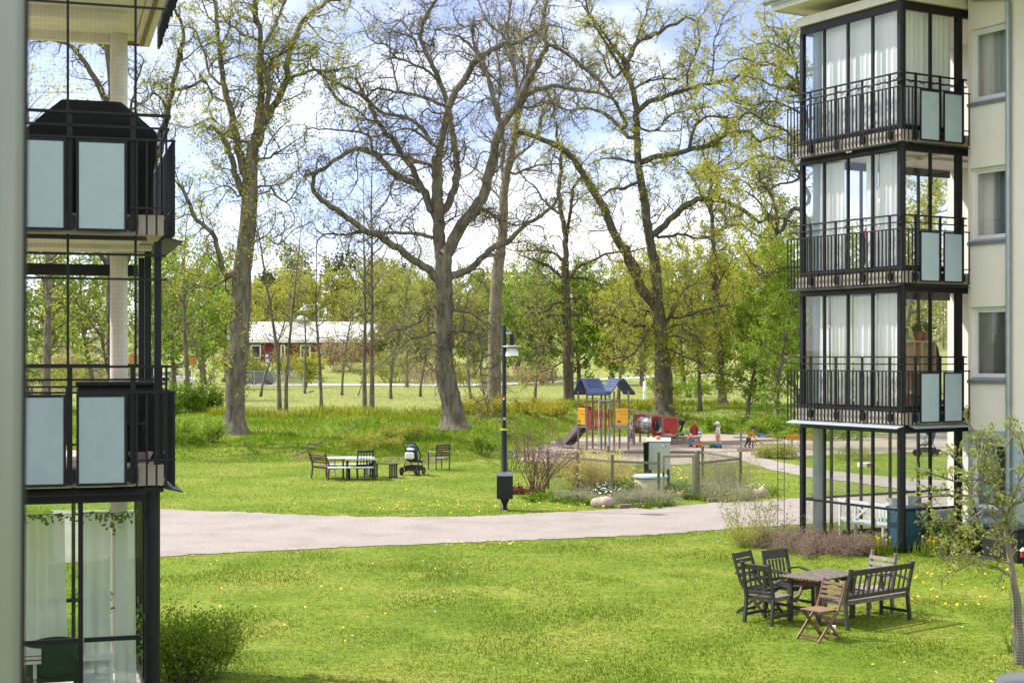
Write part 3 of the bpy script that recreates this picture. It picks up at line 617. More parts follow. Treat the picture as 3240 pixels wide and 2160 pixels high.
# middle oak, almost bare
B = Oak(72.5, 31); B.cfg = gcfg(1.15, .25, 2, .34)
B.trunk(5, [(622,1452,250),(620,1425,205),(610,1300,180),(590,1200,168),(565,1080,172),(545,950,165),(535,850,160),(530,700,158),(532,560,148),(535,420,142),(535,250,142),(536,120,135),(540,20,130)])
for reg, pts, w0, w1, sl in [
    (2, [(770,1560),(755,1400),(748,1280),(745,1160),(740,1040),(738,940),(735,860)], 85, .75, 0),
    (2, [(745,1180),(770,1160),(810,1110),(840,1010),(848,920),(830,800),(815,690),(805,600),(775,520),(745,430),(700,340),(660,250),(645,190),(665,110),(700,50),(740,-10)], 50, .4, .25),
    (2, [(738,1000),(745,880),(760,780),(775,700),(790,640),(800,590)], 55, .6, -.1),
    (2, [(790,1400),(830,1310),(890,1220),(960,1130),(1000,1060),(1025,950),(1045,860),(1075,740),(1110,660),(1180,580),(1220,490),(1265,400),(1315,310),(1340,240)], 78, .35, -.25),
    (3, [(500,235),(470,190),(430,150),(410,90),(450,20)], 24, .4, .2), (3, [(350,575),(400,520),(470,490),(560,470),(650,497),(730,500),(800,515),(850,540)], 34, .4, .35),
    (3, [(510,245),(560,270),(640,320),(710,370),(770,430)], 26, .5, -.3), (3, [(240,660),(215,560),(190,470),(160,380),(120,300),(60,230),(0,195)], 34, .4, .3),
    (3, [(345,600),(400,600),(450,565),(540,575),(600,600),(660,605)], 20, .4, -.4),
    (2, [(800,590),(840,510),(890,430),(940,350),(1000,300),(1045,275),(1110,240),(1190,230),(1300,165),(1320,70),(1350,-20)], 45, .35, .3),
    (3, [(130,325),(100,230),(95,150),(40,150),(0,100)], 20, .4, -.2), (3, [(290,225),(260,180),(200,150),(160,80),(130,0)], 20, .4, .2),
    (3, [(130,330),(165,380),(215,430),(250,470),(280,520)], 16, .4, .3),
    (2, [(730,1200),(700,1130),(660,1050),(600,1010),(500,960),(440,890),(380,840),(300,825),(220,850),(150,900),(90,945),(40,960),(0,975)], 50, .35, .35),
    (2, [(740,1545),(695,1490),(600,1430),(510,1360),(420,1300),(335,1268),(260,1210),(170,1145),(90,1095),(50,1040),(60,960),(100,930)], 52, .4, -.4),
    (2, [(735,1310),(640,1290),(560,1285),(450,1285),(330,1280),(200,1295),(120,1290),(80,1325)], 32, .3, -.2),
    (2, [(710,1170),(645,1020),(590,910),(540,850),(500,780),(450,730),(410,670),(370,590),(330,535),(240,485),(150,440),(70,390)], 42, .35, .15),
    (2, [(410,670),(350,655),(290,600),(210,565),(155,500),(110,440)], 22, .4, -.3),
    (2, [(725,920),(650,890),(570,860),(450,850),(380,838)], 30, .4, .4), (2, [(740,820),(660,760),(600,720),(530,712),(490,730)], 26, .4, -.4),
    (2, [(705,790),(640,690),(560,645),(460,630),(390,590),(345,530),(300,470),(300,440),(240,430),(160,450)], 32, .3, .3),
    (2, [(775,585),(700,545),(620,520),(530,508),(450,490),(405,490),(360,530)], 30, .4, -.35), (2, [(765,480),(700,405),(620,360),(540,330),(490,300),(470,250),(400,235),(350,200),(335,150)], 24, .3, .3),
    (2, [(525,505),(505,420),(485,330),(470,250),(490,160)], 22, .4, .2), (2, [(785,615),(725,630),(680,600),(645,630),(650,680)], 18, .5, -.3),
    (2, [(675,280),(620,290),(620,230),(560,190),(500,200)], 18, .4, .3), (2, [(640,190),(590,180),(540,120),(450,130)], 18, .3, -.2),
    (2, [(690,330),(720,270),(720,180),(790,150),(830,180)], 18, .3, .3), (2, [(655,150),(690,60),(650,0)], 16, .4, .2),
    (2, [(380,830),(370,760),(330,740),(240,725),(130,715),(20,715),(10,780)], 22, .3, -.3), (2, [(500,960),(480,1060),(440,1130),(390,1200)], 18, .3, .3), (2, [(300,830),(290,900),(300,990),(260,1060)], 16, .3, -.2),
    (3, [(0,1512),(100,1470),(200,1370),(290,1330),(380,1245),(490,1175),(560,1110)], 48, .3, -.3), (5, [(600,470),(730,490),(820,530),(890,600),(930,640)], 34, .3, -.4),
    (5, [(600,660),(700,650),(780,670),(840,750),(850,900),(845,1050),(860,1180),(900,1270),(1000,1400)], 36, .3, -.5),
    (5, [(470,430),(380,510),(330,570),(240,620),(120,640),(20,690)], 34, .25, -.3), (5, [(450,660),(340,690),(250,720),(170,800),(80,860),(0,940)], 34, .25, -.45),
    (5, [(520,850),(600,780),(620,640)], 34, .6, -.6), (5, [(470,820),(380,860),(280,870),(150,930)], 20, .25, .4),
    (2, [(320,1275),(280,1230),(255,1180)], 10, .5, .2), (2, [(1000,1060),(960,1130),(1045,1180)], 22, .4, .4), (3, [(100,1130),(200,1180),(290,1230),(400,1240)], 26, .4, .3)]:
    B.limb(reg, pts, w0, w1, sl)
B.tufts_on_trunk(70, .3, .9)
finish(B, 'oak_tree', 'broad spreading oak with bare twisted boughs in the middle of the bank', 'bark_oak', 'bud', .05, 3, .09, None, base_of(B))
# pale tall tree behind the lamp
C_ = Oak(81, 41); C_.cfg = gcfg(1.1, .16, 2, .16, 1.2, .4)
C_.trunk(5, [(945,1262,150),(945,1200,128),(948,1050,118),(952,900,112),(955,700,110),(958,500,108),(968,300,100),(980,100,90),(992,20,66)])
for reg, pts, w0, w1, sl in [
    (3, [(235,1540),(250,1400),(262,1250),(268,1120),(275,1000),(300,900),(325,800),(338,700),(340,620)], 66, .6, 0),
    (3, [(265,1000),(262,880),(265,790),(245,660),(225,560),(195,450),(165,350),(150,280)], 32, .3, .2), (3, [(340,640),(345,520),(330,400),(310,300),(290,180),(300,60),(310,-40)], 36, .3, -.1),
    (3, [(335,700),(370,600),(385,480),(400,380),(430,290),(480,180),(500,60),(520,-30)], 28, .3, .2), (3, [(325,960),(400,930),(480,910),(560,905),(620,890)], 22, .3, -.3),
    (3, [(270,900),(210,800),(160,740),(110,690)], 18, .3, .3), (3, [(300,900),(380,830),(440,770),(500,600),(600,500),(680,380)], 24, .3, .3), (3, [(250,660),(240,500),(250,380),(230,290),(235,180)], 18, .3, -.3),
    (3, [(345,520),(380,400),(370,300),(360,180),(380,60)], 18, .3, .3), (3, [(330,400),(290,300),(260,200),(230,120)], 16, .3, .2), (3, [(262,1100),(200,1050),(150,960),(60,900)], 20, .3, .35), (3, [(270,1180),(190,1200),(120,1170)], 18, .3, -.3)]:
    C_.limb(reg, pts, w0, w1, sl)
finish(C_, 'bare_tree', 'tall straight bare tree with a scarred brown trunk behind the park lamp', 'bark_pale', 'bud', .045, 3, .1, None, base_of(C_))
# slimmer oak
D = Oak(83, 51); D.cfg = gcfg(1.0, .45, 2, .3)
D.trunk(5, [(1568,1248,100),(1565,1200,88),(1562,1000,86),(1558,800,84),(1552,600,80),(1545,450,76),(1540,300,70),(1536,150,62),(1535,40,58)])
for reg, pts, w0, w1, sl in [
    (3, [(608,1510),(608,1380),(606,1280),(590,1200),(575,1100),(575,1000),(582,900),(590,820),(560,760),(560,680)], 40, .35, .1), (3, [(612,1290),(640,1150),(650,1050),(690,980),(720,960)], 30, .4, -.3),
    (3, [(595,1440),(550,1395),(480,1382),(420,1380),(330,1380)], 26, .3, .3), (3, [(625,1540),(680,1470),(750,1440),(860,1390),(940,1390),(1030,1370)], 30, .3, -.2),
    (5, [(1505,200),(1400,110),(1250,50),(1150,10)], 45, .3, .3), (5, [(1500,410),(1440,430),(1370,490),(1250,490)], 32, .5, -.3), (5, [(1590,210),(1700,210),(1800,250),(1880,270)], 34, .3, .2),
    (5, [(1590,380),(1660,380),(1740,450),(1850,480),(1920,520)], 24, .3, .3), (5, [(1595,520),(1700,520),(1800,545),(1920,530)], 26, .3, -.3), (5, [(1510,330),(1430,250),(1330,270),(1220,240)], 24, .3, .25),
    (5, [(1500,520),(1420,520),(1330,560),(1200,640)], 24, .3, -.4), (5, [(1510,820),(1400,780),(1300,740),(1200,700)], 20, .3, -.3), (5, [(1520,900),(1430,950),(1330,990),(1250,1060),(1180,1130)], 18, .25, -.5),
    (3, [(580,1180),(530,1150),(480,1090),(430,1020),(380,980),(330,900)], 22, .3, .3), (3, [(640,1150),(700,1080),(760,1050)], 16, .3, .3), (3, [(590,900),(540,860),(530,960),(510,970)], 14, .4, .2)]:
    D.limb(reg, pts, w0, w1, sl)
D.tufts_on_trunk(60, .25, .9)
finish(D, 'oak_tree', 'slim upright oak standing just left of the play tower roofs', 'bark_dark', 'oak', .055, 4, .085, None, base_of(D))
# right oak, leafiest
E = Oak(82, 61); E.cfg = gcfg(1.0, .5, 3, .28)
E.trunk(6, [(530,1345,185),(528,1300,160),(525,1150,150),(522,1000,145),(518,900,140),(505,760,112),(500,650,104),(490,560,110),(475,470,110),(470,380,95),(465,250,92),(455,120,88),(440,20,82)])
for reg, pts, w0, w1, sl in [
    (4, [(205,1520),(190,1420),(170,1350),(155,1230),(135,1090),(118,1000),(102,880),(98,760),(95,650),(85,560),(65,470),(38,390),(20,320)], 62, .45, 0),
    (6, [(480,480),(430,410),(360,320),(310,220),(270,140),(220,30)], 100, .75, -.2), (3, [(1010,1510),(940,1390),(880,1290),(825,1160),(765,1055),(700,950),(625,845),(560,800),(470,765),(400,738),(350,730)], 62, .35, -.2),
    (4, [(38,395),(60,300),(110,225),(200,190),(265,150),(320,130),(385,88)], 36, .3, .3), (4, [(45,380),(20,320),(-40,250),(-100,160),(-170,70),(-190,-20)], 32, .3, -.3), (4, [(60,330),(100,200),(140,100),(160,0)], 24, .3, .2),
    (3, [(960,440),(900,360),(850,270),(790,170),(740,90),(700,20)], 30, .3, -.2), (3, [(955,760),(895,685),(830,630),(760,602),(690,600),(620,605),(540,560),(470,560)], 30, .3, .4),
    (3, [(945,690),(885,570),(800,450),(710,370),(610,295),(540,260),(505,255)], 30, .35, -.35), (3, [(880,430),(830,370),(820,310),(770,250),(790,180)], 18, .3, .3),
    (4, [(105,615),(160,562),(260,530),(370,492),(480,465),(560,450),(640,430),(690,385),(770,345),(820,340)], 34, .3, -.3), (4, [(500,465),(520,350),(520,240),(560,130),(600,60)], 18, .3, .3), (4, [(370,490),(380,380),(440,250),(430,150),(470,60)], 18, .3, .2),
    (4, [(125,890),(200,862),(300,850),(400,820),(500,805),(560,760),(640,722),(720,730),(765,780),(830,755),(910,775)], 40, .3, .2), (4, [(380,820),(400,750),(430,680),(500,640),(600,650),(690,630),(760,560)], 26, .3, -.4),
    (4, [(190,1290),(300,1190),(400,1110),(500,1098),(600,1120),(700,1165),(770,1225),(850,1195),(960,1230)], 46, .3, -.2), (4, [(80,485),(140,455),(230,435),(330,440),(380,400)], 22, .3, .3), (4, [(95,700),(200,720),(270,640),(400,600),(500,590)], 20, .3, .4),
    (4, [(210,1310),(330,1290),(420,1310),(520,1290),(620,1200)], 26, .3, .35), (4, [(70,1010),(20,1040),(-60,1050),(-120,1100)], 26, .4, .3), (4, [(110,900),(20,880),(-70,870),(-150,900)], 22, .3, -.3),
    (6, [(480,590),(400,600),(310,600),(200,560),(60,510),(0,540)], 52, .3, -.3), (6, [(400,620),(360,700),(310,790),(240,850),(180,862),(90,880)], 34, .4, -.4), (6, [(540,580),(600,470),(640,380),(700,300),(790,250)], 50, .3, .3),
    (6, [(545,620),(650,600),(700,640),(780,680),(880,800)], 34, .3, -.4), (6, [(540,700),(640,690),(740,740),(800,700)], 26, .3, .4), (6, [(450,500),(330,460),(200,440),(80,400)], 30, .3, .3), (6, [(560,540),(720,520),(850,470),(1000,440),(1150,450),(1290,510)], 34, .25, .2),
    (6, [(570,800),(680,850),(800,900),(960,990),(1080,1010),(1140,1080)], 26, .3, -.3)]:
    E.limb(reg, pts, w0, w1, sl)
E.tufts_on_trunk(200, .05, 1)
finish(E, 'oak_tree', 'stout leafy oak with an ivy tufted trunk rising behind the red play panel', 'bark_dark', 'oak', .055, 4, .08, None, base_of(E))
# trees further right, partly behind the right building
F_ = Oak(92, 71); F_.cfg = gcfg(1.05, .6, 3, .28)
F_.trunk(6, [(1015,1262,95),(1010,1180,70),(995,1000,66),(985,850,64),(975,650,66),(965,500,62),(955,300,58),(945,100,54),(940,0,50)])
for reg, pts, w0, w1, sl in [
    (4, [(512,1520),(518,1350),(510,1200),(500,1060),(505,980),(480,900),(450,820)], 34, .4, 0), (4, [(510,1090),(540,1000),(530,920),(600,860),(650,800)], 22, .3, .3), (4, [(515,1200),(440,1050),(400,980),(330,900)], 22, .3, -.2),
    (4, [(520,1300),(600,1250),(680,1240),(760,1300),(850,1310)], 20, .3, .3), (6, [(970,450),(1080,430),(1180,470),(1240,520),(1330,510),(1440,560)], 32, .3, -.3), (6, [(965,380),(1000,200),(1060,120),(1090,20)], 26, .4, .2),
    (6, [(1045,450),(1080,560),(1130,660),(1200,760)], 20, .3, -.3), (6, [(975,640),(880,560),(800,480),(780,400)], 26, .3, .3), (6, [(985,760),(1090,720),(1200,800),(1320,760)], 22, .3, .3), (6, [(955,300),(850,220),(760,160)], 24, .3, -.3)]:
    F_.limb(reg, pts, w0, w1, sl)
F_.tufts_on_trunk(120, .15, 1)
finish(F_, 'oak_tree', 'leafy oak with a dark trunk midway between the stout oak and the glazed balconies', 'bark_dark', 'oak', .065, 5, .1, None, base_of(F_))
G_ = Oak(68, 81); G_.cfg = gcfg(1.0, .55, 3, .28)
G_.trunk(0, [(1856, 1000, 34), (1856, 960, 28), (1858, 800, 26), (1862, 650, 26), (1860, 560, 24), (1850, 500, 22)])
for reg, pts, w0, w1, sl in [
    (4, [(1030,1200),(960,1150),(880,1280),(860,1150),(820,1050),(770,960)], 34, .35, -.2), (4, [(1045,1080),(960,910),(900,880),(830,870),(740,860),(640,930),(520,950)], 30, .3, .2), (4, [(1050,700),(975,495),(900,485),(830,470),(760,430),(680,420)], 28, .3, .3),
    (4, [(990,470),(930,405),(870,420),(855,350),(790,360),(720,330),(620,330),(560,380)], 24, .3, -.3), (4, [(1050,860),(960,760),(880,700),(800,680),(720,620),(660,660)], 26, .3, .3), (4, [(1040,1480),(930,1470),(860,1510),(760,1480),(700,1400)], 26, .3, -.3),
    (4, [(1030,640),(930,590),(830,560),(720,580),(620,560)], 24, .3, .3), (4, [(990,460),(960,330),(880,260),(800,240),(720,260)], 22, .3, .3), (4, [(970,340),(930,230),(900,160),(820,150)], 18, .3, -.3), (4, [(880,1290),(830,1230),(800,1150),(760,1100),(680,1050),(600,1040)], 24, .3, .3), (4, [(960,1000),(870,1020),(780,1060),(690,1000)], 22, .3, -.3)]:
    G_.limb(reg, pts, w0, w1, sl)
finish(G_, 'oak_tree', 'leafy oak half hidden behind the left edge of the glazed balcony stack', 'bark_dark', 'oak', .062, 5, .09, None, base_of(G_))
H_ = Oak(66, 91); H_.cfg = gcfg(1.0, .45, 2, .28)
H_.trunk(0, [(262, 1010, 40), (262, 980, 34), (262, 880, 32), (260, 760, 30), (258, 650, 28), (258, 500, 26), (262, 380, 24), (262, 260, 24), (258, 180, 22), (250, 120, 20), (240, 40, 14), (232, -40, 10)])
for pts, w0, w1, sl in [([(258,255),(235,215),(215,180),(195,145),(165,110),(130,92),(100,80),(60,76)], 18, .3, .2), ([(258,640),(240,600),(215,570),(190,520),(150,480)], 16, .3, -.2), ([(256,880),(232,780),(212,740),(180,700)], 10, .3, -.3),
    ([(262,700),(300,560),(340,420),(372,330),(382,265),(395,205),(408,150),(418,105),(420,60),(400,20)], 20, .35, .1), ([(382,262),(375,235),(350,215),(330,235),(300,230)], 10, .3, .2), ([(395,207),(430,203),(455,190),(468,182),(480,200)], 10, .4, -.2), ([(410,145),(440,125),(455,110)], 8, .3, .2),
    ([(250,120),(215,90),(190,40)], 12, .3, .3), ([(262,330),(290,280),(310,200),(330,140)], 14, .3, -.3), ([(262,300),(220,330),(160,330),(90,300)], 14, .3, .3)]:
    H_.limb(0, pts, w0, w1, sl)
finish(H_, 'oak_tree', 'oak whose trunk and curving bough show behind the left balcony column', 'bark_dark', 'oak', .055, 4, .09, None, base_of(H_))
# ------------------------------------------------------------------ the two apartment blocks with their balcony stacks
FL = lambda k: .13+2.9*k
def balcony(root, k, glazed=True, panes_far=True, roof=False, net=False):
    """one storey of the balcony stack in the block's own frame: x towards the house, y away from the viewer"""
    f = FL(k); top = FL(k+1)-.23; bal = None
    if k > 0:
        mb = MB().box((.05, .05, f-.23), (4.79, 3.26, f)); bal = mb.build('balcony', M['concrete'], root)
        s = MB().box((.25, .25, f-.242), (4.7, 3.1, f-.232)); s.box((.08, 1.55, f-.30), (4.7, 1.70, f-.243)); s.box((2.1, .1, f-.30), (2.25, 3.2, f-.243)); s.build('ceiling', M['soffit'], bal)
        r = MB()
        # posts, handrail, mid rail and baluster frame
        for v in (.33, 1.13, 1.93, 2.73): r.box((-.012, v-.03, f-.2), (.012, v+.03, f+1.13)); r.box((-.02, v-.05, f-.17), (.05, v+.05, f-.03))
        for u in (.40, 1.10, 1.76): r.box((u-.03, -.012, f-.2), (u+.03, .012, f+1.17)); r.box((u-.06, -.02, f-.17), (u+.06, .05, f-.03))
        r.box((-.03, -.03, f+1.131), (.03, 3.4, f+1.16)); r.box((.031, -.03, f+1.131), (1.86, .03, f+1.16))
        r.box((-.012, -.012, f+.985), (.012, 3.42, f+1.01)); r.box((.013, -.012, f+.985), (1.88, .012, f+1.01))
        r.box((-.075, -.075, f+.84), (-.045, 3.42, f+.865)); r.box((-.044, -.075, f+.84), (1.9, -.045, f+.865))
        r.box((-.073, -.073, f+.06), (-.047, 3.42, f+.08)); r.box((-.046, -.073, f+.06), (.44, -.047, f+.08)); r.box((1.70, -.073, f+.06), (1.9, -.047, f+.08))
        r.box((1.87, -.069, f-.24), (1.888, -.051, f+.839)); r.build('railing', M['black'], bal)
        b = MB()
        for i in range(33): v = -.06+i*.1085; b.box((-.071, v-.011, f-.24), (-.049, v+.011, f+.839))
        b.build('baluster_row', M['black'], bal); b = MB()
        for u in (.03, .14, .25, .36): b.box((u-.011, -.071, f-.24), (u+.011, -.049, f+.839))
        b.build('baluster_row', M['black'], bal)
        for u0, u1 in ((.47, 1.03), (1.14, 1.69)):
            p = MB().box((u0+.03, -.064, f-.18), (u1-.03, -.05, f+.80)).build('privacy_panel', M['panel' if k == 2 else 'panel_dull'], bal)
            q = MB().box((u0, -.07, f-.21), (u0+.03, -.045, f+.835)).box((u1-.03, -.07, f-.21), (u1, -.045, f+.835)).box((u0+.031, -.069, f+.80), (u1-.031, -.046, f+.834)).box((u0+.031, -.069, f-.209), (u1-.031, -.046, f-.18)); q.build('panel_frame', M['black'], p)
        c = MB(); c.add([(.04, -.03, f-.25), (.04, 3.36, f-.25), (-.16, 3.36, f-.30), (-.16, -.03, f-.30), (.04, -.03, f-.27), (.04, 3.36, f-.27), (-.16, 3.36, f-.315), (-.16, -.03, f-.315)], [(0,1,2,3),(7,6,5,4),(0,4,5,1),(1,5,6,2),(2,6,7,3),(3,7,4,0)])
        c.add([(.25, .04, f-.25), (1.85, .04, f-.25), (1.85, -.13, f-.30), (.25, -.13, f-.30), (.25, .04, f-.27), (1.85, .04, f-.27), (1.85, -.13, f-.315), (.25, -.13, f-.315)], [(0,1,2,3),(7,6,5,4),(0,4,5,1),(1,5,6,2),(2,6,7,3),(3,7,4,0)])
        c.build('drip_flashing', M['grey_paint'] if k == 1 and root is RB else M['black'], bal)
    if not glazed: return bal
    par = root
    a, zt, zb = .16, top-.02, f+.02
    g = MB(); pv = [.26, .98, 1.72, 2.46, 3.16]; pu = [.30, .98, 1.78]
    g.box((a-.04, .2, zt-.17), (a+.04, 3.2, zt)); g.box((.2, a-.04, zt-.17), (4.7, a+.04, zt)); g.box((a+.05, 3.12, zt-.17), (4.7, 3.2, zt))
    g.box((a-.04, .2, zb), (a+.04, 3.2, zb+.11)); g.box((.2, a-.04, zb), (1.8, a+.04, zb+.11)); g.box((a+.05, 3.12, zb), (4.7, 3.2, zb+.11))
    for v in pv[1:-1]: g.box((a-.028, v-.027, zb+.111), (a+.028, v+.027, zt-.171))
    g.box((a-.05, 3.11, zb+.111), (a+.05, 3.21, zt-.171))
    g.box((.95, a-.028, zb+.111), (1.005, a+.028, zt-.171)); g.box((1.72, a-.05, zb+.02), (1.87, a+.05, zt))
    for u in (1.0, 1.9, 2.8, 3.7): g.box((u-.025, 3.13, zb+.111), (u+.025, 3.19, zt-.171))
    bars = [(a-.024, a+.024)]
    if k == 0:
        zz = f+.90
        for v0, v1 in zip(pv[:-1], pv[1:]): g.box((a-.02, v0+.03, zz-.025), (a+.02, v1-.03, zz+.025))
        for u0, u1 in ((.3, .94), (1.01, 1.72)): g.box((u0, a-.02, zz-.025), (u1, a+.02, zz+.025))
        g.box((a+.06, 3.135, zz-.025), (4.7, 3.185, zz+.025))
    fr = g.build('glazing_frame', M['black'], par)
    MB().tube([(.17, .17, f-.02 if k else -.2), (.17, .17, top)], .088, 16).build('corner_column', M['black'], par)
    gm = M['glass' if root is RB else 'glass_green']
    for v0, v1 in zip(pv[:-1], pv[1:]): MB().box((a-.004, v0+.02, zb+.1), (a+.004, v1-.02, zt-.165)).build('pane', gm, fr)
    for u0, u1 in ((.29, .955), (1.0, 1.73)): MB().box((u0, a-.004, zb+.1), (u1, a+.004, zt-.165)).build('pane', gm, fr)
    if panes_far:
        for u0, u1 in ((.25, .98), (1.02, 1.88), (1.92, 2.78), (2.82, 3.68), (3.72, 4.68)): MB().box((u0, 3.156, zb+.1), (u1, 3.164, zt-.165)).build('pane', gm, fr)
    return fr
def round_column(root, m):
    MB().tube([(.42, 2.95, -.2), (.42, 2.95, FL(3)+2.65)], .115, 20).build('column', m, root)
def at(root, u, v, z):          # a block's own frame -> world (roots have no parent)
    s = root.scale; return Matrix.Translation(root.location) @ Matrix.Rotation(root.rotation_euler.z, 4, 'Z') @ Vector((u*s[0], v, z))
def in_block(root, name, label, cat, u, v, z, rz=0.0, group=None):
    t = thing(name, label, cat, at(root, u, v, z), root.rotation_euler.z+rz, group); return t
def curtain(root, label, line, z0, z1, m, amp=.035, n=None, group=None, flare=.0):
    """hanging cloth that follows a line of (u, v) points"""
    P = [Vector((p[0], p[1], 0)) for p in line]; base = at(root, P[0].x, P[0].y, z0); pts = []; d0 = 0
    rr = random.Random(hash(label) % 999)
    for a, b in zip(P[:-1], P[1:]):
        L_ = (b-a).length; k = max(6, int(L_/.018)); nrm = Vector((-(b-a).y, (b-a).x, 0)).normalized()
        for i in range(k+1): pts.append((a.lerp(b, i/k), nrm, d0+L_*i/k))
        d0 += L_
    ph = [rr.uniform(0, 6) for _ in range(4)]; rows = 7; V = []; amp *= rr.uniform(.6, 1.35); fq = rr.uniform(30, 52)
    for j in range(rows):
        t = j/(rows-1); z = z1+(z0-z1)*t
        for p, nrm, d in pts:
            q = p+nrm*(amp*(.45+.55*t)*(math.sin(d*fq+ph[0]+.6*math.sin(d*9+ph[1]))+.5*math.sin(d*23+ph[2]+t)))
            if flare: q = q+(q-(P[0]+P[-1])/2)*flare*t*t
            w_ = at(root, q.x, q.y, z)-base; V.append(w_)
    n = len(pts); mb = MB(); mb.add(V, [(j*n+i, j*n+i+1, (j+1)*n+i+1, (j+1)*n+i) for j in range(rows-1) for i in range(n-1)], True)
    o = mb.build('curtain', m); o.location = base; tag(o, label, 'curtain', group); return o

# ---- right block
RB = thing('apartment_building', 'cream rendered apartment block with a stack of glazed balconies at its corner', 'building', (7.93, 30.7, 0), R(30.5))
WIN = [(1.0, 2.45), (3.72, 5.22), (6.60, 8.12), (9.50, 11.02)]
wl = MB(); bl = MB(); V0, V1 = -1.04, -.04
def wall_span(mb, z0, z1):
    mb.box((1.92, -16, z0), (2.27, V0, z1)); mb.box((1.92, V1, z0), (2.27, -.001, z1))
    zs = [z0]+[z for w_ in WIN for z in w_ if z0 < z < z1]+[z1]
    for a, b in zip(zs[:-1], zs[1:]):
        if not any(w_[0] <= (a+b)/2 <= w_[1] for w_ in WIN): mb.box((1.92, V0+.0005, a), (2.27, V1-.0005, b))
wall_span(wl, 2.66, 11.8); wall_span(bl, -.3, 2.66)
wl.box((2.275, -.36, 2.66), (9.5, -.002, 11.8)); bl.box((2.275, -.36, -.3), (9.5, -.002, 2.66)); wl.box((9.2, -16, 2.66), (9.5, -.37, 11.8)); wl.box((4.8, .06, .1), (5.05, 3.3, 11.7))
wl.build('wall', M['render_cream'], RB); bl.build('plinth', M['render_blue'], RB)
for k, (z0, z1) in enumerate(WIN):
    w_ = MB(); x0, x1 = 2.02, 2.09
    for a, b in (((x0, V0, z0), (x1, V0+.07, z1)), ((x0, V1-.07, z0), (x1, V1, z1)), ((x0, V0+.071, z1-.07), (x1, V1-.071, z1)), ((x0, V0+.071, z0), (x1, V1-.071, z0+.07))): w_.box(a, b)
    f2 = .075; y0, y1 = V0+.072, V1-.072
    for a, b in (((x0+.012, y0, z0+.072), (x1-.012, y0+.045, z1-.072)), ((x0+.012, y1-.045, z0+.072), (x1-.012, y1, z1-.072)), ((x0+.012, y0+.046, z1-.115), (x1-.012, y1-.046, z1-.072)), ((x0+.012, y0+.046, z0+.072), (x1-.012, y1-.046, z0+.115))): w_.box(a, b)
    wo = w_.build('window', M['white'], RB)
    MB().box((x0+.03, y0+.04, z0+.11), (x0+.036, y1-.04, z1-.11)).build('pane', M['glass'], wo)
    MB().add([(1.86, V0-.03, z0-.03), (1.86, V1+.02, z0-.03), (2.02, V1+.02, z0+.03), (2.02, V0-.03, z0+.03), (1.86, V0-.03, z0-.09), (1.86, V1+.02, z0-.09), (2.02, V1+.02, z0-.09), (2.02, V0-.03, z0-.09)], [(0,1,2,3),(7,6,5,4),(0,4,5,1),(1,5,6,2),(2,6,7,3),(3,7,4,0)]).build('sill', M['sill'], wo)
    pass
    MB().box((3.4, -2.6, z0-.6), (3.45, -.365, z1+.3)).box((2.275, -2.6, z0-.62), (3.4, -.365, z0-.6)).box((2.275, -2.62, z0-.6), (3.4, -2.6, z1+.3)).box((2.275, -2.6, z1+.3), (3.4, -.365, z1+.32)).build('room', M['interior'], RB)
    if k == 1:
        b = MB()
        for i in range(46): z = z0+.13+i*.0275; b.box((2.11, y0+.02, z), (2.135, y1-.02, z+.004)) if z < z1-.1 else None
        b.build('blind', M['galv'], wo)
rf = MB(); rf.box((-.32, -16, 11.9), (9.6, 3.58, 11.96)); rf.build('roof_soffit', M['soffit'], RB)
MB().box((-.36, -16, 11.87), (-.325, 3.62, 12.02)).box((-.324, 3.585, 11.87), (9.6, 3.62, 12.02)).build('fascia', M['offwhite'], RB)
MB().add([(-.38, -16, 12.08), (-.38, 3.7, 12.08), (5, 3.7, 13.9), (5, -16, 13.9), (-.38, -16, 12.13), (-.38, 3.7, 12.13), (5, 3.7, 13.95), (5, -16, 13.95)], [(0,1,2,3),(7,6,5,4),(0,4,5,1),(1,5,6,2),(2,6,7,3),(3,7,4,0)]).build('roof', M['zinc'], RB)
gt = MB(); prof = [(-.09*math.cos(a), -.09*math.sin(a)) for a in np.linspace(0, math.pi, 9)]; prof += [(x*.9, z*.9) for x, z in prof[::-1]]
gt.prism([(-.46+x, 12.09+z) for x, z in prof], 'y', -16, 3.72); gt.build('gutter', M['zinc'], RB)
dp_ = MB(); px_ = 1.84; dp_.tube([(px_, -1.13, .1), (px_, -1.13, 11.35), (px_-.01, -1.10, 11.46), (px_-.03, -1.02, 11.5), (px_-.04, -.28, 11.62), (px_-.05, -.16, 11.68), (px_-.06, -.12, 11.8), (px_-.06, -.12, 12.05)], .05, 12)
for z in (1.6, 3.3, 5.0, 6.7, 8.4, 10.1): dp_.tube([(px_, -1.13, z), (px_, -1.13, z+.05)], .058, 12); dp_.box((px_, -1.135, z+.01), (1.93, -1.125, z+.03))
dp_.build('downpipe', M['zinc'], RB)
for k in range(4): balcony(RB, k)
MB().box((.05, .05, FL(4)-.24), (4.79, 3.26, FL(4)-.05)).build('ceiling', M['soffit'], RB)
MB().box((.1, .1, -.1), (4.75, 3.2, .13)).build('floor_slab', M['concrete_pale'], RB)
round_column(RB, M['grey_paint'])
for k in (1, 2, 3):
    d = MB(); f = FL(k)
    d.box((4.74, 1.2, f), (4.79, 1.28, f+2.1)); d.box((4.74, 2.0, f), (4.79, 2.08, f+2.1)); d.box((4.74, 1.281, f+2.02), (4.79, 1.999, f+2.1)); d.box((4.74, 1.281, f), (4.79, 1.999, f+.25))
    do = d.build('balcony_door', M['white'], RB); MB().box((4.76, 1.28, f+.25), (4.77, 2.0, f+2.02)).build('pane', M['interior'], do)
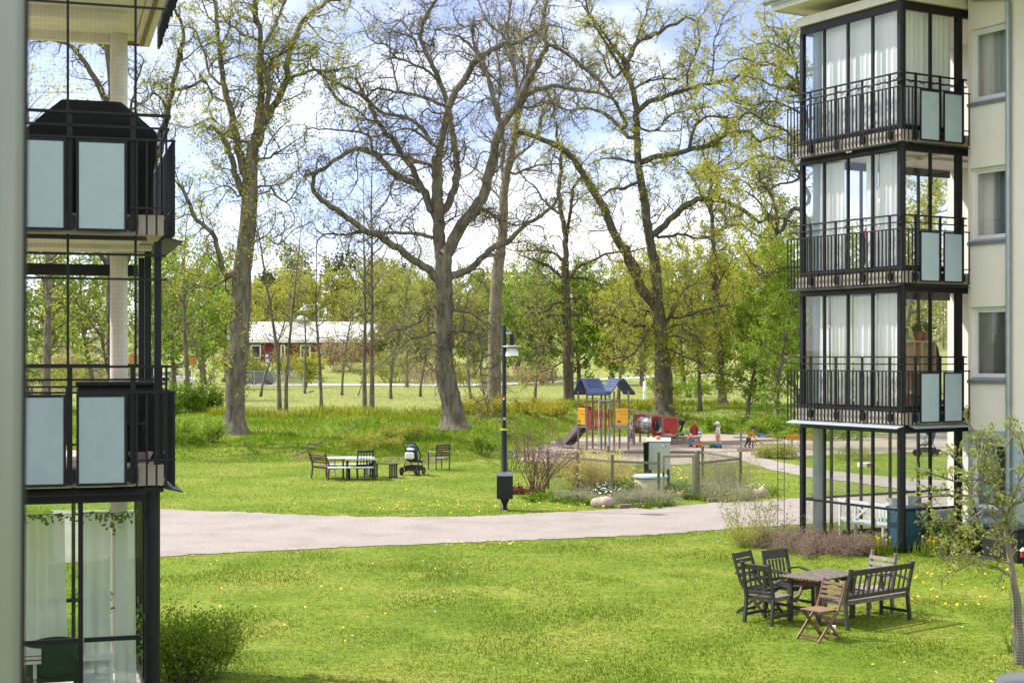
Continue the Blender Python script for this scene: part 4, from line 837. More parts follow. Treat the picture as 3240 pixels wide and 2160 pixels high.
# curtains of the right block
f = FL(3); curtain(RB, 'long white curtain across the top storey, behind the balcony front facing the lawn', [(.30, 2.70), (.30, .34)], f+.06, f+2.48, M['curtain'], .03)
curtain(RB, 'white curtain on the top storey behind the two panes next to the house wall', [(.36, .30), (1.72, .30)], f+.06, f+2.48, M['curtain'], .03)
f = FL(2); curtain(RB, 'narrow white curtain beside the blue grey column on the middle glazed storey', [(.30, 2.72), (.30, 2.40)], f+.06, f+2.46, M['curtain'], .03, flare=.05)
curtain(RB, 'white curtain left of the clear pane with the bulb on the middle glazed storey', [(.30, 2.40), (.30, 1.98)], f+.06, f+2.46, M['curtain'], .03)
curtain(RB, 'white curtain right of the clear pane with the bulb on the middle glazed storey', [(.30, 1.32), (.30, .98)], f+.06, f+2.46, M['curtain'], .03)
curtain(RB, 'white curtain touching the black corner column on the middle glazed storey', [(.30, .94), (.30, .34)], f+.06, f+2.46, M['curtain'], .03)
f = FL(1); curtain(RB, 'white curtain beside the blue grey column on the lowest railed storey', [(.30, 2.75), (.30, 2.48)], f+.1, f+2.46, M['curtain'], .03, flare=.25)
curtain(RB, 'wide white curtain in the second pane of the lowest railed storey', [(.30, 2.42), (.30, 1.76)], f+.1, f+2.46, M['curtain_sheer'], .03)
curtain(RB, 'wide white curtain in the third pane of the lowest railed storey', [(.30, 1.68), (.30, 1.02)], f+.1, f+2.44, M['curtain'], .03, flare=-.12)
curtain(RB, 'white curtain beside the black corner column on the lowest railed storey', [(.30, .94), (.30, .36)], f+.1, f+2.46, M['curtain'], .03)
curtain(RB, 'pale curtain inside the uppermost window of the cream wall', [(2.3, -.95), (2.3, -.1)], 9.55, 11.0, M['curtain_sheer'], .02)
curtain(RB, 'dark grey curtain inside the middle window of the cream wall', [(2.3, -.95), (2.3, -.45)], 6.65, 8.1, M['curtain_grey'], .02)
# string of lights on the top railing
mb = MB(); r_ = random.Random(4); pts = []
for i in range(40): v = 3.3-i*.083; pts.append((0, v, FL(3)+.99+.03*math.sin(i*1.9)+r_.uniform(-.02, .02)))
for i in range(22): pts.append((.02+i*.083, 0, FL(3)+.99+.03*math.sin(i*1.7)+r_.uniform(-.02, .02)))
mb.tube(pts, .012, 4)
for p in pts[::1]:
    q = Vector(p)+Vector((r_.uniform(-.03, .03), r_.uniform(-.05, .05), r_.uniform(-.05, .06))); mb.tube([p, q], [.012, .004], 4)
t = in_block(RB, 'string_lights', 'dark string of fairy lights wound along the topmost balcony rail', 'string lights', 0, 0, 0); mb.build('cable', M['black_matt'], t)
# things inside the right balconies
t = in_block(RB, 'pendant_lamp', 'bare bulb hanging from the ceiling of the middle glazed storey', 'lamp', .9, 1.55, FL(3)-.24)
MB().tube([(0, 0, 0), (0, 0, -.75)], .012, 6).build('cord', M['black_matt'], t); MB().lathe([(.012, -.75), (.03, -.80), (.06, -.9), (.05, -.97), (0, -1.0)], k=12).build('bulb', M['white'], t)
t = in_block(RB, 'shelf_unit', 'pale wooden shelf unit with pots on top behind the lowest railed glazing', 'shelf', .34, .40, FL(1))
for x in (0, .42, .62, 1.02): MB().box((x, 0, 0), (x+.045, .34, 1.45)).build('upright', M['wood_pale'], t)
for z in (.35, .80, 1.12, 1.455): MB().box((-.02, -.01, z), (1.10, .35, z+.035)).build('shelf', M['wood_pale'], t)
for (du, dz, r0, r1, h, m, lab) in [(.22, 1.49, .13, .15, .14, 'stone', 'low grey bowl of green cress on the pale shelf unit'), (.72, 1.49, .09, .12, .2, 'terracotta', 'terracotta pot with a leafy plant on the pale shelf unit'), (.93, 1.49, .09, .11, .18, 'terracotta', 'smaller terracotta pot at the right end of the pale shelf unit')]:
    t2 = in_block(RB, 'flower_pot', lab, 'flower pot', .34+du, .57, FL(1)+dz); MB().lathe([(r0*.8, 0), (r1, h), (r1*.88, h), (r1*.8, h-.03), (0, h-.03)], k=16).build('pot', M[m], t2)
    pl = Plant(7); pl.leaf = [np.array([random.gauss(0, .07), random.gauss(0, .07), h+abs(random.gauss(.07, .09))]) for _ in range(30)]; pl.leaves('foliage', LEAF['shrub'], .045, 2, .02, t2)
t2 = in_block(RB, 'vase', 'white bottle vase standing in the pale shelf unit', 'vase', .34+.53, .5, FL(1)+.835); MB().lathe([(.07, 0), (.10, .05), (.09, .12), (.03, .19), (.03, .26), (.04, .27)], k=14).build('vase_body', M['white'], t2)
t2 = in_block(RB, 'jacket', 'dark jacket hung on the end of the pale shelf unit', 'jacket', 1.50, .55, FL(1)+.3)
mb = MB(); mb.lathe([(.05, 1.12), (.09, 1.05), (.13, .9), (.15, .6), (.17, .3), (.19, .05), (.15, .0)], k=14, sx=1, sy=.7); mb.build('cloth', M['black_matt'], t2)
t2 = in_block(RB, 'doll_house', 'wooden play house with a red roof inside the middle glazed storey', 'toy house', .65, 1.35, FL(2)+.25)
mb = MB(); mb.box((0, 0, .0), (.35, .5, .05)); mb.box((0, 0, .06), (.03, .5, .55)); mb.box((.32, 0, .06), (.35, .5, .55)); mb.box((.04, 0, .3), (.31, .5, .33)); mb.box((.04, .48, .06), (.31, .5, .55))
for x, y in ((0, 0), (.31, 0), (0, .46), (.31, .46)): mb.box((x, y, -.25), (x+.04, y+.04, 0))
mb.build('case', M['wood_red'], t2); MB().prism([(-.06, .55), (.175, .80), (.41, .55)], 'y', -.03, .53).build('roof', M['red'], t2)
t2 = in_block(RB, 'crate', 'red crate on the top storey balcony floor behind the bars', 'crate', .42, .48, FL(3)+.0)
mb = MB(); mb.box((0, 0, 0), (.4, .5, .02)); 
for z in (.04, .14, .24): mb.box((0, 0, z), (.02, .5, z+.08)); mb.box((.38, 0, z), (.4, .5, z+.08)); mb.box((.021, 0, z), (.379, .02, z+.08)); mb.box((.021, .48, z), (.379, .5, z+.08))
mb.build('crate_body', M['red'], t2)
# ground floor room of the right block
def garden_bench_white():
    t = in_block(RB, 'garden_bench', 'white painted bench with crossed back slats inside the ground floor glazing', 'bench', .55, 1.55, .13, R(90))
    W_ = .75; mb = MB()
    for i in range(4): mb.box((-W_, .02+i*.11, .43), (W_, .11+i*.11, .455))
    mb.build('seat', M['white'], t); b = MB()
    b.box((-W_, .46, .50), (W_, .49, .56)); b.box((-W_, .50, .88), (W_, .53, .95))
    for x in (-.25, .25): b.box((x-.02, .47, .56), (x+.02, .51, .88))
    for i in range(4):
        for s in (-1, 1): b.bar((s*(.32+i*.1), .485, .56), (s*(.30+i*.11), .515, .88), .035, .015, (0, 1, 0))
    b.bar((-.23, .48, .57), (.23, .51, .88), .04, .015, (0, 1, 0)); b.bar((.23, .50, .57), (-.23, .53, .88), .04, .015, (0, 1, 0)); b.build('backrest', M['white'], t)
    for x in (-W_-.02, W_-.03):
        MB().box((x, .44, 0), (x+.05, .5, .97)).build('leg', M['white'], t); MB().box((x, .0, 0), (x+.05, .05, .62)).build('leg', M['white'], t); MB().box((x-.01, -.02, .62), (x+.06, .44, .65)).build('armrest', M['white'], t)
    return t
gb = garden_bench_white(); gb.location = at(RB, 1.0, 1.62, .13)
t = in_block(RB, 'table', 'white cloth covered table inside the ground floor glazing', 'table', 2.0, 1.5, .13)
MB().box((-.5, -.7, .72), (.5, .7, .745)).box((-.51, -.71, .5), (-.50, .71, .744)).box((-.5, -.72, .5), (.5, -.71, .744)).build('tablecloth', M['white'], t)
for x, y in ((-.45, -.65), (.4, -.65), (-.45, .6), (.4, .6)): MB().box((x, y, 0), (x+.05, y+.05, .72)).build('leg', M['offwhite'], t)
for i, (u, v, s, m, lab) in enumerate([(1.75, 2.0, (.25, .2, .16), 'offwhite', 'cream carton standing on the covered table near the grey column'), (2.05, 1.65, (.16, .25, .22), 'galv', 'grey box in the middle of the covered table'), (1.8, 1.15, (.2, .2, .12), 'wood_pale', 'small wooden box at the near end of the covered table')]):
    t2 = in_block(RB, 'box', lab, 'box', u, v, .877); mb = MB(); mb.box((-s[0]/2, -s[1]/2, 0), (s[0]/2, s[1]/2, s[2])); mb.box((-s[0]/2-.008, -s[1]/2-.008, s[2]+.001), (s[0]/2+.008, s[1]/2+.008, s[2]+.02)); mb.build('carton', M[m], t2, .005)
t2 = in_block(RB, 'storage_box', 'tall dark blue lidded box beside the corner column on the ground floor', 'box', .36, .30, .13); MB().box((0, 0, 0), (.55, .5, .86)).build('body', M['teal_dark'], t2, .03); MB().box((-.02, -.02, .862), (.57, .52, .93)).build('lid', M['teal_dark'], t2, .02)
t2 = in_block(RB, 'crate', 'blue and white plastic crate under the white bench', 'crate', .50, .62, .13); MB().box((0, 0, 0), (.4, .4, .26)).build('body', M['blue_toy'], t2, .01); MB().box((-.01, -.01, .262), (.41, .41, .31)).build('lid', M['white'], t2, .01)
def sack(root, lab, u, v, z, r, h, m, col):
    t = in_block(root, 'bag', lab, 'bag', u, v, z); mb = MB(); mb.lathe([(r*.7, 0), (r, h*.2), (r*.95, h*.55), (r*.6, h*.8), (r*.2, h*.92), (r*.3, h), (.001, h)], k=14)
    mb.v = [(x*(1+.12*math.sin(7*z_+3*x*9)), y*(1+.12*math.cos(9*z_+y*11)), z_) for x, y, z_ in mb.v]; mb.build('sack', m, t); return t
fabric('bag_green', (.10, .32, .12)); fabric('bag_blue', (.03, .20, .50)); fabric('bag_white', (.65, .66, .66))
sack(RB, 'green plastic bag on the ground floor beside the house wall', 1.45, .62, .45, .24, .5, M['bag_green'], None); sack(RB, 'bright blue plastic bag under the green bag', 1.3, .62, .13, .26, .36, M['bag_blue'], None); sack(RB, 'white plastic bag lying by the blue bag', 1.85, .75, .13, .22, .34, M['bag_white'], None)
t = thing('trellis', 'tall thin black wire trellis beside the ground floor glazing', 'trellis', at(RB, -.18, 3.5, .1), R(30.5))
mb = MB()
for x in (-.11, .11): mb.tube([(0, x, 0), (0, x, 2.3)], .008, 5)
for i in range(10): mb.tube([(0, -.11, .2+i*.23), (0, .11, .2+i*.23)], .005, 4)
mb.build('wire_grid', M['black_matt'], t)
# ---- left block
LB = thing('apartment_building', 'near apartment block with black railed balconies at the left edge', 'building', (-3.985, 17.49, -.1), R(17.3)); LB.scale = (-1, 1, 1)
MB().box((1.92, -12, -.2), (2.2, -.001, 11.8)).box((2.2, -.3, -.2), (8, -.002, 11.8)).build('wall', M['render_cream'], LB)
for k in (1, 2): balcony(LB, k, glazed=False)
balcony(LB, 0)
MB().box((.05, .05, FL(1)-.31), (1.9, .30, FL(1)-.255)).build('lintel', M['black'], LB)
MB().box((.1, .1, -.1), (4.75, 3.2, .13)).build('floor_slab', M['concrete_pale'], LB)
round_column(LB, M['concrete_pale'])
f3 = FL(3)
mb = MB(); mb.box((.2, .1, f3-.23), (4.8, 3.4, f3-.05)); mb.box((.45, 1.5, f3-.36), (4.8, 1.68, f3-.231)); mb.box((.45, 3.0, f3-.34), (4.8, 3.12, f3-.231)); mb.build('ceiling', M['soffit'], LB)
MB().box((-.02, .05, f3-.26), (.19, 3.55, f3+.1)).box((.191, 3.42, f3-.26), (4.8, 3.5, f3+.1)).build('soffit_trim', M['soffit'], LB); MB().box((.07, .1, f3-.285), (.12, 3.40, f3-.262)).box((.13, 3.36, f3-.285), (4.8, 3.41, f3-.262)).build('cornice_strip', M['wood_brown'], LB)
mb = MB(); r_ = random.Random(8)
for i in range(90): v = -.2+i*.042; mb.box((-.14-r_.uniform(0, .03), v, f3-.2-r_.uniform(0, .1)), (-.125, v+.034, f3+.25))
mb.build('eave_fringe', M['black_matt'], LB)
mb = MB(); f = FL(2)
for u in (.37, 1.12): mb.box((u-.014, .02, f+1.17), (u+.014, .05, f3-.24))
mb.box((.0, .02, f+2.38), (4.7, .045, f+2.405))
f = FL(1)
for u in (.37, 1.12): mb.box((u-.014, .02, f+1.17), (u+.014, .05, FL(2)-.24))
mb.box((.02, .021, f+2.42), (4.7, .046, f+2.45)); mb.box((.02, .021, f+2.14), (4.7, .046, f+2.165))
for v in (.2, 1.9, 3.2): mb.box((.07, v-.045, f), (.15, v+.045, FL(2)-.3))
mb.box((.16, 3.16, f+2.35), (4.7, 3.24, f+2.5))
for k in (1, 2):                                # railing on the far side
    f = FL(k); mb.box((-.02, 3.3, f+1.13), (4.7, 3.36, f+1.16)); mb.box((-.02, 3.32, f+.84), (4.7, 3.345, f+.865)); mb.box((-.02, 3.32, f+.06), (4.7, 3.345, f+.085))
    for i in range(20): mb.box((.2+i*.22, 3.325, f+.086), (.218+i*.22, 3.34, f+.839))
mb.build('support_frame', M['black'], LB)
# netting
M['net'] = mat('net_cord', (.02, .022, .02), None, .8)
def net(lab, f, z1):
    t = in_block(LB, 'bird_net', lab, 'net', 0, 0, 0); mb = MB(); rr = .0006
    for i in range(38): u = .02+i*.05; mb.tube([(-u, .03, f), (-u, .03, z1)], rr, 3, False)
    z = f
    while z < z1: mb.tube([(.0, .03, z), (-1.9, .03, z)], rr, 3, False); z += .05
    mb.build('mesh_cord', M['net'], t)
net('fine bird netting stretched over the upper left balcony opening', FL(2)+1.17, FL(3)-.25); net('fine bird netting stretched over the middle left balcony opening', FL(1)+1.17, FL(2)-.32)
# barbecue under a cover
t = in_block(LB, 'barbecue', 'barbecue grill under a black fabric cover on the upper left balcony', 'barbecue', .84, .75, FL(2))
secs = [(0, .68, .30), (.5, .70, .32), (.86, .74, .34), (1.03, .735, .34), (1.12, .635, .31), (1.27, .465, .25), (1.36, .365, .21), (1.38, .345, .18)]
V = []; n = 40
for z, hx, hy in secs:
    for j in range(n):
        a = 2*math.pi*j/n; c, s = math.cos(a), math.sin(a); e = .26; x = hx*math.copysign(abs(c)**e, c); y = hy*math.copysign(abs(s)**e, s); w_ = 1+.02*math.sin(9*a+z*5)+(.02*math.sin(17*a) if z < .9 else 0); V.append((x*w_, y*w_, z))
mb = MB(); mb.add(V, [(i*n+j, i*n+(j+1) % n, (i+1)*n+(j+1) % n, (i+1)*n+j) for i in range(len(secs)-1) for j in range(n)], True); mb.add(V[-n:], [tuple(range(n))]); fabric('cover', (.012, .012, .013)); mb.build('cover', M['cover'], t)
mb = MB(); 
for x in (-.6, .55): mb.box((x, -.25, -.01), (x+.05, -.2, .3)); mb.box((x, .2, -.01), (x+.05, .25, .3))
mb.build('trolley', M['black_matt'], t)
# black round-backed chairs and clutter on the middle balcony
def wire_chair(lab, u, v, rz):
    t = in_block(LB, 'chair', lab, 'chair', u, v, FL(1), rz); mb = MB(); mb.lathe([(0, .44), (.22, .44), (.23, .46), (.22, .48), (0, .48)], k=18); mb.build('seat', M['black_matt'], t)
    b = MB(); arc = [(.25*math.cos(a), .25*math.sin(a), .84) for a in np.linspace(-.3, math.pi+.3, 12)]; b.tube(arc, .02, 6)
    for a in np.linspace(0, math.pi, 7): b.tube([(.21*math.cos(a), .21*math.sin(a), .47), (.25*math.cos(a), .25*math.sin(a), .84)], .012, 5)
    b.build('backrest', M['black_matt'], t)
    for sx, sy in ((-1, -1), (1, -1), (1, 1), (-1, 1)): MB().tube([(sx*.15, sy*.15, .45), (sx*.21, sy*.21, 0)], .014, 6).build('leg', M['black_matt'], t)
wire_chair('black round backed chair behind the bars of the middle left balcony', .42, .55, 0)
t = in_block(LB, 'side_table', 'small white topped table behind the bars of the middle left balcony', 'table', .25, 1.25, FL(1)); MB().lathe([(0, .5), (.26, .5), (.27, .52), (0, .525)], k=18).build('tabletop', M['white'], t)
for a in (0, 2.1, 4.2): MB().tube([(.2*math.cos(a), .2*math.sin(a), .5), (.24*math.cos(a), .24*math.sin(a), 0)], .014, 6).build('leg', M['black_matt'], t)
t = in_block(LB, 'cushion_box', 'black storage box standing against the middle left balcony railing', 'box', .55, .95, FL(1)); MB().box((-.45, -.25, 0), (.45, .25, .90)).build('body', M['black_matt'], t, .02); MB().box((-.47, -.27, .902), (.47, .27, .96)).build('lid', M['black_matt'], t, .02)
t = in_block(LB, 'stone_bowl', 'rough stone bowl on the floor of the middle left balcony', 'bowl', .28, .62, FL(1)); MB().lathe([(.09, 0), (.15, .12), (.13, .13), (.08, .05), (0, .05)], k=14).build('bowl', M['stone'], t)
# left ground floor room
curtain(LB, 'pale sheer curtain gathered in the left half of the lower left glazing', [(1.62, 1.0), (1.15, .75)], .9, 2.42, M['curtain_sheer'], .03, flare=.15)
curtain(LB, 'pale sheer curtain drawn beside the round column in the lower left glazing', [(.98, .62), (.62, .62)], .16, 2.46, M['curtain_sheer'], .03)
curtain(LB, 'narrow pale curtain in the corner of the lower left glazing', [(.58, .5), (.36, .36)], .16, 2.46, M['curtain_sheer'], .02, flare=.1)
t = in_block(LB, 'armchair', 'dark round backed armchair inside the lower left glazing', 'chair', 1.25, .75, .13, R(180)); mb = MB()
V = []; n = 16; rows = 6
for j in range(rows):
    for i in range(n): a = math.pi*i/(n-1); z = .42+.48*j/(rows-1)*(.7+.3*math.sin(a)); V.append((.33*math.cos(a)*(1+.05*j/rows), .30*math.sin(a)*(1+.08*j/rows)+.0, z))
mb.add(V, [(j*n+i, j*n+i+1, (j+1)*n+i+1, (j+1)*n+i) for j in range(rows-1) for i in range(n-1)], True); fabric('green_cloth', (.03, .06, .05)); b = mb.build('backrest', M['green_cloth'], t); sm_ = b.modifiers.new('thick', 'SOLIDIFY'); sm_.thickness = .05
MB().box((-.28, -.3, .36), (.28, .26, .45)).build('seat', M['green_cloth'], t, .03)
for x, y in ((-.25, -.26), (.22, -.26), (-.25, .2), (.22, .2)): MB().box((x, y, 0), (x+.04, y+.04, .36)).build('leg', M['black_matt'], t)
t = in_block(LB, 'table', 'small table with a red bordered white cloth inside the lower left glazing', 'table', 1.72, .75, .13); MB().box((-.3, -.3, .74), (.3, .3, .76)).build('tabletop', M['offwhite'], t); MB().box((-.31, -.31, .60), (.31, -.302, .765)).box((.302, -.30, .60), (.31, .31, .765)).box((-.31, -.31, .766), (.31, .31, .772)).build('cloth', M['white'], t); MB().box((-.312, -.315, .64), (.312, -.312, .655)).box((-.312, -.315, .69), (.312, -.312, .70)).build('border', M['red'], t)
for x, y in ((-.26, -.26), (.22, -.26), (-.26, .22), (.22, .22)): MB().box((x, y, 0), (x+.04, y+.04, .74)).build('leg', M['offwhite'], t)
t = in_block(LB, 'stool', 'white folding stool inside the lower left glazing near the corner', 'stool', .80, .50, .13); MB().box((-.2, -.16, .62), (.2, .16, .65)).box((-.2, -.16, .34), (.2, .16, .36)).build('seat', M['white'], t)
for x, y in ((-.19, -.14), (.16, -.14), (-.19, .11), (.16, .11)): MB().box((x, y, 0), (x+.03, y+.03, .62)).build('leg', M['white'], t)
def potted_tree(root, lab, u, v, z, H, nb, seed):
    t = in_block(root, 'olive_tree', lab, 'potted tree', u, v, z); MB().lathe([(.13, 0), (.19, .32), (.17, .32), (.16, .28), (0, .28)], k=18).build('pot', M['stone'], t)
    p = Plant(seed); tr = p.walk(np.array([0, 0, .28]), np.array([0, 0, 1.]), H*.65, 8, .06, .1); p.chain(tr, np.linspace(.018, .012, 8), 6); p.grow(tr, np.linspace(.018, .012, 8), 0, [dict(sp=.05, len=(.3, .6), r=.007, n=6, wig=.16, trop=.0, start=.45, k=3, up=.35, leaf=1, ln=5, ls=.04), dict(sp=.08, len=(.1, .25), r=.004, n=4, wig=.15, trop=-.02, start=.2, k=3, up=.2, leaf=1, ln=4, ls=.03, tip=False)])
    p.wood('trunk', M['bark_dark'], t); p.leaves('foliage', LEAF['mid'], .035, 2, .03, t, flat=.28)
potted_tree(LB, 'potted olive tree inside the lower left glazing', .78, .95, .13, 1.5, 20, 5)
t = in_block(LB, 'ivy_garland', 'ivy garland hanging under the top frame of the lower left glazing', 'garland', 0, 0, 0); p = Plant(9)
for i in range(70): x = -.3-1.6*i/70; p.leaf += [np.array([x, .3, 2.47-abs(random.gauss(0, .05))])]
for i in range(18): p.leaf += [np.array([random.uniform(-.75, -.5), .3, random.uniform(2.25, 2.45)])]
p.chain(np.array([(-.3-1.6*i/11, .3, 2.47+.01*math.sin(i*2)) for i in range(12)]), np.full(12, .006), 4); p.wood('stem', M['bark_dark'], t); p.leaves('foliage', LEAF['shrub'], .032, 2, .02, t)
t = in_block(LB, 'climbing_plant', 'leafy climbing plant inside the lower left glazing at the far left', 'plant', 1.75, 1.5, .13); p = Plant(19)
for i in range(9):
    s_ = p.walk(np.array([random.uniform(-.35, .25), random.uniform(-.2, .2), .35]), np.array([0, 0, 1.]), random.uniform(1.2, 2.0), 9, .08, .1); p.chain(s_, np.linspace(.008, .004, 9), 4)
    for q in s_: p.leaf += [q+np.random.normal(0, .05, 3) for _ in range(5)]
MB().box((-.45, -.25, 0), (.35, .25, .36)).build('planter', M['wood_grey'], t); p.wood('stem', M['bark_dark'], t); p.leaves('foliage', LEAF['shrub'], .045, 1, .03, t, flat=.4)
# ---- window frame of the viewer's own flat and the end of its railing
t = thing('window_frame', 'out of focus pale grey window frame upright at the left edge', 'window frame', (-.452, 1.2, 2.5))
fr_ = MB(); fr_.prism([(-.30, -.06), (-.05, -.06)]+[(-.05+.09*math.sin(a), .03-.09*math.cos(a)) for a in np.linspace(.15, 1.5, 9)]+[(.04, .05), (-.30, .05)], 'z', 0, 3.6); fr_.sm = [True]*len(fr_.sm); M['frame_grey'] = mat('frame_paint', (.27, .29, .275), (.26, .28, .265), .4, 3); o = fr_.build('upright', M['frame_grey'], t); o.rotation_euler = (0, R(.35), 0); o.location = (-.004, 0, 0)
MB().box((.030, .0505, 0), (.0415, .056, 3.6)).build('seal', M['rubber'], o)
M['dark_grey'] = mat('dark_grey_paint', (.09, .095, .11), None, .6)
t = thing('rail_post', 'out of focus grey rounded railing post at the lower right corner', 'railing', (.352, 1.0, 2.8))
MB().lathe([(.042, 0), (.042, 1.15), (.038, 1.172), (.028, 1.185), (0, 1.19)], k=20).build('post', M['dark_grey'], t); MB().box((.0425, -.02, 1.10), (.6, .02, 1.14)).build('handrail', M['dark_grey'], t)
# ------------------------------------------------------------------ garden furniture (own frame: x to the sitter's right hand side, front is +y)
def slat_seat(t, w, d, h, n, m, y0=-.5, along='x'):
    mb = MB()
    if along == 'x':
        s = d/n
        for i in range(n): mb.box((-w/2+.01, y0+i*s+.006, h-.022), (w/2-.01, y0+(i+1)*s-.006, h))
    else:
        s = w/n
        for i in range(n): mb.box((-w/2+i*s+.006, y0, h-.022), (-w/2+(i+1)*s-.006, y0+d, h))
    mb.box((-w/2+.02, y0+.03, h-.075), (w/2-.02, y0+.055, h-.023)); mb.box((-w/2+.02, y0+d-.05, h-.075), (w/2-.02, y0+d-.022, h-.023))
    mb.box((-w/2+.02, y0+.056, h-.07), (-w/2+.045, y0+d-.051, h-.023)); mb.box((w/2-.045, y0+.056, h-.07), (w/2-.02, y0+d-.051, h-.023))
    return mb.build('seat', M[m], t, .003)
def arm_seat(name, label, cat, w=.58, d=.52, m='wood_dark', m_seat=None, back='vertical', nslat=4, H=.92, arms=True, low=True, group=None, arm_m=None, curved=True, lean=.09, sh=.43):
    """armchair or bench: four legs, slatted seat, slatted back, two arm rests"""
    t = thing(name, label, cat, (0, 0, 0), 0, group); h = w/2
    for sx in (-1, 1):
        x = sx*(h-.025)
        l = MB(); l.path([(x, -d/2-.03, 0), (x, -d/2+.02, sh-.02), (x, -d/2-.01, sh+.15), (x, -d/2-lean, H)], .05, .05, (0, 1, 0)); l.box((x-.028, -d/2-lean-.03, H), (x+.028, -d/2-lean+.03, H+.02)); l.build('leg', M[m], t, .004)
        l = MB(); l.bar((x, d/2-.03, 0), (x, d/2-.03, .64 if arms else sh-.03), .05, .05, (0, 1, 0)); l.build('leg', M[m], t, .004)
        if arms:
            a = MB(); ys = np.linspace(-d/2-.03, d/2+.03, 6)
            a.path([(x, y, .66+(.025*math.sin((i-1)*1.4) if curved else 0)) for i, y in enumerate(ys)], .062, .032); a.build('armrest', M[arm_m or m], t, .004)
        if low: MB().bar((x, -d/2+.0, .13), (x, d/2-.055, .13), .03, .045).build('stretcher', M[m], t)
    slat_seat(t, w-.02, d-.04, sh, 6, m_seat or m, -d/2+.03)
    b = MB(); y_at = lambda z: -d/2-.01-(lean-.01)*(z-sh-.12)/(H-sh-.12)
    if back == 'vertical':
        b.bar((-h+.05, y_at(H-.05), H-.05), (h-.05, y_at(H-.05), H-.05), .03, .085, (0, -.2, 1)); b.bar((-h+.05, y_at(sh+.06), sh+.06), (h-.05, y_at(sh+.06), sh+.06), .028, .06, (0, -.1, 1))
        for i in range(nslat):
            x = -h+.05+(w-.1)*(i+1)/(nslat+1); b.bar((x, y_at(sh+.09), sh+.09), (x, y_at(H-.09), H-.09), .035, .015, (0, 1, 0))
    elif back == 'board':
        b.bar((-h+.05, y_at(H-.06), H-.06), (h-.05, y_at(H-.06), H-.06), .03, .15, (0, -.2, 1)); b.bar((-h+.05, y_at(sh+.06), sh+.06), (h-.05, y_at(sh+.06), sh+.06), .028, .06, (0, -.1, 1))
        for i in range(nslat):
            x = -h+.05+(w-.1)*(i+1)/(nslat+1); b.bar((x, y_at(sh+.09), sh+.09), (x, y_at(H-.14), H-.14), .045, .015, (0, 1, 0))
    else:
        for i in range(nslat):
            z = sh+.10+(H-sh-.14)*(i+.5)/nslat; b.bar((-h+.0, y_at(z)+.03, z), (h-.0, y_at(z)+.03, z), .018, (H-sh-.14)/nslat*.66, (0, -.2, 1))
    b.build('backrest', M[m_seat if back == 'horizontal' and m_seat else m], t, .003)
    return t
def face(t, c, d, z=None): t.location = (c.x, c.y, gz(c.x, c.y) if z is None else z); t.rotation_euler = (0, 0, math.atan2(d.y, d.x)-math.pi/2)
# --- near table group
l_, f_, r_, n_ = [PZ(*Z6(*p), .72) for p in ((557, 470), (1085, 392), (1410, 437), (960, 523))]
c = (l_+f_+r_+n_)/4; ax = (r_-n_+f_-l_).normalized()
t = thing('garden_table', 'slatted brown wooden garden table among the chairs on the near lawn', 'table', (c.x, c.y, 0), math.atan2(ax.y, ax.x))
mb = MB()
for i in range(11): mb.box((-.62, -.37+i*.0675, .70), (.62, -.37+i*.0675+.050, .722))
for x in (-.42, 0, .42): mb.box((x-.03, -.34, .66), (x+.03, .34, .699))
mb.build('tabletop', M['wood_grey'], t, .003)
for x in (-.46, .46):
    for y in (-.27, .27): MB().box((x-.035, y-.035, 0), (x+.035, y+.035, .659)).build('leg', M['wood_red'], t, .004)
    MB().box((x-.02, -.234, .18), (x+.02, .234, .25)).build('stretcher', M['wood_red'], t); MB().box((x-.02, -.234, .58), (x+.02, .234, .655)).build('apron', M['wood_red'], t)
    s = 1 if x < 0 else -1
    for y in (-.20, .20): MB().bar((x+s*.03, y, .30), (x+s*.36, y, .655), .03, .05, (0, 1, 0)).build('brace', M['wood_red'], t)
a_, b_ = PZ(*Z6(1270, 1050)), PZ(*Z6(1930, 935)); v = (b_-a_); W_ = v.length+.05; dr = Vector((-v.y, v.x, 0)).normalized()
t = arm_seat('garden_bench', 'dark stained slatted garden bench with its back to the viewer on the near lawn', 'bench', W_, .56, 'wood_dark', 'wood_grey', 'vertical', 11, .92); c = (a_+b_)/2+dr*.28; face(t, c, dr)
a_, b_ = PZ(*Z6(215, 965)), PZ(*Z6(478, 1005)); v = b_-a_; dr = Vector((-v.y, v.x, 0)).normalized(); c = (a_+b_)/2+dr*.26
t = arm_seat('garden_chair', 'dark slatted garden armchair nearest the viewer at the left end of the table', 'chair', max(.56, v.length+.05), .54, 'wood_dark', 'wood_grey', 'vertical', 4, .95, group=None); face(t, c, dr)
def aim(px, z, p, q, zz): a = PZ(*Z6(*p), zz); b = PZ(*Z6(*q), zz); d = b-a; d.z = 0; return PZ(*Z6(*px), z), d.normalized()
c, d = aim((680, 560), .43, (640, 370), (880, 405), .66)
t = arm_seat('garden_chair', 'dark garden armchair with a broad top board, behind the left end of the table', 'chair', .60, .54, 'wood_dark', None, 'board', 5, .95); face(t, c, d)
c, d = aim((1500, 585), .43, (1400, 370), (1165, 392), .66)
t = arm_seat('garden_chair', 'grey weathered armchair with horizontal back slats at the far right end of the table', 'chair', .58, .54, 'wood_grey', 'wood_silver', 'horizontal', 4, .95, low=False, curved=False); face(t, c, d)
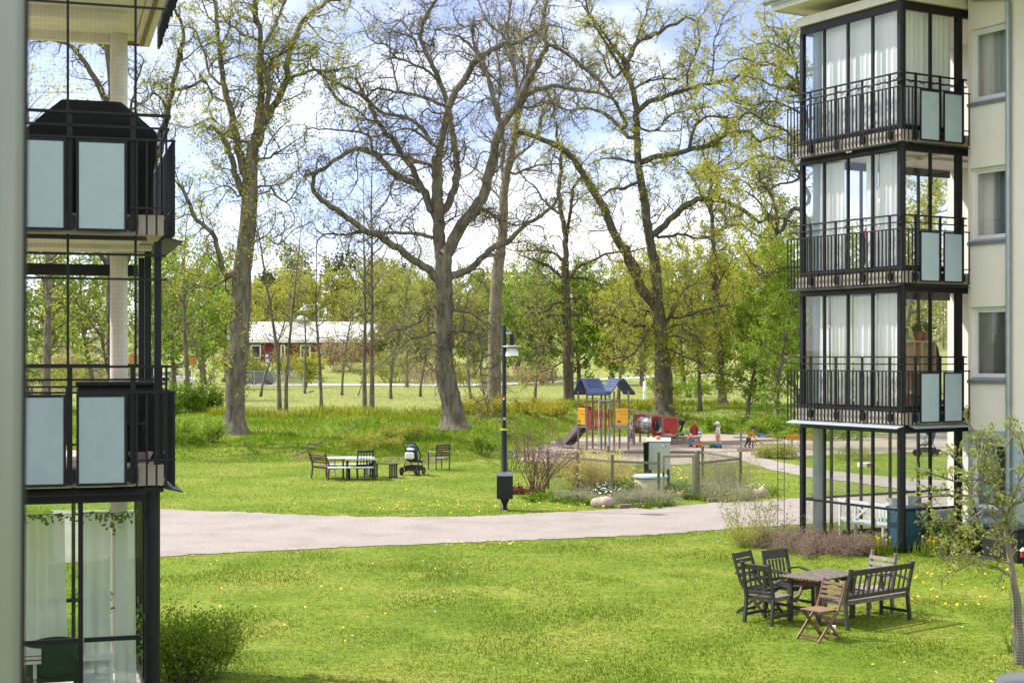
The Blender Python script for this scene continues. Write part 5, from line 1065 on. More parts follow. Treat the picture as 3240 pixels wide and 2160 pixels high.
# folding armchair half hidden behind the nearest one
t = thing('folding_chair', 'dark folding armchair with a curved top rail, half hidden behind the nearest armchair', 'chair'); 
mb = MB(); 
for i in range(4): z = .52+i*.105; mb.bar((-.24, -.22-.10*i/3, z), (.24, -.22-.10*i/3, z), .016, .06, (0, -.2, 1))
mb.bar((-.24, -.335, .93), (.24, -.335, .93), .02, .09, (0, -.2, 1)); mb.build('backrest', M['wood_dark'], t)
slat_seat(t, .46, .42, .43, 7, 'wood_dark', -.2, 'x')
for s in (-1, 1):
    MB().path([(s*.265, -.36, .98), (s*.265, -.2, .5), (s*.265, .26, 0)], .025, .045, (0, 1, 0)).build('leg', M['wood_dark'], t); MB().bar((s*.235, .22, .42), (s*.235, -.3, 0), .025, .045, (0, 1, 0)).build('leg', M['wood_dark'], t)
    MB().bar((s*.265, -.3, .66), (s*.265, .22, .65), .055, .025).build('armrest', M['wood_dark'], t)
for y, z in ((.2, .06), (-.24, .05)): MB().bar((-.23, y, z), (.23, y, z), .025, .04).build('stretcher', M['wood_dark'], t)
c, d = aim((355, 590), .43, (215, 480), (400, 500), .66); face(t, c, d)
# brown folding chair
t = thing('folding_chair', 'warm brown wooden folding chair standing in front of the bench', 'chair')
mb = MB()
for i in range(7): mb.box((-.20, -.2+i*.058, .435), (.20, -.2+i*.058+.048, .452))
mb.box((-.19, -.19, .41), (-.165, .2, .434)); mb.box((.165, -.19, .41), (.19, .2, .434)); mb.build('seat', M['wood_brown'], t, .003)
mb = MB()
for i in range(4): z = .60+i*.067; mb.bar((-.19, -.235-.022*i, z), (.19, -.235-.022*i, z), .016, .045, (0, -.3, 1))
mb.build('backrest', M['wood_brown'], t, .003)
for s in (-1, 1):
    MB().path([(s*.21, -.34, .86), (s*.21, -.26, .62), (s*.21, -.19, .45), (s*.21, .02, .25), (s*.21, .26, 0)], .024, .045, (0, 1, 0)).build('leg', M['wood_brown'], t, .003); MB().bar((s*.18, .17, .43), (s*.18, -.25, .0), .024, .045, (0, 1, 0)).build('leg', M['wood_brown'], t, .003)
for y, z in ((.21, .06), (-.21, .06)): MB().bar((-.17, y, z), (.17, y, z), .022, .045).build('stretcher', M['wood_brown'], t)
c = PZ(*Z6(985, 830), .44); d = Vector((-.80, -.60, 0)); face(t, c, d)
p = PZ(*Z6(1133, 1080)); t = thing('cup', 'small white cup lying in the grass behind the brown folding chair', 'cup', (p.x, p.y, .012), .6); MB().lathe([(.026, 0), (.038, .10), (.036, .10), (.025, .01), (0, .01)], k=16).build('cup_body', M['white'], t)
# --- distant furniture group
pts = [PZ(*Z5(*p)) for p in ((390, 833), (500, 856), (672, 846), (565, 826))]
v = pts[0]-pts[1]; dr = (pts[2]-pts[1]); dr.z = 0; dr.normalize(); c = (pts[0]+pts[1])/2+dr*.3
t = arm_seat('garden_bench', 'small reddish brown two seat bench at the left end of the far table group', 'bench', 1.15, .6, 'wood_red', 'wood_red', 'horizontal', 4, .90, low=False, curved=False, lean=.14); face(t, c, dr)
t.children[0]; 
c = PZ(*Z5(840, 590), .72); t = thing('picnic_table', 'white picnic table with curved steel legs and attached benches on the far lawn', 'table', (c.x-.1, c.y+.55, 0), R(8))
mb = MB()
for i in range(5): mb.box((-.80, -.36+i*.146, .70), (.80, -.36+i*.146+.136, .735))
mb.build('tabletop', M['white'], t, .004)
for s in (-1, 1):
    mb = MB(); mb.box((-.80, s*.74-.13, .42), (.80, s*.74+.13, .455)); mb.build('seat', M['white'], t, .004)
    x = s*.55; mb = MB()
    mb.tube([(x, -.74, .42), (x, -.80, .28), (x, -.70, .06), (x, -.45, .03), (x, -.2, .14), (x, -.1, .4), (x, -.18, .70)], .022, 6); mb.tube([(x, .74, .42), (x, .80, .28), (x, .70, .06), (x, .45, .03), (x, .2, .14), (x, .1, .4), (x, .18, .70)], .022, 6); mb.tube([(x, -.8, .40), (x, .8, .40)], .02, 6); mb.build('leg_frame', M['galv'], t)
c = PZ(*Z5(945, 598), .70); t = thing('garden_table', 'small dark legged table standing against the white picnic table', 'table', (c.x, c.y+.1, 0), R(4))
mb = MB(); 
for i in range(6): mb.box((-.52, -.33+i*.11, .68), (.52, -.33+i*.11+.1, .702))
mb.build('tabletop', M['wood_silver'], t)
for x in (-.46, .46):
    for y in (-.28, .28): MB().box((x-.035, y-.035, 0), (x+.035, y+.035, .679)).build('leg', M['wood_dark'], t)
    MB().box((x-.02, -.24, .3), (x+.02, .24, .36)).build('stretcher', M['wood_dark'], t)
a_, b_ = PZ(*Z5(905, 852)), PZ(*Z5(1090, 840)); v = b_-a_; dr = Vector((-v.y, v.x, 0)).normalized(); c = (a_+b_)/2+dr*.25
t = arm_seat('garden_chair', 'black slat backed chair turned away from the viewer at the far table group', 'chair', .68, .5, 'wood_dark', None, 'vertical', 4, 1.0, arms=False, low=False, lean=.04); face(t, c, dr)
c = PZ(*Z5(1225, 830)); t = thing('side_bench', 'low dark slat legged bench to the right of the black chair', 'bench', (c.x-.02, c.y+.3, 0), R(-38))
mb = MB()
for i in range(4): mb.box((-.55, -.2+i*.1, .47), (.55, -.2+i*.1+.092, .495))
mb.build('seat', M['wood_dark'], t)
for x in (-.46, .46):
    mb = MB()
    for y in (-.17, -.06, .06, .17): mb.box((x-.02, y-.025, 0.06), (x+.02, y+.025, .44))
    mb.box((x-.025, -.2, .44), (x+.025, .2, .469)); mb.box((x-.022, -.2, 0), (x+.022, .2, .06)); mb.build('leg', M['wood_dark'], t)
a_, b_ = PZ(*Z5(1868, 737)), PZ(*Z5(2058, 727)); v = b_-a_; dr = Vector((-v.y, v.x, 0)).normalized(); c = (a_+b_)/2+dr*.26
t = thing('garden_chair', 'lone chair with thin metal legs and brown slats to the right of the pushchair', 'chair'); W_ = .62
for sx in (-1, 1):
    x = sx*.29; MB().path([(x, -.27, 0), (x, -.25, .45), (x, -.31, .92)], .028, .028, (0, 1, 0)).build('leg', M['black'], t); MB().bar((x, .26, 0), (x, .26, .66), .028, .028, (0, 1, 0)).build('leg', M['black'], t); MB().box((x-.035, -.3, .66), (x+.035, .3, .685)).build('armrest', M['wood_silver'], t)
slat_seat(t, .58, .5, .44, 5, 'wood_silver', -.24); mb = MB()
for i in range(5): z = .56+i*.088; mb.bar((-.29, -.255-.012*i, z), (.29, -.255-.012*i, z), .018, .062, (0, -.1, 1))
mb.build('backrest', M['wood_red'], t); face(t, c, dr)
# --- pushchairs
def wheel(t, c, r, w, nm='wheel'):
    mb = MB(); k = 20; prof = [(r*.74, -w/2), (r*.9, -w/2), (r, -w*.25), (r, w*.25), (r*.9, w/2), (r*.74, w/2), (r*.74, -w/2)]
    mb.lathe(prof, k=k); mb.v = [(c[0]+z, c[1]+x, c[2]+y) for x, y, z in mb.v]; o = mb.build(nm, M['rubber'], t)
    h = MB(); h.lathe([(.001, -w*.3), (r*.16, -w*.3), (r*.16, w*.3), (.001, w*.3)], k=10); h.v = [(c[0]+z, c[1]+x, c[2]+y) for x, y, z in h.v]
    for i in range(5): a = i*1.2566; h.bar((c[0], c[1]+.1*r*math.cos(a), c[2]+.1*r*math.sin(a)), (c[0], c[1]+.78*r*math.cos(a), c[2]+.78*r*math.sin(a)), w*.3, r*.12, (1, 0, 0))
    h.build('rim', M['steel'], o); return o
def pushchair(label, loc, rz, hood='navy', bag=True, group=None):
    t = thing('pushchair', label, 'pushchair', loc, rz, group)
    f = MB()
    for s in (-1, 1):
        f.tube([(s*.27, -.36, .15), (s*.26, -.12, .52), (s*.26, .02, .70), (s*.27, -.28, 1.02), (s*.23, -.44, 1.14)], .018, 7); f.tube([(s*.26, -.05, .60), (s*.20, .28, .34), (s*.12, .46, .16)], .014, 7); f.tube([(s*.27, -.36, .15), (s*.15, .30, .17)], .012, 6)
    f.tube([(-.23, -.44, 1.14), (-.12, -.47, 1.16), (.12, -.47, 1.16), (.23, -.44, 1.14)], .022, 8); f.tube([(-.3, -.36, .15), (.3, -.36, .15)], .012, 6); f.tube([(-.15, .46, .15), (.15, .46, .15)], .012, 6); f.build('frame', M['black_matt'], t)
    for s in (-1, 1): wheel(t, (s*.31, -.36, .15), .15, .05)
    for s in (-1, 1): wheel(t, (s*.16, .46, .13), .13, .045)
    b = MB(); b.box((-.24, -.28, .17), (.24, .24, .19)); b.box((-.24, -.28, .19), (-.22, .24, .34)); b.box((.22, -.28, .19), (.24, .24, .34)); b.box((-.219, -.28, .19), (.219, -.26, .34)); b.box((-.219, .22, .19), (.219, .24, .34)); b.build('basket', M['black_matt'], t)
    s = MB(); s.add([(-.22, .12, .45), (.22, .12, .45), (.22, -.14, .50), (-.22, -.14, .50), (-.22, -.28, .92), (.22, -.28, .92), (-.2, .32, .42), (.2, .32, .42)], [(0, 1, 2, 3), (3, 2, 5, 4), (0, 6, 7, 1)]); o = s.build('seat', M[hood], t); m_ = o.modifiers.new('thick', 'SOLIDIFY'); m_.thickness = .05
    h = MB(); V = []; n = 12; rows = 6
    for j in range(rows):
        th = R(15)+R(130)*j/(rows-1)
        for i in range(n):
            a = math.pi*i/(n-1); V.append((.205*math.cos(a), -.12-.24*math.sin(a)*math.cos(th), .84+.26*math.sin(a)*math.sin(th)))
    h.add(V, [(j*n+i, j*n+i+1, (j+1)*n+i+1, (j+1)*n+i) for j in range(rows-1) for i in range(n-1)], True); o = h.build('hood', M[hood], t); m_ = o.modifiers.new('thick', 'SOLIDIFY'); m_.thickness = .015
    if bag:
        g = MB(); g.box((-.17, -.42, .58), (.17, -.30, .82)); g.build('changing_bag', M['offwhite'], t, .04)
        g = MB(); g.ball((0, 0, 0), 1, 12, (.17, .10, .05)); g.v = [(x, y-.28, z+.92) for x, y, z in g.v]; g.build('blanket', M['offwhite'], t)
        g = MB(); g.ball((0, 0, 0), 1, 12, (.16, .12, .06)); g.v = [(x, y-.05, z+.27) for x, y, z in g.v]; fabric('teal_cloth', (.06, .19, .20)); g.build('cloth', M['teal_cloth'], t)
    return t
c = PZ(*Z5(1600, 800)); pushchair('navy hooded pushchair with a white bag standing on the far lawn', (c.x, c.y+.3, 0), R(-22))
# ------------------------------------------------------------------ park lamp and litter bin
p = PZ(1158, 1170); t = thing('street_lamp', 'slim black park lamp with a white bell shade by the gravel path', 'street lamp', (p.x, p.y, 0))
MB().lathe([(.105, -.1), (.105, .05), (.085, .06), (.082, 2.15), (.058, 2.25), (.058, 5.03), (.05, 5.05), (0, 5.05)], k=16).build('pole', M['black'], t)
MB().tube([(0, 0, 4.81), (.20, 0, 4.81)], .035, 10).tube([(.02, 0, 5.02), (.18, 0, 4.84)], .012, 6).build('bracket', M['galv'], t)
h = MB(); h.lathe([(.062, 0), (.062, .28), (.05, .31), (.001, .32)], (.21, 0, 4.49), 16); h.build('lamp_housing', M['black'], t)
MB().lathe([(.275, -.012), (.275, 0), (.08, .025), (.0, .03)], (.21, 0, 4.463), 28).build('reflector', M['galv'], t)
MB().lathe([(.19, -.25), (.187, -.24), (.165, -.14), (.125, -.06), (.08, -.02), (.0, -.015)], (.21, 0, 4.45), 24).build('lamp_shade', M['white'], t)
MB().lathe([(.0845, 2.17), (.0845, 2.22)], k=14).build('band', mat('yellow_band', (.5, .6, .03)), t); MB().box((-.04, -.062, 3.0), (.04, -.0585, 3.12)).build('sticker', M['red'], t); MB().box((-.04, -.0645, 3.0), (.0, -.0625, 3.05)).build('sticker', M['white'], t); MB().box((-.03, -.064, 2.45), (.05, -.0585, 2.52)).build('sticker', M['galv'], t)
t = thing('litter_bin', 'black litter bin with a sloping lid mounted on the park lamp', 'litter bin', (p.x+.02, p.y-.29, .28))
mb = MB(); hx = [(-.22, -.14), (0, -.2), (.22, -.14), (.22, .14), (.0, .18), (-.22, .14)]; mb.prism(hx, 'z', .05, .66); mb.build('body', M['black'], t, .008)
mb = MB(); mb.add([(x*1.03, y*1.03, .662) for x, y in hx]+[(x*1.03, y*1.03, .66+(.10 if y > 0 else .02)) for x, y in hx], [(0, 5, 4, 3, 2, 1), (6, 7, 8, 9, 10, 11)]+[(i, (i+1) % 6, 6+(i+1) % 6, 6+i) for i in range(6)]); mb.build('lid', M['dark_grey'], t)
MB().add([(-.13, -.1, .05), (.13, -.1, .05), (.13, .18, .05), (-.13, .18, .05), (-.05, .14, -.14), (.05, .14, -.14), (.05, .2, -.14), (-.05, .2, -.14)], [(0, 1, 2, 3), (7, 6, 5, 4), (0, 4, 5, 1), (1, 5, 6, 2), (2, 6, 7, 3), (3, 7, 4, 0)]).build('bracket', M['black'], t)
# ------------------------------------------------------------------ fenced pump garden
FP_ = {'a': Vector((PZ(*ZF(305, 440)).x, 47.8, 0)), 'b': None, 'c': Vector((PZ(*ZF(845, 505)).x, 45.0, 0)), 'd': PZ(*ZF(1240, 528)), 'e': PZ(*ZF(1575, 528)), 'f': PZ(*ZF(1932, 478))}
FP_['b'] = (FP_['a']*.52+FP_['c']*.48)
def PYx(zx, Y): return Vector(((ZF(zx, 0)[0]-1176)/FP*Y, Y, 0))
FP_['g'] = PYx(1612, 49.3); FP_['h'] = PYx(815, 49.4)
fence = thing('wire_fence', 'green posted chain link fence round the small pump garden', 'fence', tuple(FP_['a']))
org = FP_['a'].copy()
def fpost(k, h): q = FP_[k]-org; MB().box((q.x-.045, q.y-.045, -.1), (q.x+.045, q.y+.045, h)).build('post', M['fence_green'], fence, .006)
for k, h in (('a', 1.22), ('b', 1.22), ('c', 1.26), ('d', 1.38), ('e', 1.42), ('f', 1.28), ('g', 1.26), ('h', 1.26)): fpost(k, h)
q = PYx(1555, 44.4)-org; MB().box((q.x-.03, q.y-.04, -.1), (q.x+.03, q.y+.04, 1.40)).build('post', M['fence_olive'], fence)
def wires(p, q, h, s=.07, r=.0028):
    mb = MB(); L_ = (q-p).length; u = (q-p).normalized(); n = int((L_+h)/s)
    for i in range(n+1):
        d0 = i*s-h
        for sg in (1, -1):
            pts = []
            for z in (0.03, h):
                d = d0+z if sg > 0 else d0+h-z; pts.append((d, z))
            (d1, z1), (d2, z2) = pts
            # clip to the panel
            def cl(da, za, db, zb):
                if da < 0: t_ = -da/(db-da); da, za = 0, za+(zb-za)*t_
                if da > L_: t_ = (da-L_)/(da-db); da, za = L_, za+(zb-za)*t_
                return da, za
            if max(d1, d2) < 0 or min(d1, d2) > L_: continue
            e1 = cl(d1, z1, d2, z2); e2 = cl(d2, z2, d1, z1)
            if abs(e1[1]-e2[1]) < .02: continue
            a = p+u*e1[0]; b = p+u*e2[0]; off = Vector((-u.y, u.x, 0))*(.004*sg); mb.tube([(a.x+off.x, a.y+off.y, e1[1]), (b.x+off.x, b.y+off.y, e2[1])], r, 3, False)
    return mb
def panel(a, b, rail=True, zr=1.05):
    p = FP_[a]-org; q = FP_[b]-org
    wires(p, q, 1.08).build('wire_mesh', M['fence_green'], fence)
    if rail: u = (q-p).normalized(); MB().bar((p.x+u.x*.05, p.y+u.y*.05, zr), (q.x-u.x*.05, q.y-u.y*.05, zr), .04, .07).build('rail', M['fence_green'], fence)
for a, b in ('ab', 'bc', 'cd', 'ef', 'fg', 'gh', 'ha'): panel(a, b)
# gate
p = PZ(*ZF(1270, 532)); q = PZ(*ZF(1545, 530)); u = (q-p).normalized(); gw = (q-p).length
g = thing('garden_gate', 'olive framed mesh gate in the front of the pump garden fence', 'gate', (p.x, p.y, 0), math.atan2(u.y, u.x))
MB().box((0, -.025, .06), (.075, .025, 1.3)).box((gw-.075, -.025, .06), (gw, .025, 1.3)).box((.076, -.025, 1.22), (gw-.076, .025, 1.30)).box((.076, -.025, .06), (gw-.076, .025, .14)).build('frame', M['fence_olive'], g, .005)
mb = MB()
for i in range(int(gw/.05)): mb.tube([(.05+i*.05, 0, .1), (.05+i*.05, 0, 1.26)], .0022, 3, False)
for i in range(24): mb.tube([(.05, .003, .12+i*.05), (gw-.05, .003, .12+i*.05)], .0022, 3, False)
mb.build('wire_mesh', M['galv'], g); MB().box((.02, -.06, .70), (.055, -.026, .82)).build('latch', M['black_matt'], g)
# control cabinet
x0 = ZF(1148, 0)[0]; x1 = ZF(1337, 0)[0]; Y = 49.0; p = Vector((((x0+x1)/2-1176)/FP*Y, Y, 0)); t = thing('control_cabinet', 'pale grey electrical cabinet on legs behind the garden gate', 'cabinet', tuple(p), R(-6))
MB().box((-.37, -.18, .52), (.37, .18, 1.42)).build('body', M['cabinet'], t, .01); MB().add([(-.39, -.22, 1.422), (.39, -.22, 1.422), (.39, .2, 1.422), (-.39, .2, 1.422), (-.39, -.22, 1.45), (.39, -.22, 1.45), (.39, .2, 1.54), (-.39, .2, 1.54)], [(3, 2, 1, 0), (4, 5, 6, 7), (0, 1, 5, 4), (1, 2, 6, 5), (2, 3, 7, 6), (3, 0, 4, 7)]).build('lid', M['cabinet'], t, .006)
MB().box((-.34, -.188, .56), (.34, -.1805, 1.39)).build('door', M['cabinet'], t, .004)
for x in (-.28, .30): MB().box((x-.05, -.05, -.05), (x+.05, .05, .519)).build('leg', M['black_matt'], t)
lb = MB(); lb.box((.10, -.1915, 1.22), (.26, -.1885, 1.33)); lab_ = lb.build('label', mat('label_blue', (.10, .36, .60)), t); MB().box((.155, -.1935, 1.29), (.25, -.192, 1.305)).box((.115, -.1935, 1.235), (.25, -.192, 1.245)).box((.115, -.1935, 1.255), (.22, -.192, 1.263)).build('print', M['white'], lab_)
MB().lathe([(.028, 0), (.034, .004), (.028, .008), (.0, .008)], k=12).build('print', M['white'], lab_); lab_.children[-1].location = (.132, -.1925, 1.297); lab_.children[-1].rotation_euler = (R(90), 0, 0)
t2 = thing('toy_bucket', 'small orange sand toy lying on top of the grey cabinet', 'toy', (p.x-.02, p.y, 1.50)); mb = MB(); mb.ball((0, 0, .05), .075, 12, (1.1, .9, .75)); mb.tube([(-.06, 0, .06), (-.10, 0, .09), (-.13, 0, .06)], .015, 6); mb.build('body', M['orange'], t2)
p = PZ(*ZF(1170, 470)); p.y = 46.6; p.x = (ZF(1171, 0)[0]-1176)/FP*p.y; t = thing('well_ring', 'round cream concrete well with a pale teal lid inside the fence', 'well', (p.x, p.y, 0)); MB().lathe([(.50, -.1), (.50, .42), (.47, .45), (.0, .45)], k=28).build('ring', M['cream_pot'], t); MB().lathe([(.54, .452), (.545, .50), (.50, .53), (0, .55)], k=28).build('lid', M['teal'], t)
p = PYx(1135, 48.6); t = thing('waste_pipe', 'black upright plastic pipe beside the grey cabinet', 'pipe', (p.x, p.y, 0)); MB().lathe([(.07, 0), (.09, 1.38), (.10, 1.38), (.10, 1.42), (.075, 1.42), (.06, 1.3), (0, 1.3)], k=16).build('pipe', M['rubber'], t)
# boulders and edging
def boulder(lab, zx, zy, sx, sy, sz, seed):
    p = PZ(*ZF(zx, zy)); t = thing('boulder', lab, 'boulder', (p.x, p.y+sy*.8, 0)); mb = MB(); mb.ball((0, 0, sz*.55), 1, 20, (sx, sy, sz)); r = np.random.default_rng(seed); ph = r.uniform(0, 6, 6)
    mb.v = [(x*(1+.09*math.sin(4*y/sy+ph[0])+.05*math.sin(9*z+ph[1])), y*(1+.09*math.sin(3*x/sx+ph[2])), z*(1+.08*math.sin(4*x/sx+ph[3])+.05*math.sin(7*y+ph[4]))) for x, y, z in mb.v]; mb.build('rock', M['stone'], t)
boulder('pale rounded boulder at the path edge in front of the fence', 772, 605, .33, .25, .19, 1); boulder('pinkish boulder at the right end of the flower bed', 2118, 520, .22, .2, .20, 2)
for n_e, (a, b, lab) in enumerate([((905, 608), (1355, 580), 'low red brown edging along the flower bed left of the gate'), ((1655, 555), (2095, 525), 'low red brown edging along the flower bed right of the gate')]):
    A_, B_ = PZ(*ZF(*a)), PZ(*ZF(*b)); t = thing('edging', lab, 'edging', tuple(A_)); mb = MB(); k = 7
    for i in range(k): s0 = (B_-A_)*(i/k); s1 = (B_-A_)*((i+.97)/k); mb.bar((s0.x, s0.y+.02*(i % 2), .04), (s1.x, s1.y+.02*(i % 2), .04), .10, .13)
    mb.build('edging_stones', M['brick_edge'], t, .01)
# ------------------------------------------------------------------ bushes
def bush(label, cat, loc, h, w, n, bark, leafm, size, per, seed, up=.9, wig=.10, name='shrub', r=.012, leaf=.9, sub=2, flat=.55, group=None, lsp=.05, base_r=.25, lean=0.5):
    """stems fanning out from the ground, twigs and leaves"""
    t = thing(name, label, cat, loc, 0, group); p = Plant(seed)
    cfg = [dict(sp=.16*h/1.2, len=(.2*h, .42*h), r=r*.55, n=6, wig=wig*1.4, trop=.05, start=.25, k=3, up=.35, leaf=leaf, ln=3, ls=.05), dict(sp=.10*h/1.2, len=(.08*h, .2*h), r=r*.32, n=4, wig=wig*1.6, trop=.03, start=.2, k=3, up=.25, leaf=leaf, ln=2, ls=.04, tip=False)][:sub]
    for i in range(n):
        a = p.r.uniform(0, 6.283); rr = base_r*w*math.sqrt(p.r.random()); d = unit(np.array([math.cos(a)*lean*p.r.uniform(.1, 1.1)*w/h, math.sin(a)*lean*p.r.uniform(.1, 1.1)*w/h, up]))
        P = p.walk(np.array([rr*math.cos(a), rr*math.sin(a), -.05]), d, h*p.r.uniform(.6, 1.08), 7, wig, .03); q = np.linspace(r, r*.4, 7); p.chain(P, q, 4); p.grow(P, q, 0, cfg)
        if leaf > .4: p.leaf += [P[j]+p.r.normal(0, .06, 3) for j in range(2, 7)]
    p.wood('stems', M[bark], t)
    if per: p.leaves('foliage', LEAF[leafm], size, per, lsp, t, flat=flat)
    return t
def gp(px, py): q = GP(px, py); return (q.x, q.y, q.z)
bush('bare purplish shrub with fanned stems to the right of the park lamp', 'shrub', gp(*ZF(210, 480)), 2.1, 1.5, 26, 'twig_red', 'purple', .022, 2, 101, wig=.09, r=.016, lean=.62, base_r=.14)
bush('fresh green shrub behind the purplish shrub', 'shrub', gp(1172, 1082), 1.5, 1.2, 14, 'bark_dark', 'lime', .035, 3, 102)
bush('small fresh green shrub left of the park lamp at the bank foot', 'shrub', gp(1107, 1045), 1.0, 1.1, 14, 'bark_dark', 'lime', .045, 4, 103)
bush('straw coloured grass clump inside the left part of the fence', 'ornamental grass', gp(*ZF(690, 460)), 1.25, 1.7, 170, 'twig_straw', 'straw', .04, 4, 104, wig=.07, r=.007, leaf=.6, sub=1, lean=.8, flat=.3)
bush('yellow flowering shrub by the left fence corner', 'shrub', gp(*ZF(600, 440)), 1.0, 1.3, 24, 'twig_straw', 'yel', .03, 4, 105)
bush('tangle of bare brown vines on the fence left of the cabinet', 'vine', gp(*ZF(1010, 400)), 1.35, 1.9, 40, 'twig_brown', 'olive', .022, 1, 106, wig=.22, r=.008, leaf=.4, lean=.9)
bush('tangle of bare vines with a few yellow buds covering the fence right of the gate', 'vine', gp(*ZF(1790, 440)), 1.4, 2.0, 50, 'twig_brown', 'yel', .024, 1, 107, wig=.24, r=.008, leaf=.35, lean=.9)
bush('thin bare vines climbing the right corner post of the fence', 'vine', gp(*ZF(1915, 470)), 1.35, .9, 26, 'twig_brown', 'olive', .02, 1, 108, wig=.22, r=.007, leaf=.3)
for i, (zx, zy, w, h, lab) in enumerate([(545, 540, .8, .42, 'grey lavender clump near the boulder in front of the fence'), (1040, 570, .7, .5, 'grey lavender clump between the boulder and the gate'), (1190, 575, .9, .55, 'large grey lavender clump just left of the gate'), (1830, 545, .9, .6, 'grey lavender clump right of the gate'), (1680, 500, .7, .5, 'grey lavender clump beside the right gate post')]):
    bush(lab, 'lavender', gp(*ZF(zx, zy)), h, w*1.3, 90, 'twig_brown', 'silver', .016, 4, 120+i, r=.004, wig=.08, name='lavender', sub=1, lean=.9, base_r=.4)
for i, (zx, zy, w, h, lab) in enumerate([(330, 540, .9, .28, 'low yellow green groundcover plant by the purplish shrub'), (560, 560, 1.0, .2, 'low leafy plants beside the pale boulder'), (920, 480, .7, .4, 'clump of green leaves with yellow flowers inside the fence'), (1130, 590, .9, .22, 'low leafy plants along the edging left of the gate'), (1690, 530, .9, .35, 'bright green leafy plant right of the gate'), (2010, 500, .9, .3, 'leafy plant beside the pinkish boulder'), (1410, 470, .6, .35, 'clump of green leaves behind the gate')]):
    bush(lab, 'plant', gp(*ZF(zx, zy)), h, w*1.5, 40, 'bark_dark', 'shrub', .035, 4, 140+i, r=.004, wig=.1, name='leafy_plant', sub=1, lean=1.1, base_r=.5)
def spots(lst, n, sx, sy, z=False): return np.array([[*PZ(*ZF(x+random.gauss(0, sx), y+random.gauss(0, sy))).xy] for x, y in lst for _ in range(n)])
flowers('yellow_flowers', spots([(940, 405), (1415, 395)], 26, 40, 22), .035, M['petal_yellow'], 'yellow flowers blooming inside the pump garden', .38)
flowers('yellow_flowers', spots([(1430, 490), (1340, 500)], 22, 50, 10), .025, M['petal_yellow'], 'low yellow flowers seen through the gate', .1)
flowers('white_flowers', spots([(790, 520)], 70, 50, 22), .022, M['petal_white'], 'sprays of tiny white flowers behind the pale boulder', .3)
flowers('white_flowers', spots([(2030, 480)], 60, 55, 16), .02, M['petal_white'], 'sprays of tiny white flowers by the pinkish boulder', .22)
bush('small dark red leafed plant by the purplish shrub', 'plant', gp(*ZF(90, 480)), .22, .9, 30, 'twig_red', 'purple', .04, 4, 160, r=.004, name='leafy_plant', sub=1, lean=1.1, base_r=.5)
# near bush, lower left
bush('leafy green bush growing beside the lower left balcony', 'bush', (-4.12, 19.5, 0), .78, .72, 60, 'bark_dark', 'lime', .022, 5, 171, wig=.10, r=.008, base_r=.5, name='bush', lean=.45)
bush('tall thin shoot rising out of the bush by the lower left balcony', 'shoot', (-4.2, 19.6, 0), 1.15, .2, 2, 'bark_dark', 'lime', .03, 3, 172, wig=.05, r=.008, name='shoot', sub=1, lean=.2)
# bed by the right building
B0 = at(RB, -.9, 1.9, 0)
for i, (u, v, h, w, lab) in enumerate([(-.8, 2.7, .42, 1.1, 'left clump of faded brown heather in the bed before the balcony'), (-.85, 1.9, .46, 1.2, 'middle clump of faded brown heather in the bed before the balcony'), (-.85, 1.1, .42, 1.1, 'right clump of faded brown heather in the bed before the balcony'), (-.5, .75, .42, .8, 'small faded brown clump against the corner of the ground floor glazing')]):
    q = at(RB, u, v, 0); q.z = gz(q.x, q.y); bush(lab, 'heather', tuple(q), h, w, 80, 'twig_brown', 'heather', .015, 3, 180+i, r=.004, wig=.13, name='heather', sub=2, lean=.95, base_r=.42)
q = at(RB, -.6, 4.0, 0); bush('thin yellow green shrub at the left end of the bed by the trellis', 'shrub', tuple(q), 1.35, 1.3, 16, 'twig_brown', 'olive', .025, 2, 190, wig=.12, r=.007)
q = at(RB, -1.3, 3.3, 0); bush('low grey green shrub at the left end of the heather bed', 'shrub', tuple(q), .6, 1.0, 40, 'twig_straw', 'olive', .02, 2, 191, wig=.1, r=.004)
def daff(t, x, y, r):
    z = gz(x, y)+random.uniform(.28, .42); mb = MB(); mb.lathe([(r*.3, 0), (r, .004), (r*.9, .010), (r*.35, .008)], k=6); mb.lathe([(r*.34, .0), (r*.42, r*.8), (r*.3, r*.78), (0, .012)], k=10); ax = Vector((random.uniform(-1, 1), -1, random.uniform(-.1, .3))).to_track_quat('Z', 'Y').to_matrix(); mb.v = [tuple(ax @ Vector(v)+Vector((x, y, z))) for v in mb.v]; mb.tube([(x, y, gz(x, y)), (x, y, z)], .004, 4); mb.build('bloom', M['petal_yellow'], t)
for i, (u, v, lab) in enumerate([(-.35, .2, 'daffodils in leaf left of the black corner column'), (.3, -.45, 'daffodils in leaf right of the black corner column'), (.85, -.6, 'daffodils in leaf below the clear ground floor pane')]):
    q = at(RB, u, v, 0); q.z = gz(q.x, q.y); P_ = np.random.default_rng(i).normal(0, .16, (130, 2))+np.array([[q.x, q.y]])
    t = thing('daffodils', lab, 'flowers', (0, 0, 0)); o = blades('leaves', P_, .36, .018, M['lawn_blade'], None, .5); del o['kind']; 
    if 'category' in o: del o['category']
    o.parent = t; F_2 = P_[:9]; [daff(t, x, y, .027) for x, y in F_2[:6]]
q = at(RB, .62, -.5, 0); bush('small budding shrub in front of the blue storage box', 'shrub', (q.x, q.y, gz(q.x, q.y)), .75, .8, 9, 'bark_pale', 'olive', .03, 2, 195, wig=.14, r=.006)
q = at(RB, 1.4, -.35, 0); bush('dark leafy shrub at the foot of the house wall', 'shrub', (q.x, q.y, gz(q.x, q.y)), .6, 1.1, 24, 'bark_dark', 'shrub', .03, 3, 196, wig=.12, r=.005)
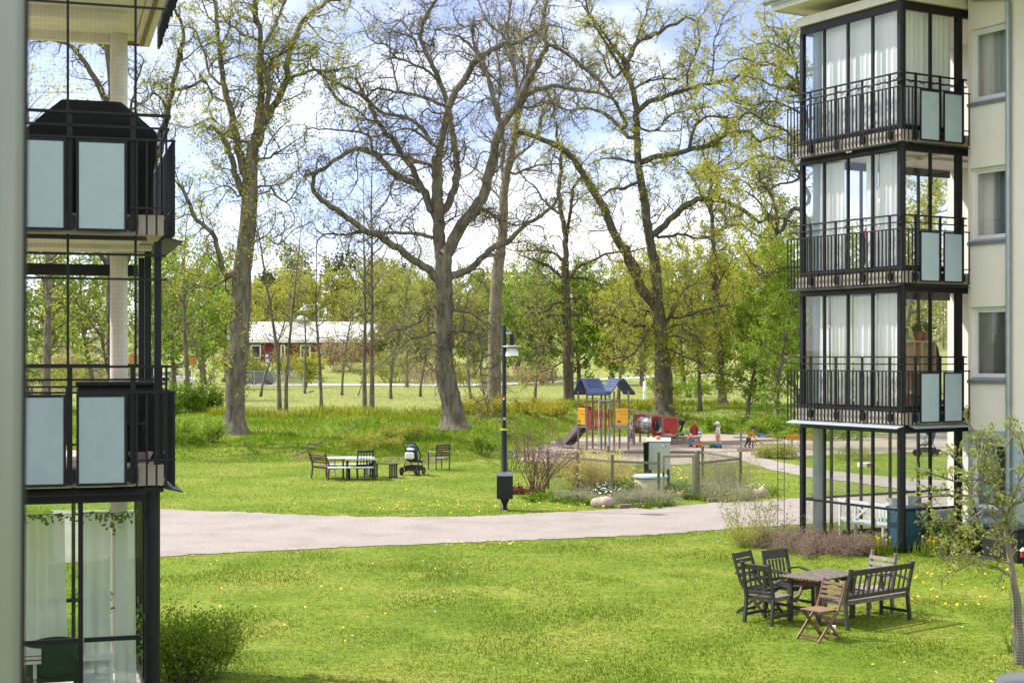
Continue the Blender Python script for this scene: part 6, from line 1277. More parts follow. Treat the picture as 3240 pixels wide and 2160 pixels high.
# fruit tree at the right edge, traced
fr = Oak(25.5, 131); fr.cfg = [dict(sp=.095, len=(.2, .55), r=.012, n=7, wig=.22, trop=.04, start=.1, k=4, up=.25, leaf=.9, ln=3, ls=.02), dict(sp=.06, len=(.06, .18), r=.006, n=4, wig=.25, trop=.05, start=.15, k=3, up=.3, leaf=.9, ln=2, ls=.02, tip=False)]
def Zr(L): return [((2430+x/1.8235)/1.3776, (1300+y/1.8235)/1.3776) for x, y in L]
fr.trunk(0, [(2349, 1525, 20), (2340, 1440, 19)]+[(*Zr([p])[0], w) for p, w in (((1440, 1090), 17), ((1415, 960), 15), ((1400, 850), 14), ((1380, 740), 12), ((1370, 620), 10))], 12)
for pts, w0, w1, sl in [([(1400,850),(1360,780),(1320,680),(1290,600),(1250,560),(1200,600),(1150,640)], 9, .35, -.3), ([(1385,740),(1330,790),(1270,760),(1180,680),(1090,640),(1010,640),(940,640)], 8, .3, .3), ([(1370,620),(1340,540),(1340,440),(1350,330),(1330,230),(1300,160)], 9, .3, .1), ([(1375,640),(1420,540),(1450,430),(1470,300),(1460,180)], 8, .3, -.3), ([(1340,560),(1270,500),(1180,490),(1080,500),(990,480),(930,490)], 8, .3, .3),
    ([(1340,450),(1260,420),(1170,390),(1090,400),(1000,370),(920,350)], 8, .3, -.3), ([(1345,380),(1280,310),(1210,250),(1180,180),(1190,120)], 7, .3, .3), ([(1180,470),(1150,430),(1100,290),(1060,260)], 6, .3, .2), ([(1380,730),(1440,660),(1500,640)], 8, .4, .3), ([(1410,950),(1340,900),(1270,880),(1180,870),(1110,910)], 8, .3, .3), ([(1400,880),(1300,850),(1200,850),(1100,850),(1020,860)], 7, .3, -.4), ([(1250,420),(1230,340),(1250,260),(1240,170)], 5, .4, .2), ([(1400,560),(1440,520),(1500,500)], 7, .4, -.3), ([(1330,240),(1390,180),(1410,110)], 5, .4, .2), ([(1090,640),(1060,700),(1060,790)], 5, .4, .3)]:
    fr.limb(0, Zr(pts), w0, w1, sl)
fruit = finish(fr, 'fruit_tree', 'small knobbly fruit tree with opening buds at the right edge', 'bark_pale', 'yel', .024, 3, .022, None, base_of(fr)); LEAF['bud_green'] = leaf_mat('bud_green', (.18, .23, .04), (.30, .35, .08), (.44, .45, .16), .4, 2)
for ch in fruit.children:
    if ch.name.startswith('crown'): ch.data.materials[0] = LEAF['bud_green']
bx = base_of(fr); t = thing('trunk_guard', 'grey wire mesh guard wrapped round the fruit tree trunk', 'tree guard', (bx[0]-.02, bx[1], 0)); mb = MB(); pts = []
for i in range(18): a = i*2*math.pi/18; mb.tube([(.10*math.cos(a), .10*math.sin(a), 0), (.10*math.cos(a)-.06, .10*math.sin(a), 1.0)], .002, 3, False)
for j in range(26): mb.tube([(.10*math.cos(a)-.06*j/25, .10*math.sin(a), j/25) for a in np.linspace(0, 6.283, 13)], .002, 3, False)
mb.build('wire_mesh', M['galv'], t)
p = PZ(2338, 1500); t = thing('daffodils', 'daffodil clump at the foot of the fruit tree', 'flowers', (0, 0, 0)); P_ = np.random.default_rng(77).normal(0, .09, (70, 2))+np.array([[p.x, p.y]])
o = blades('leaves', P_, .34, .016, M['lawn_blade'], None, .6); del o['kind']; del o['category']; o.parent = t; [daff(t, x, y, .04) for x, y in P_[:4]]
# things against the house wall
q = at(RB, 1.55, -.75, 0); q.z = gz(q.x, q.y); t = thing('snow_shovel', 'black snow shovel leaning on the house wall behind the fruit tree', 'shovel', tuple(q), R(60)); MB().tube([(0, 0, .25), (.0, .28, 1.35)], .016, 8).build('handle', M['black_matt'], t); mb = MB()
for i in range(9): x = -.24+i*.06; mb.add([(x-.03, -.16, .02), (x+.03, -.16, .02), (x+.03, .10, .30), (x-.03, .10, .30), (x, -.17, .045), (x, .09, .325)], [(0, 4, 5, 3), (4, 1, 2, 5)], True)
o = mb.build('blade', M['rubber'], t); m_ = o.modifiers.new('t', 'SOLIDIFY'); m_.thickness = .01
q = at(RB, 1.25, -1.7, 0); q.z = gz(q.x, q.y); t = thing('compost_bin', 'dark grey plastic garden box behind the fruit tree trunk', 'garden box', tuple(q), R(30.5)); MB().box((-.3, -.45, 0), (.3, .45, .62)).build('body', M['rubber'], t, .02); MB().box((-.32, -.47, .622), (.32, .47, .68)).build('lid', M['rubber'], t, .01)
q = PZ(2351, 1255, .55); t = thing('lantern', 'little red lantern with a white roof at the right picture edge', 'lantern', (q.x, q.y, .35)); MB().box((-.045, -.045, 0), (.045, .045, .12)).build('body', M['red'], t); MB().prism([(-.06, .122), (0, .18), (.06, .122)], 'y', -.06, .06).build('roof', M['white'], t); MB().lathe([(.012, -.36), (.012, 0)], k=8).build('stake', M['black_matt'], t)
# ------------------------------------------------------------------ playground
S_ = .75; e1 = Vector((.883, .469, 0)); e2 = Vector((-.469, .883, 0)); UZ = Vector((0, 0, 1))
T1 = PZ(*Z3(738, 1300)); T2 = PZ(*Z3(1145, 1288)); PS = thing('play_structure', 'climbing frame with two blue roofed towers, slide, rope net and steel tunnel', 'climbing frame', tuple(T1))
def lp(p): return p-T1
def ppost(p, h, w=.085, m='wood_post', cap=False):
    q = lp(p); o = MB().box((q.x-w/2, q.y-w/2, -.1), (q.x+w/2, q.y+w/2, h)).build('post', M[m], PS, .006)
    if cap: MB().lathe([(w*.62, h-.002), (w*.62, h+.03), (.0, h+.045)], (q.x, q.y, 0), 10).build('post_cap', M['rubber'], o)
for T in (T1, T2):
    for a, b in ((0, 0), (1, 0), (0, 1), (1, 1)): ppost(T+e1*(a*S_)+e2*(b*S_), 2.62)
    q = lp(T); mb = MB()
    for i in range(7): a = q+e2*(i*S_/7+.05); mb.bar((a+e1*-.03)+UZ*1.05, a+e1*(S_+.03)+UZ*1.05, .095, .05)
    mb.bar(q+e1*-.04+e2*-.02+UZ*1.0, q+e1*(S_+.04)+e2*-.02+UZ*1.0, .04, .11); mb.build('platform', M['timber'], PS)
def plate(p, q, z0, z1, m, nm='panel', th=.025, off=.055, badge=True, line=True):
    p = lp(p); q = lp(q); u = (q-p).normalized(); n = Vector((u.y, -u.x, 0)); a = p+u*.05; b = q-u*.05
    c = (a+b)/2+n*off; mb = MB(); mb.bar(Vector((c.x, c.y, (z0+z1)/2))-u*((b-a).length/2), Vector((c.x, c.y, (z0+z1)/2))+u*((b-a).length/2), th, z1-z0); o = mb.build(nm, M[m], PS, .012)
    n2 = n*(off+th/2+.004); L_ = (b-a).length
    if badge: MB().bar(a+u*(L_*.12)+n2+UZ*(z0+.13), a+u*(L_*.38)+n2+UZ*(z0+.13), .006, .07).build('badge', M['red_dark'], o, .002)
    if line:
        mb = MB(); mb.bar(a+u*.02+n2+UZ*(z1-.13), b-u*.02+n2+UZ*(z1-.13), .003, .012); mb.bar(a+u*(L_*.52)+n2+UZ*(z1-.27), b-u*.03+n2+UZ*(z1-.27), .003, .010)
        c = a+u*(L_*.48)+n2+UZ*(z1-.27); mb.tube([c+u*(.03*math.cos(t))+UZ*(.03*math.sin(t)) for t in np.linspace(0, 6.283, 11)], .004, 4); mb.build('groove', M['black_matt'], o)
    s = MB(); 
    for uu in (.03, L_-.03):
        for zz in (z0+.04, z1-.04): s.ball(tuple(a+u*uu+n*(off+th/2)+UZ*zz), .016, 8)
    s.build('bolt', M['white'], o); return o
M['red_dark'] = mat('dark_red_badge', (.12, .012, .02), None, .4)
plate(T1+e2*S_, T1, 1.16, 1.90, 'yellow'); plate(T2, T2+e1*S_, 1.14, 1.86, 'yellow'); plate(T1+e1*S_+e2*S_, T1+e2*S_, 1.7, 1.95, 'red', badge=False, line=False)
def pickets(p, q, n, z0, z1, sag, ms, nm='picket'):
    p = lp(p); q = lp(q); u = (q-p).normalized(); nn = Vector((u.y, -u.x, 0))*.05
    for i in range(n):
        t = (i+.5)/n; c = p.lerp(q, t)+nn; d = -sag*math.sin(math.pi*t); o = MB().bar(c+UZ*(z0+d), c+UZ*(z1+d), .022, .075, (u.x, u.y, 0)).build(nm, M[ms[i % len(ms)]], PS, .006)
        MB().ball(tuple(c+nn*.3+UZ*(z0+d+.05)), .014, 6).ball(tuple(c+nn*.3+UZ*(z1+d-.05)), .014, 6).build('bolt', M['white'], o)
pickets(T1, T1+e1*S_, 6, .98, 1.84, .06, ['red']); pickets(T1+e1*S_, T2+e2*S_, 2, .95, 1.80, .0, ['yellow', 'red']); pickets(T2+e2*S_, T2, 3, 1.02, 1.82, .0, ['red'])
def blue_roof(T, ax, cr):
    """arched plastic roof: ridge along ax, profile across cr"""
    c = lp(T)+e1*(S_/2)+e2*(S_/2); pr = [(-.68, 2.50), (-.63, 2.60), (-.50, 2.72), (-.30, 2.95), (-.17, 3.12), (-.08, 3.19), (0, 3.205), (.08, 3.19), (.17, 3.12), (.30, 2.95), (.50, 2.72), (.63, 2.60), (.68, 2.50)]
    inn = [(x*.93, z-.055) for x, z in pr]; hl = .50; n = len(pr); V = []; vs = lambda t, x, z: c+ax*t+cr*x+UZ*z
    def edge(x, z): return .0 if abs(x) < .45 else -.0
    for t in (-hl, hl):
        for x, z in pr: V.append(vs(t*(1 if abs(x) > .2 else .96), x, z))
        for x, z in inn: V.append(vs(t*.97, x, z))
    F = []
    for i in range(n-1): F += [(i, i+1, 2*n+i+1, 2*n+i), (n+i, 3*n+i, 3*n+i+1, n+i+1), (i, n+i, n+i+1, i+1), (2*n+i, 2*n+i+1, 3*n+i+1, 3*n+i)]
    F += [(0, 2*n, 3*n, n), (n-1, 2*n-1, 4*n-1, 3*n-1)]
    mb = MB(); mb.add(V, F, False); o = mb.build('roof', M['roof_blue'], PS, .012)
    rb = MB()
    for sx in (-1, 1):
        for x, z in ((.16, 3.14), (.24, 3.04), (.32, 2.935), (.40, 2.845)): rb.tube([vs(-.33, sx*x, z), vs(0, sx*x, z+.004), vs(.33, sx*x, z)], .016, 6)
    rb.build('rib', M['roof_blue'], o)
blue_roof(T1, e1, e2); blue_roof(T2, e2, e1)
# slide
s0 = lp(T1)+e2*(S_+.02)+e1*.1; pr = [(0, 1.10), (.15, 1.08), (.5, .86), (1.0, .53), (1.35, .34), (1.65, .27), (2.1, .26)]; wd = .5
bed = MB(); V = []
for t, z in pr: V += [s0+e2*t+UZ*z, s0+e2*t+e1*wd+UZ*z]
bed.add(V, [(2*i, 2*i+1, 2*i+3, 2*i+2) for i in range(len(pr)-1)], True); sl_ = bed.build('slide', M['steel'], PS); m_ = sl_.modifiers.new('t', 'SOLIDIFY'); m_.thickness = .012
for off in (0, wd):
    V = []; 
    for t, z in pr: V += [s0+e2*t+e1*off+UZ*(z-.16 if t > .1 else z-.1), s0+e2*t+e1*off+UZ*(z+.14)]
    o = MB().add(V, [(2*i, 2*i+2, 2*i+3, 2*i+1) for i in range(len(pr)-1)]).build('slide_side', M['slide_brown'], PS); m_ = o.modifiers.new('t', 'SOLIDIFY'); m_.thickness = .035
for off in (.03, wd-.03): q = s0+e2*1.6+e1*off; MB().tube([(q.x, q.y, -.05), (q.x, q.y, .25)], .03, 8).build('slide_leg', M['steel'], PS)
# poles and bars
a = lp(PZ(*Z3(912, 1300))); b = lp(T2+e2*S_*.1); MB().tube([(a.x, a.y, -.05), (a.x, a.y, 2.16), (a.x+.05, a.y, 2.22), (b.x, b.y, 2.2)], .022, 8).build('fire_pole', M['steel'], PS)
q0 = lp(T1+e1*S_*.35+e2*S_); q1 = lp(T2+e1*S_*.9+e2*S_); MB().bar(q0+UZ*2.14, q1+UZ*2.14, .05, .09).build('beam', M['timber'], PS)
ppost(T2+e1*.55+e2*1.3, 2.36, .09, 'grey_paint', True)
for z in (.35, .75): 
    a = lp(T1+e2*S_); b = lp(T1+e1*S_+e2*S_); MB().tube([a+UZ*z, b+UZ*z], .014, 6).build('rung', M['steel'], PS)
def rope(pts, r=.012, nm='rope', m='rubber'): return MB().tube(pts, r, 5).build(nm, M[m], PS)
# low platforms, net bridge and tunnel
Y3 = 71.3
def pt(zx, Y): return Vector(((Z3(zx, 0)[0]-1176)/FP*Y, Y, 0))
L1, L2, L3, L4 = pt(1865, 71.0), pt(2085, 71.3), pt(1735, 72.2), pt(1950, 72.6)
for p in (L1, L2, L4): ppost(p, 1.46, .10, 'wood_post', True)
ppost(L3, 1.35, .10, 'wood_post', True); ppost(pt(1440, 71.2), 1.40, .10); ppost(pt(1530, 73.2), 1.55, .10, 'wood_post', True); ppost(pt(1650, 73.4), 1.52, .10, 'wood_post', True)
plate(L1, L2, .52, 1.30, 'red'); q = [lp(p) for p in (L1, L2, L4, L3)]
mb = MB(); mb.add([p+UZ*z for z in (.38, .45) for p in q], [(3, 2, 1, 0), (4, 5, 6, 7)]+[(i, (i+1) % 4, 4+(i+1) % 4, 4+i) for i in range(4)]); mb.build('platform', M['timber'], PS)
pa, pb = pt(1750, 71.9), pt(1850, 71.2); 
c1 = lp(pt(1800, 71.6))+UZ*.90; c0 = lp(pt(1525, 72.9))+UZ*.92; dv = (c0-c1).normalized(); sd = dv.cross(UZ).normalized(); up = sd.cross(dv)
def ring(c, r, n=24): return [c+sd*(r*math.cos(i*2*math.pi/n))+up*(r*math.sin(i*2*math.pi/n)) for i in range(n)]
n = 24; V = ring(c1, .36)+ring(c0, .36)+ring(c1, .33)+ring(c0, .33)
F = [(i, (i+1) % n, n+(i+1) % n, n+i) for i in range(n)]+[(2*n+(i+1) % n, 2*n+i, 3*n+i, 3*n+(i+1) % n) for i in range(n)]+[(i, 2*n+i, 2*n+(i+1) % n, (i+1) % n) for i in range(n)]+[(n+i, n+(i+1) % n, 3*n+(i+1) % n, 3*n+i) for i in range(n)]
tn = MB().add(V, F, True).build('tunnel', M['steel'], PS)
def holed(c, w, h):
    """square board with a round hole at a tunnel end"""
    V = ring(c, .345, 24); out = []
    for i in range(24):
        a = i*2*math.pi/24; x, y = math.cos(a), math.sin(a); s = 1/max(abs(x)/w, abs(y)/h); out.append(c+sd*(x*s)+up*(y*s))
    V2 = V+out; F = [(i, (i+1) % 24, 24+(i+1) % 24, 24+i) for i in range(24)]; o = MB().add(V2, F).build('panel', M['red'], PS); m_ = o.modifiers.new('t', 'SOLIDIFY'); m_.thickness = .03; return o
holed(c1, .40, .44); holed(c0, .40, .46)
r0 = lp(T2+e1*S_); r1 = lp(L3); MB().bar(Vector((r0.x+.05, r0.y, 1.78)), Vector((r1.x+.25, r1.y-.3, 1.36)), .05, .10).build('handrail', M['timber'], PS)
top = [Vector((r0.x, r0.y, 1.62)).lerp(Vector((r1.x, r1.y, 1.18)), i/5) for i in range(6)]; bot = [Vector((r0.x, r0.y, .92)).lerp(Vector((r1.x, r1.y, .55)), i/5)-UZ*(.12*math.sin(math.pi*i/5)) for i in range(6)]
for zf in (0, .35, .7, 1.0): rope([a.lerp(b, zf) for a, b in zip(top, bot)])
for a, b in zip(top[1:], bot[1:]): rope([a, b]); MB().ball(tuple(a+UZ*.03), .04, 8).build('knob', M['red'], PS)
for off in (.3, .5):
    rope([p+Vector((0, off, 0)) for p in bot])
for T in (T1,):
    a = lp(T+e1*S_+e2*S_); b = lp(T2+e2*S_)
    for z in (.25, .75): rope([a+UZ*z, (a+b)/2+UZ*(z-.08), b+UZ*z]); MB().ball(tuple(a+UZ*z), .045, 8).build('knob', M['red'], PS)
# sand box deck
a = PZ(*Z4(350, 655)); t = thing('sandbox_deck', 'low wooden deck box at the edge of the sand behind the crouching child', 'deck', (a.x, a.y, 0)); mb = MB()
for i in range(3): mb.box((-1.75, 0, .01+i*.11), (-.02, .03, .105+i*.11))
for x in (-1.7, -.9, -.1): mb.box((x, .031, 0), (x+.07, .10, .33))
mb.build('side_boards', M['timber'], t); mb = MB()
for i in range(6): mb.box((-1.78, -.04+i*.14, .335), (.08, -.04+i*.14+.13, .365))
mb.build('top_boards', M['timber'], t)
def sleepers(lab, A_, B_, z=.05):
    p, q = PZ(*Z4(*A_)), PZ(*Z4(*B_)); t = thing('timber_edge', lab, 'edging', tuple(p)); MB().bar((0, 0, z), (q.x-p.x, q.y-p.y, z), .12, .16).build('sleeper', M['timber'], t, .01)
sleepers('back timber edge of the sandpit', (350, 650), (1700, 602)); sleepers('front timber edge of the sandpit', (960, 775), (1860, 755)); sleepers('middle timber edge of the sandpit behind the standing child', (360, 668), (1000, 652))
# play table
p = PZ(*Z4(1020, 712)); t = thing('play_table', 'grey play table with two round discs on one post in the sand', 'play table', tuple(p)); MB().lathe([(.055, -.1), (.055, .64)], k=14).build('post', M['galv'], t)
for z, r in ((.645, .33), (.455, .37)): MB().lathe([(.058, z-.0), (r, z), (r+.005, z+.015), (r, z+.03), (.058, z+.03)], k=28).build('disc', M['wood_silver'], t)
t = thing('toy_pot', 'small orange sand mould standing on the round play table', 'toy', (p.x+.03, p.y, .676)); MB().lathe([(.05, 0), (.07, .08), (.075, .085), (.06, .075), (.04, .01), (0, .01)], k=14).build('pot', M['orange'], t)
# sand digger
p = PZ(*Z4(1215, 730)); t = thing('sand_digger', 'ride on sand digger with a black seat and yellow arms', 'sand digger', tuple(p))
MB().lathe([(.03, -.05), (.03, .30)], k=10).build('post', M['black'], t); b = MB(); b.box((-.17, -.12, .30), (.17, .12, .34)); b.box((-.2, -.12, .34), (-.16, .12, .50)); b.build('seat', M['black_matt'], t, .015)
for y in (-.08, .08): MB().path([(.08, y, .50), (.13, y, .30), (.10, y, .12), (.30, y, .10)], .03, .03, (0, 1, 0)).build('arm', M['yellow'], t)
MB().path([(.14, 0, .42), (.36, 0, .28), (.5, 0, .14)], .035, .035, (0, 1, 0)).build('boom', M['black_matt'], t); MB().add([(.46, -.07, .16), (.46, .07, .16), (.56, .07, .02), (.56, -.07, .02), (.44, .07, .04), (.44, -.07, .04)], [(0, 1, 2, 3), (0, 5, 4, 1), (2, 4, 5, 3)]).build('bucket', M['black_matt'], t)
# orange bench
p = PZ(*Z4(1845, 862)); t = thing('park_bench', 'bench with an orange wooden back between the sandpit and the balcony column', 'bench', (p.x+.55, p.y, 0), R(6)); 
for z in (.70, .83): MB().box((-.78, -.12, z), (.82, -.085, z+.11)).build('backrest', M['orange_wood'], t, .005)
for i in range(3): MB().box((-.78, -.06+i*.145, .42), (.82, .07+i*.145, .455)).build('seat', M['orange_wood'], t, .005)
for x in (-.55, .58): mb = MB(); mb.box((x-.05, -.08, -.05), (x+.05, .02, .419)); mb.box((x-.05, -.084, .42), (x+.05, -.061, .93)); mb.box((x-.04, .021, .36), (x+.04, .38, .419)); mb.build('leg', M['grey_paint'], t)
for i, (zx, zy, h, w, lab) in enumerate([(1560, 885, .75, 1.4, 'sparse olive shrub in front of the sandpit timber'), (1760, 890, .6, 1.2, 'sparse olive shrub by the orange bench'), (1420, 880, .45, .8, 'small sparse shrub at the corner where the paths meet')]):
    bush(lab, 'shrub', gp(*Z4(zx, zy)), h, w, 26, 'twig_brown', 'olive', .03, 2, 210+i, wig=.14, r=.006)
bush('sparse shrub standing behind the glazed ground floor on the side lawn', 'shrub', gp(1960, 1056), .6, 1.6, 26, 'twig_brown', 'olive', .03, 2, 215, wig=.14, r=.006)
c = PZ(*Z4(60, 640)); pushchair('black pushchair standing behind the wooden sandpit deck', (c.x-.1, 73.6, 0), R(75), 'cover', False)
t = thing('pushchair', 'pushchair with a green bag seen through the ground floor panes', 'pushchair', (0, 0, 0)); bpy.data.objects.remove(t)
q = PZ(2130, 1046); pc = pushchair('grey pushchair standing on the lawn, seen through the clear ground floor panes', (q.x, q.y, 0), R(100), 'grey_cover' if 'grey_cover' in M else 'navy', False)
p = PZ(*Z4(265, 640)); t = thing('jacket', 'rust red jacket hung over the black pushchair by the sandpit', 'jacket', (p.x, 73.0, .36)); mb = MB(); mb.lathe([(.20, 0), (.19, .15), (.16, .35), (.12, .50), (.08, .56), (.0, .58)], k=14, sx=1, sy=.6); mb.tube([(-.13, -.05, .42), (-.19, -.08, .25), (-.17, -.1, .06)], [.06, .05, .04], 8); mb.tube([(.13, -.05, .42), (.19, -.08, .25), (.17, -.1, .06)], [.06, .05, .04], 8); fabric('rust', (.30, .055, .045)); mb.build('cloth', M['rust'], t)
p = PZ(*Z4(345, 640)); t = thing('bucket', 'light blue and white bucket on the wooden sandpit deck', 'bucket', (p.x, p.y+.1, .366)); MB().lathe([(.07, 0), (.095, .17), (.09, .17), (.066, .01), (0, .01)], k=18).build('body', M['white'], t); MB().lathe([(.0725, .02), (.0945, .15)], k=18).build('print', mat('print_blue', (.12, .35, .65)), t); MB().tube([(-.09, 0, .17), (-.06, 0, .23), (0, 0, .25), (.06, 0, .23), (.09, 0, .17)], .005, 5).build('handle', M['white'], t)
# sand toys
def toy_truck(lab, zx, zy, m, L_=.28, tip=False):
    p = PZ(*Z4(zx, zy)); t = thing('toy_truck', lab, 'toy', tuple(p), R(random.uniform(-20, 20))); mb = MB(); mb.box((-L_/2, -.07, .05), (L_/2, .07, .08)); mb.add([(-L_/2, -.08, .082), (L_*.15, -.08, .082), (L_*.15, .08, .082), (-L_/2, .08, .082), (-L_/2-.03, -.1, .19), (L_*.18, -.1, .19), (L_*.18, .1, .19), (-L_/2-.03, .1, .19)], [(0, 1, 2, 3), (0, 4, 5, 1), (1, 5, 6, 2), (2, 6, 7, 3), (3, 7, 4, 0)]); mb.box((L_*.22, -.07, .081), (L_/2, .07, .2)); mb.build('body', M[m], t)
    for x in (-L_*.32, L_*.32):
        for y in (-.08, .08): w_ = MB(); w_.lathe([(.0, -.02), (.05, -.02), (.05, .02), (.0, .02)], k=12); w_.v = [(x+a, y+c, .05+b) for a, b, c in w_.v]; w_.build('wheel', M['rubber'], t)
toy_truck('orange toy truck in the sand beside the crouching child', 322, 705, 'orange'); toy_truck('green toy tractor in the sand at the feet of the standing child', 552, 716, 'green_toy', .32); toy_truck('dark blue toy truck in the sand right of the green tractor', 650, 722, 'blue_toy', .26)
p = PZ(*Z4(425, 712)); t = thing('sand_shovel', 'yellow toy shovel lying in the sand between two toy trucks', 'toy', tuple(p)); MB().bar((-.12, 0, .03), (.04, 0, .03), .03, .03).build('handle', M['yellow'], t); MB().add([(.04, -.06, .02), (.04, .06, .02), (.16, .05, .03), (.16, -.05, .03), (.04, -.06, .08), (.04, .06, .08)], [(0, 1, 2, 3), (0, 4, 5, 1), (0, 3, 4), (1, 5, 2)]).build('scoop', M['yellow'], t)
# ------------------------------------------------------------------ people
def skin_mesh(name, verts, edges, m, parent, root=0, sub=1):
    me = bpy.data.meshes.new(name); me.from_pydata([v[:3] for v in verts], edges, []); me.materials.append(m); o = link(bpy.data.objects.new(name, me), parent)
    md = o.modifiers.new('skin', 'SKIN'); md.use_smooth_shade = True
    for i, v in enumerate(verts): sv = me.skin_vertices[0].data[i]; sv.radius = (v[3], v[3] if len(v) < 5 else v[4]); sv.use_root = (i == root)
    s = o.modifiers.new('sub', 'SUBSURF'); s.levels = sub; s.render_levels = sub; return o
def person(label, loc, J, cloth, trousers, shoe, hair, cap=None, cap_m=None, long_hair=False, scale=1.0, face_dir=(-1, 0, 0), legs=True, sleeves=True):
    """J: joints in metres, x to the right of the picture, y away, z up"""
    t = thing('person', label, 'person', loc); t.scale = (scale,)*3; g = {k: Vector(v) for k, v in J.items()}; fd = Vector(face_dir).normalized(); V = []; E = []; ix = {}
    def add(k, p, r, par=None):
        ix[k] = len(V); V.append((p.x, p.y, p.z, r)); 
        if par is not None: E.append((ix[par], ix[k]))
    add('hip', g['hip'], .085); add('waist', g['hip'].lerp(g['chest'], .5), .08, 'hip'); add('chest', g['chest'], .095, 'waist'); add('neck', g['neck'], .036, 'chest')
    hd = g['head']; upv = (hd-g['neck']).normalized(); add('jaw', hd-upv*.055+fd*.012, .066, 'neck'); add('skull', hd+upv*.03, .085, 'jaw'); add('crown', hd+upv*.075, .06, 'skull')
    add('nose', hd+fd*.098-upv*.02, .012, 'jaw')
    sd_ = fd.cross(Vector((0, 0, 1))).normalized()
    for s, nm in ((1, 'r'), (-1, 'l')):
        add('ear'+nm, hd+sd_*(s*.088)-upv*.01, .014, 'skull')
        add('sh'+nm, g['sh'+nm], .045, 'chest'); add('el'+nm, g['el'+nm], .032, 'sh'+nm); add('wr'+nm, g['ha'+nm].lerp(g['el'+nm], .22), .023, 'el'+nm); hand = g['ha'+nm]; add('ha'+nm, hand, .026, 'wr'+nm)
        d = (hand-g['el'+nm]).normalized(); sp = d.cross(fd).normalized() if d.cross(fd).length > .1 else sd_
        for i, ln in enumerate((.042, .05, .047, .036)):
            b = hand+d*.022+sp*((i-1.5)*.014); add(f'f{i}{nm}', b+d*ln*.5, .0065, 'ha'+nm); add(f'g{i}{nm}', b+d*ln*.8+fd*.012, .0055, f'f{i}{nm}')
        add('th'+nm, hand+sp*-.03+d*.012, .008, 'ha'+nm); add('ti'+nm, hand+sp*-.038+d*.035, .006, 'th'+nm)
        if legs: add('th_'+nm, g['hip'].lerp(g['kn'+nm], .25)+sd_*(s*.03), .07, 'hip'); add('kn'+nm, g['kn'+nm], .045, 'th_'+nm); add('an'+nm, g['an'+nm], .03, 'kn'+nm); add('to'+nm, g['to'+nm], .025, 'an'+nm)
    skin_mesh('body', V, E, M['skin'], t)
    # clothes follow the body a little wider
    def chain_mesh(nm, chains, m):
        vs = []; es = []
        first = None
        for ch in chains:
            prev = None
            for p, r in ch:
                k = None
                for i, q in enumerate(vs):
                    if (Vector(q[:3])-p).length < 1e-5: k = i
                if k is None: k = len(vs); vs.append((p.x, p.y, p.z, r))
                if prev is not None and prev != k: es.append((prev, k))
                prev = k
        return skin_mesh(nm, vs, es, m, t)
    tor = [(g['hip']+(g['chest']-g['hip'])*.08, .105), (g['hip'].lerp(g['chest'], .5), .098), (g['chest'], .112), (g['chest'].lerp(g['neck'], .7), .055)]
    chs = [tor]
    for nm in 'rl': chs.append([(g['chest'], .112), (g['sh'+nm], .058), (g['el'+nm], .043), (g['ha'+nm].lerp(g['el'+nm], .28), .034)])
    chain_mesh('top', chs, cloth)
    if legs:
        chs = []
        for s, nm in ((1, 'r'), (-1, 'l')): chs.append([(g['hip'], .1), (g['hip'].lerp(g['kn'+nm], .25)+sd_*(s*.03), .082), (g['kn'+nm], .056), (g['an'+nm]+(g['kn'+nm]-g['an'+nm])*.12, .042)])
        chain_mesh('trousers', chs, trousers)
        for nm in 'rl': chain_mesh('shoe', [[(g['an'+nm]+Vector((0, 0, -.01)), .04), (g['to'+nm].lerp(g['an'+nm], .2), .036), (g['to'+nm], .03)]], shoe)
    hm = MB(); hc = hd+upv*.035-fd*.015; ax_ = [fd, sd_, upv]
    for k, (a, b) in enumerate(((0, 0),)):
        n = 14
        for i in range(8):
            th = math.pi*i/7
            for j in range(n):
                ph = 2*math.pi*j/n; d = fd*(math.sin(th)*math.cos(ph))+sd_*(math.sin(th)*math.sin(ph))+upv*math.cos(th); r = .103
                if d.dot(fd) > .35 and d.dot(upv) < .35: r = .07
                if d.dot(upv) < -.45: r = .07
                hm.v.append(tuple(hc+d*r))
        hm.f = [(i*n+j, i*n+(j+1) % n, (i+1)*n+(j+1) % n, (i+1)*n+j) for i in range(7) for j in range(n)]; hm.sm = [True]*len(hm.f)
    if long_hair: hm.tube([hd-fd*.06+upv*.02, hd-fd*.09-upv*.07, hd-fd*.085-upv*.17, hd-fd*.06-upv*.26], [.075, .075, .06, .02], 10)
    hm.build('hair', hair, t)
    if cap:
        cm = MB(); n = 16
        for i in range(5):
            th = R(92)*i/4
            for j in range(n): ph = 2*math.pi*j/n; d = fd*(math.sin(th)*math.cos(ph))+sd_*(math.sin(th)*math.sin(ph))+upv*math.cos(th); cm.v.append(tuple(hc+d*.112))
        cm.f = [(i*n+j, i*n+(j+1) % n, (i+1)*n+(j+1) % n, (i+1)*n+j) for i in range(4) for j in range(n)]; cm.sm = [True]*len(cm.f); c_ = cm.build('cap', cap_m, t)
        br = MB(); pts = []; 
        for j in range(9): ph = math.pi*(j/8-.5); pts.append((hc+(fd*math.cos(ph)+sd_*math.sin(ph))*.108, hc+fd*(.085+.115*math.cos(ph))+sd_*(.10*math.sin(ph))-upv*.02))
        br.add([p for ab in pts for p in ab], [(2*j, 2*j+1, 2*j+3, 2*j+2) for j in range(8)]); o = br.build('cap_peak', cap_m, t); m_ = o.modifiers.new('t', 'SOLIDIFY'); m_.thickness = .008
    for s in (-1, 1): e = hd+fd*.083+sd_*(s*.033)+upv*.0; MB().ball(tuple(e), .011, 8).build('eye', M['black_matt'], t)
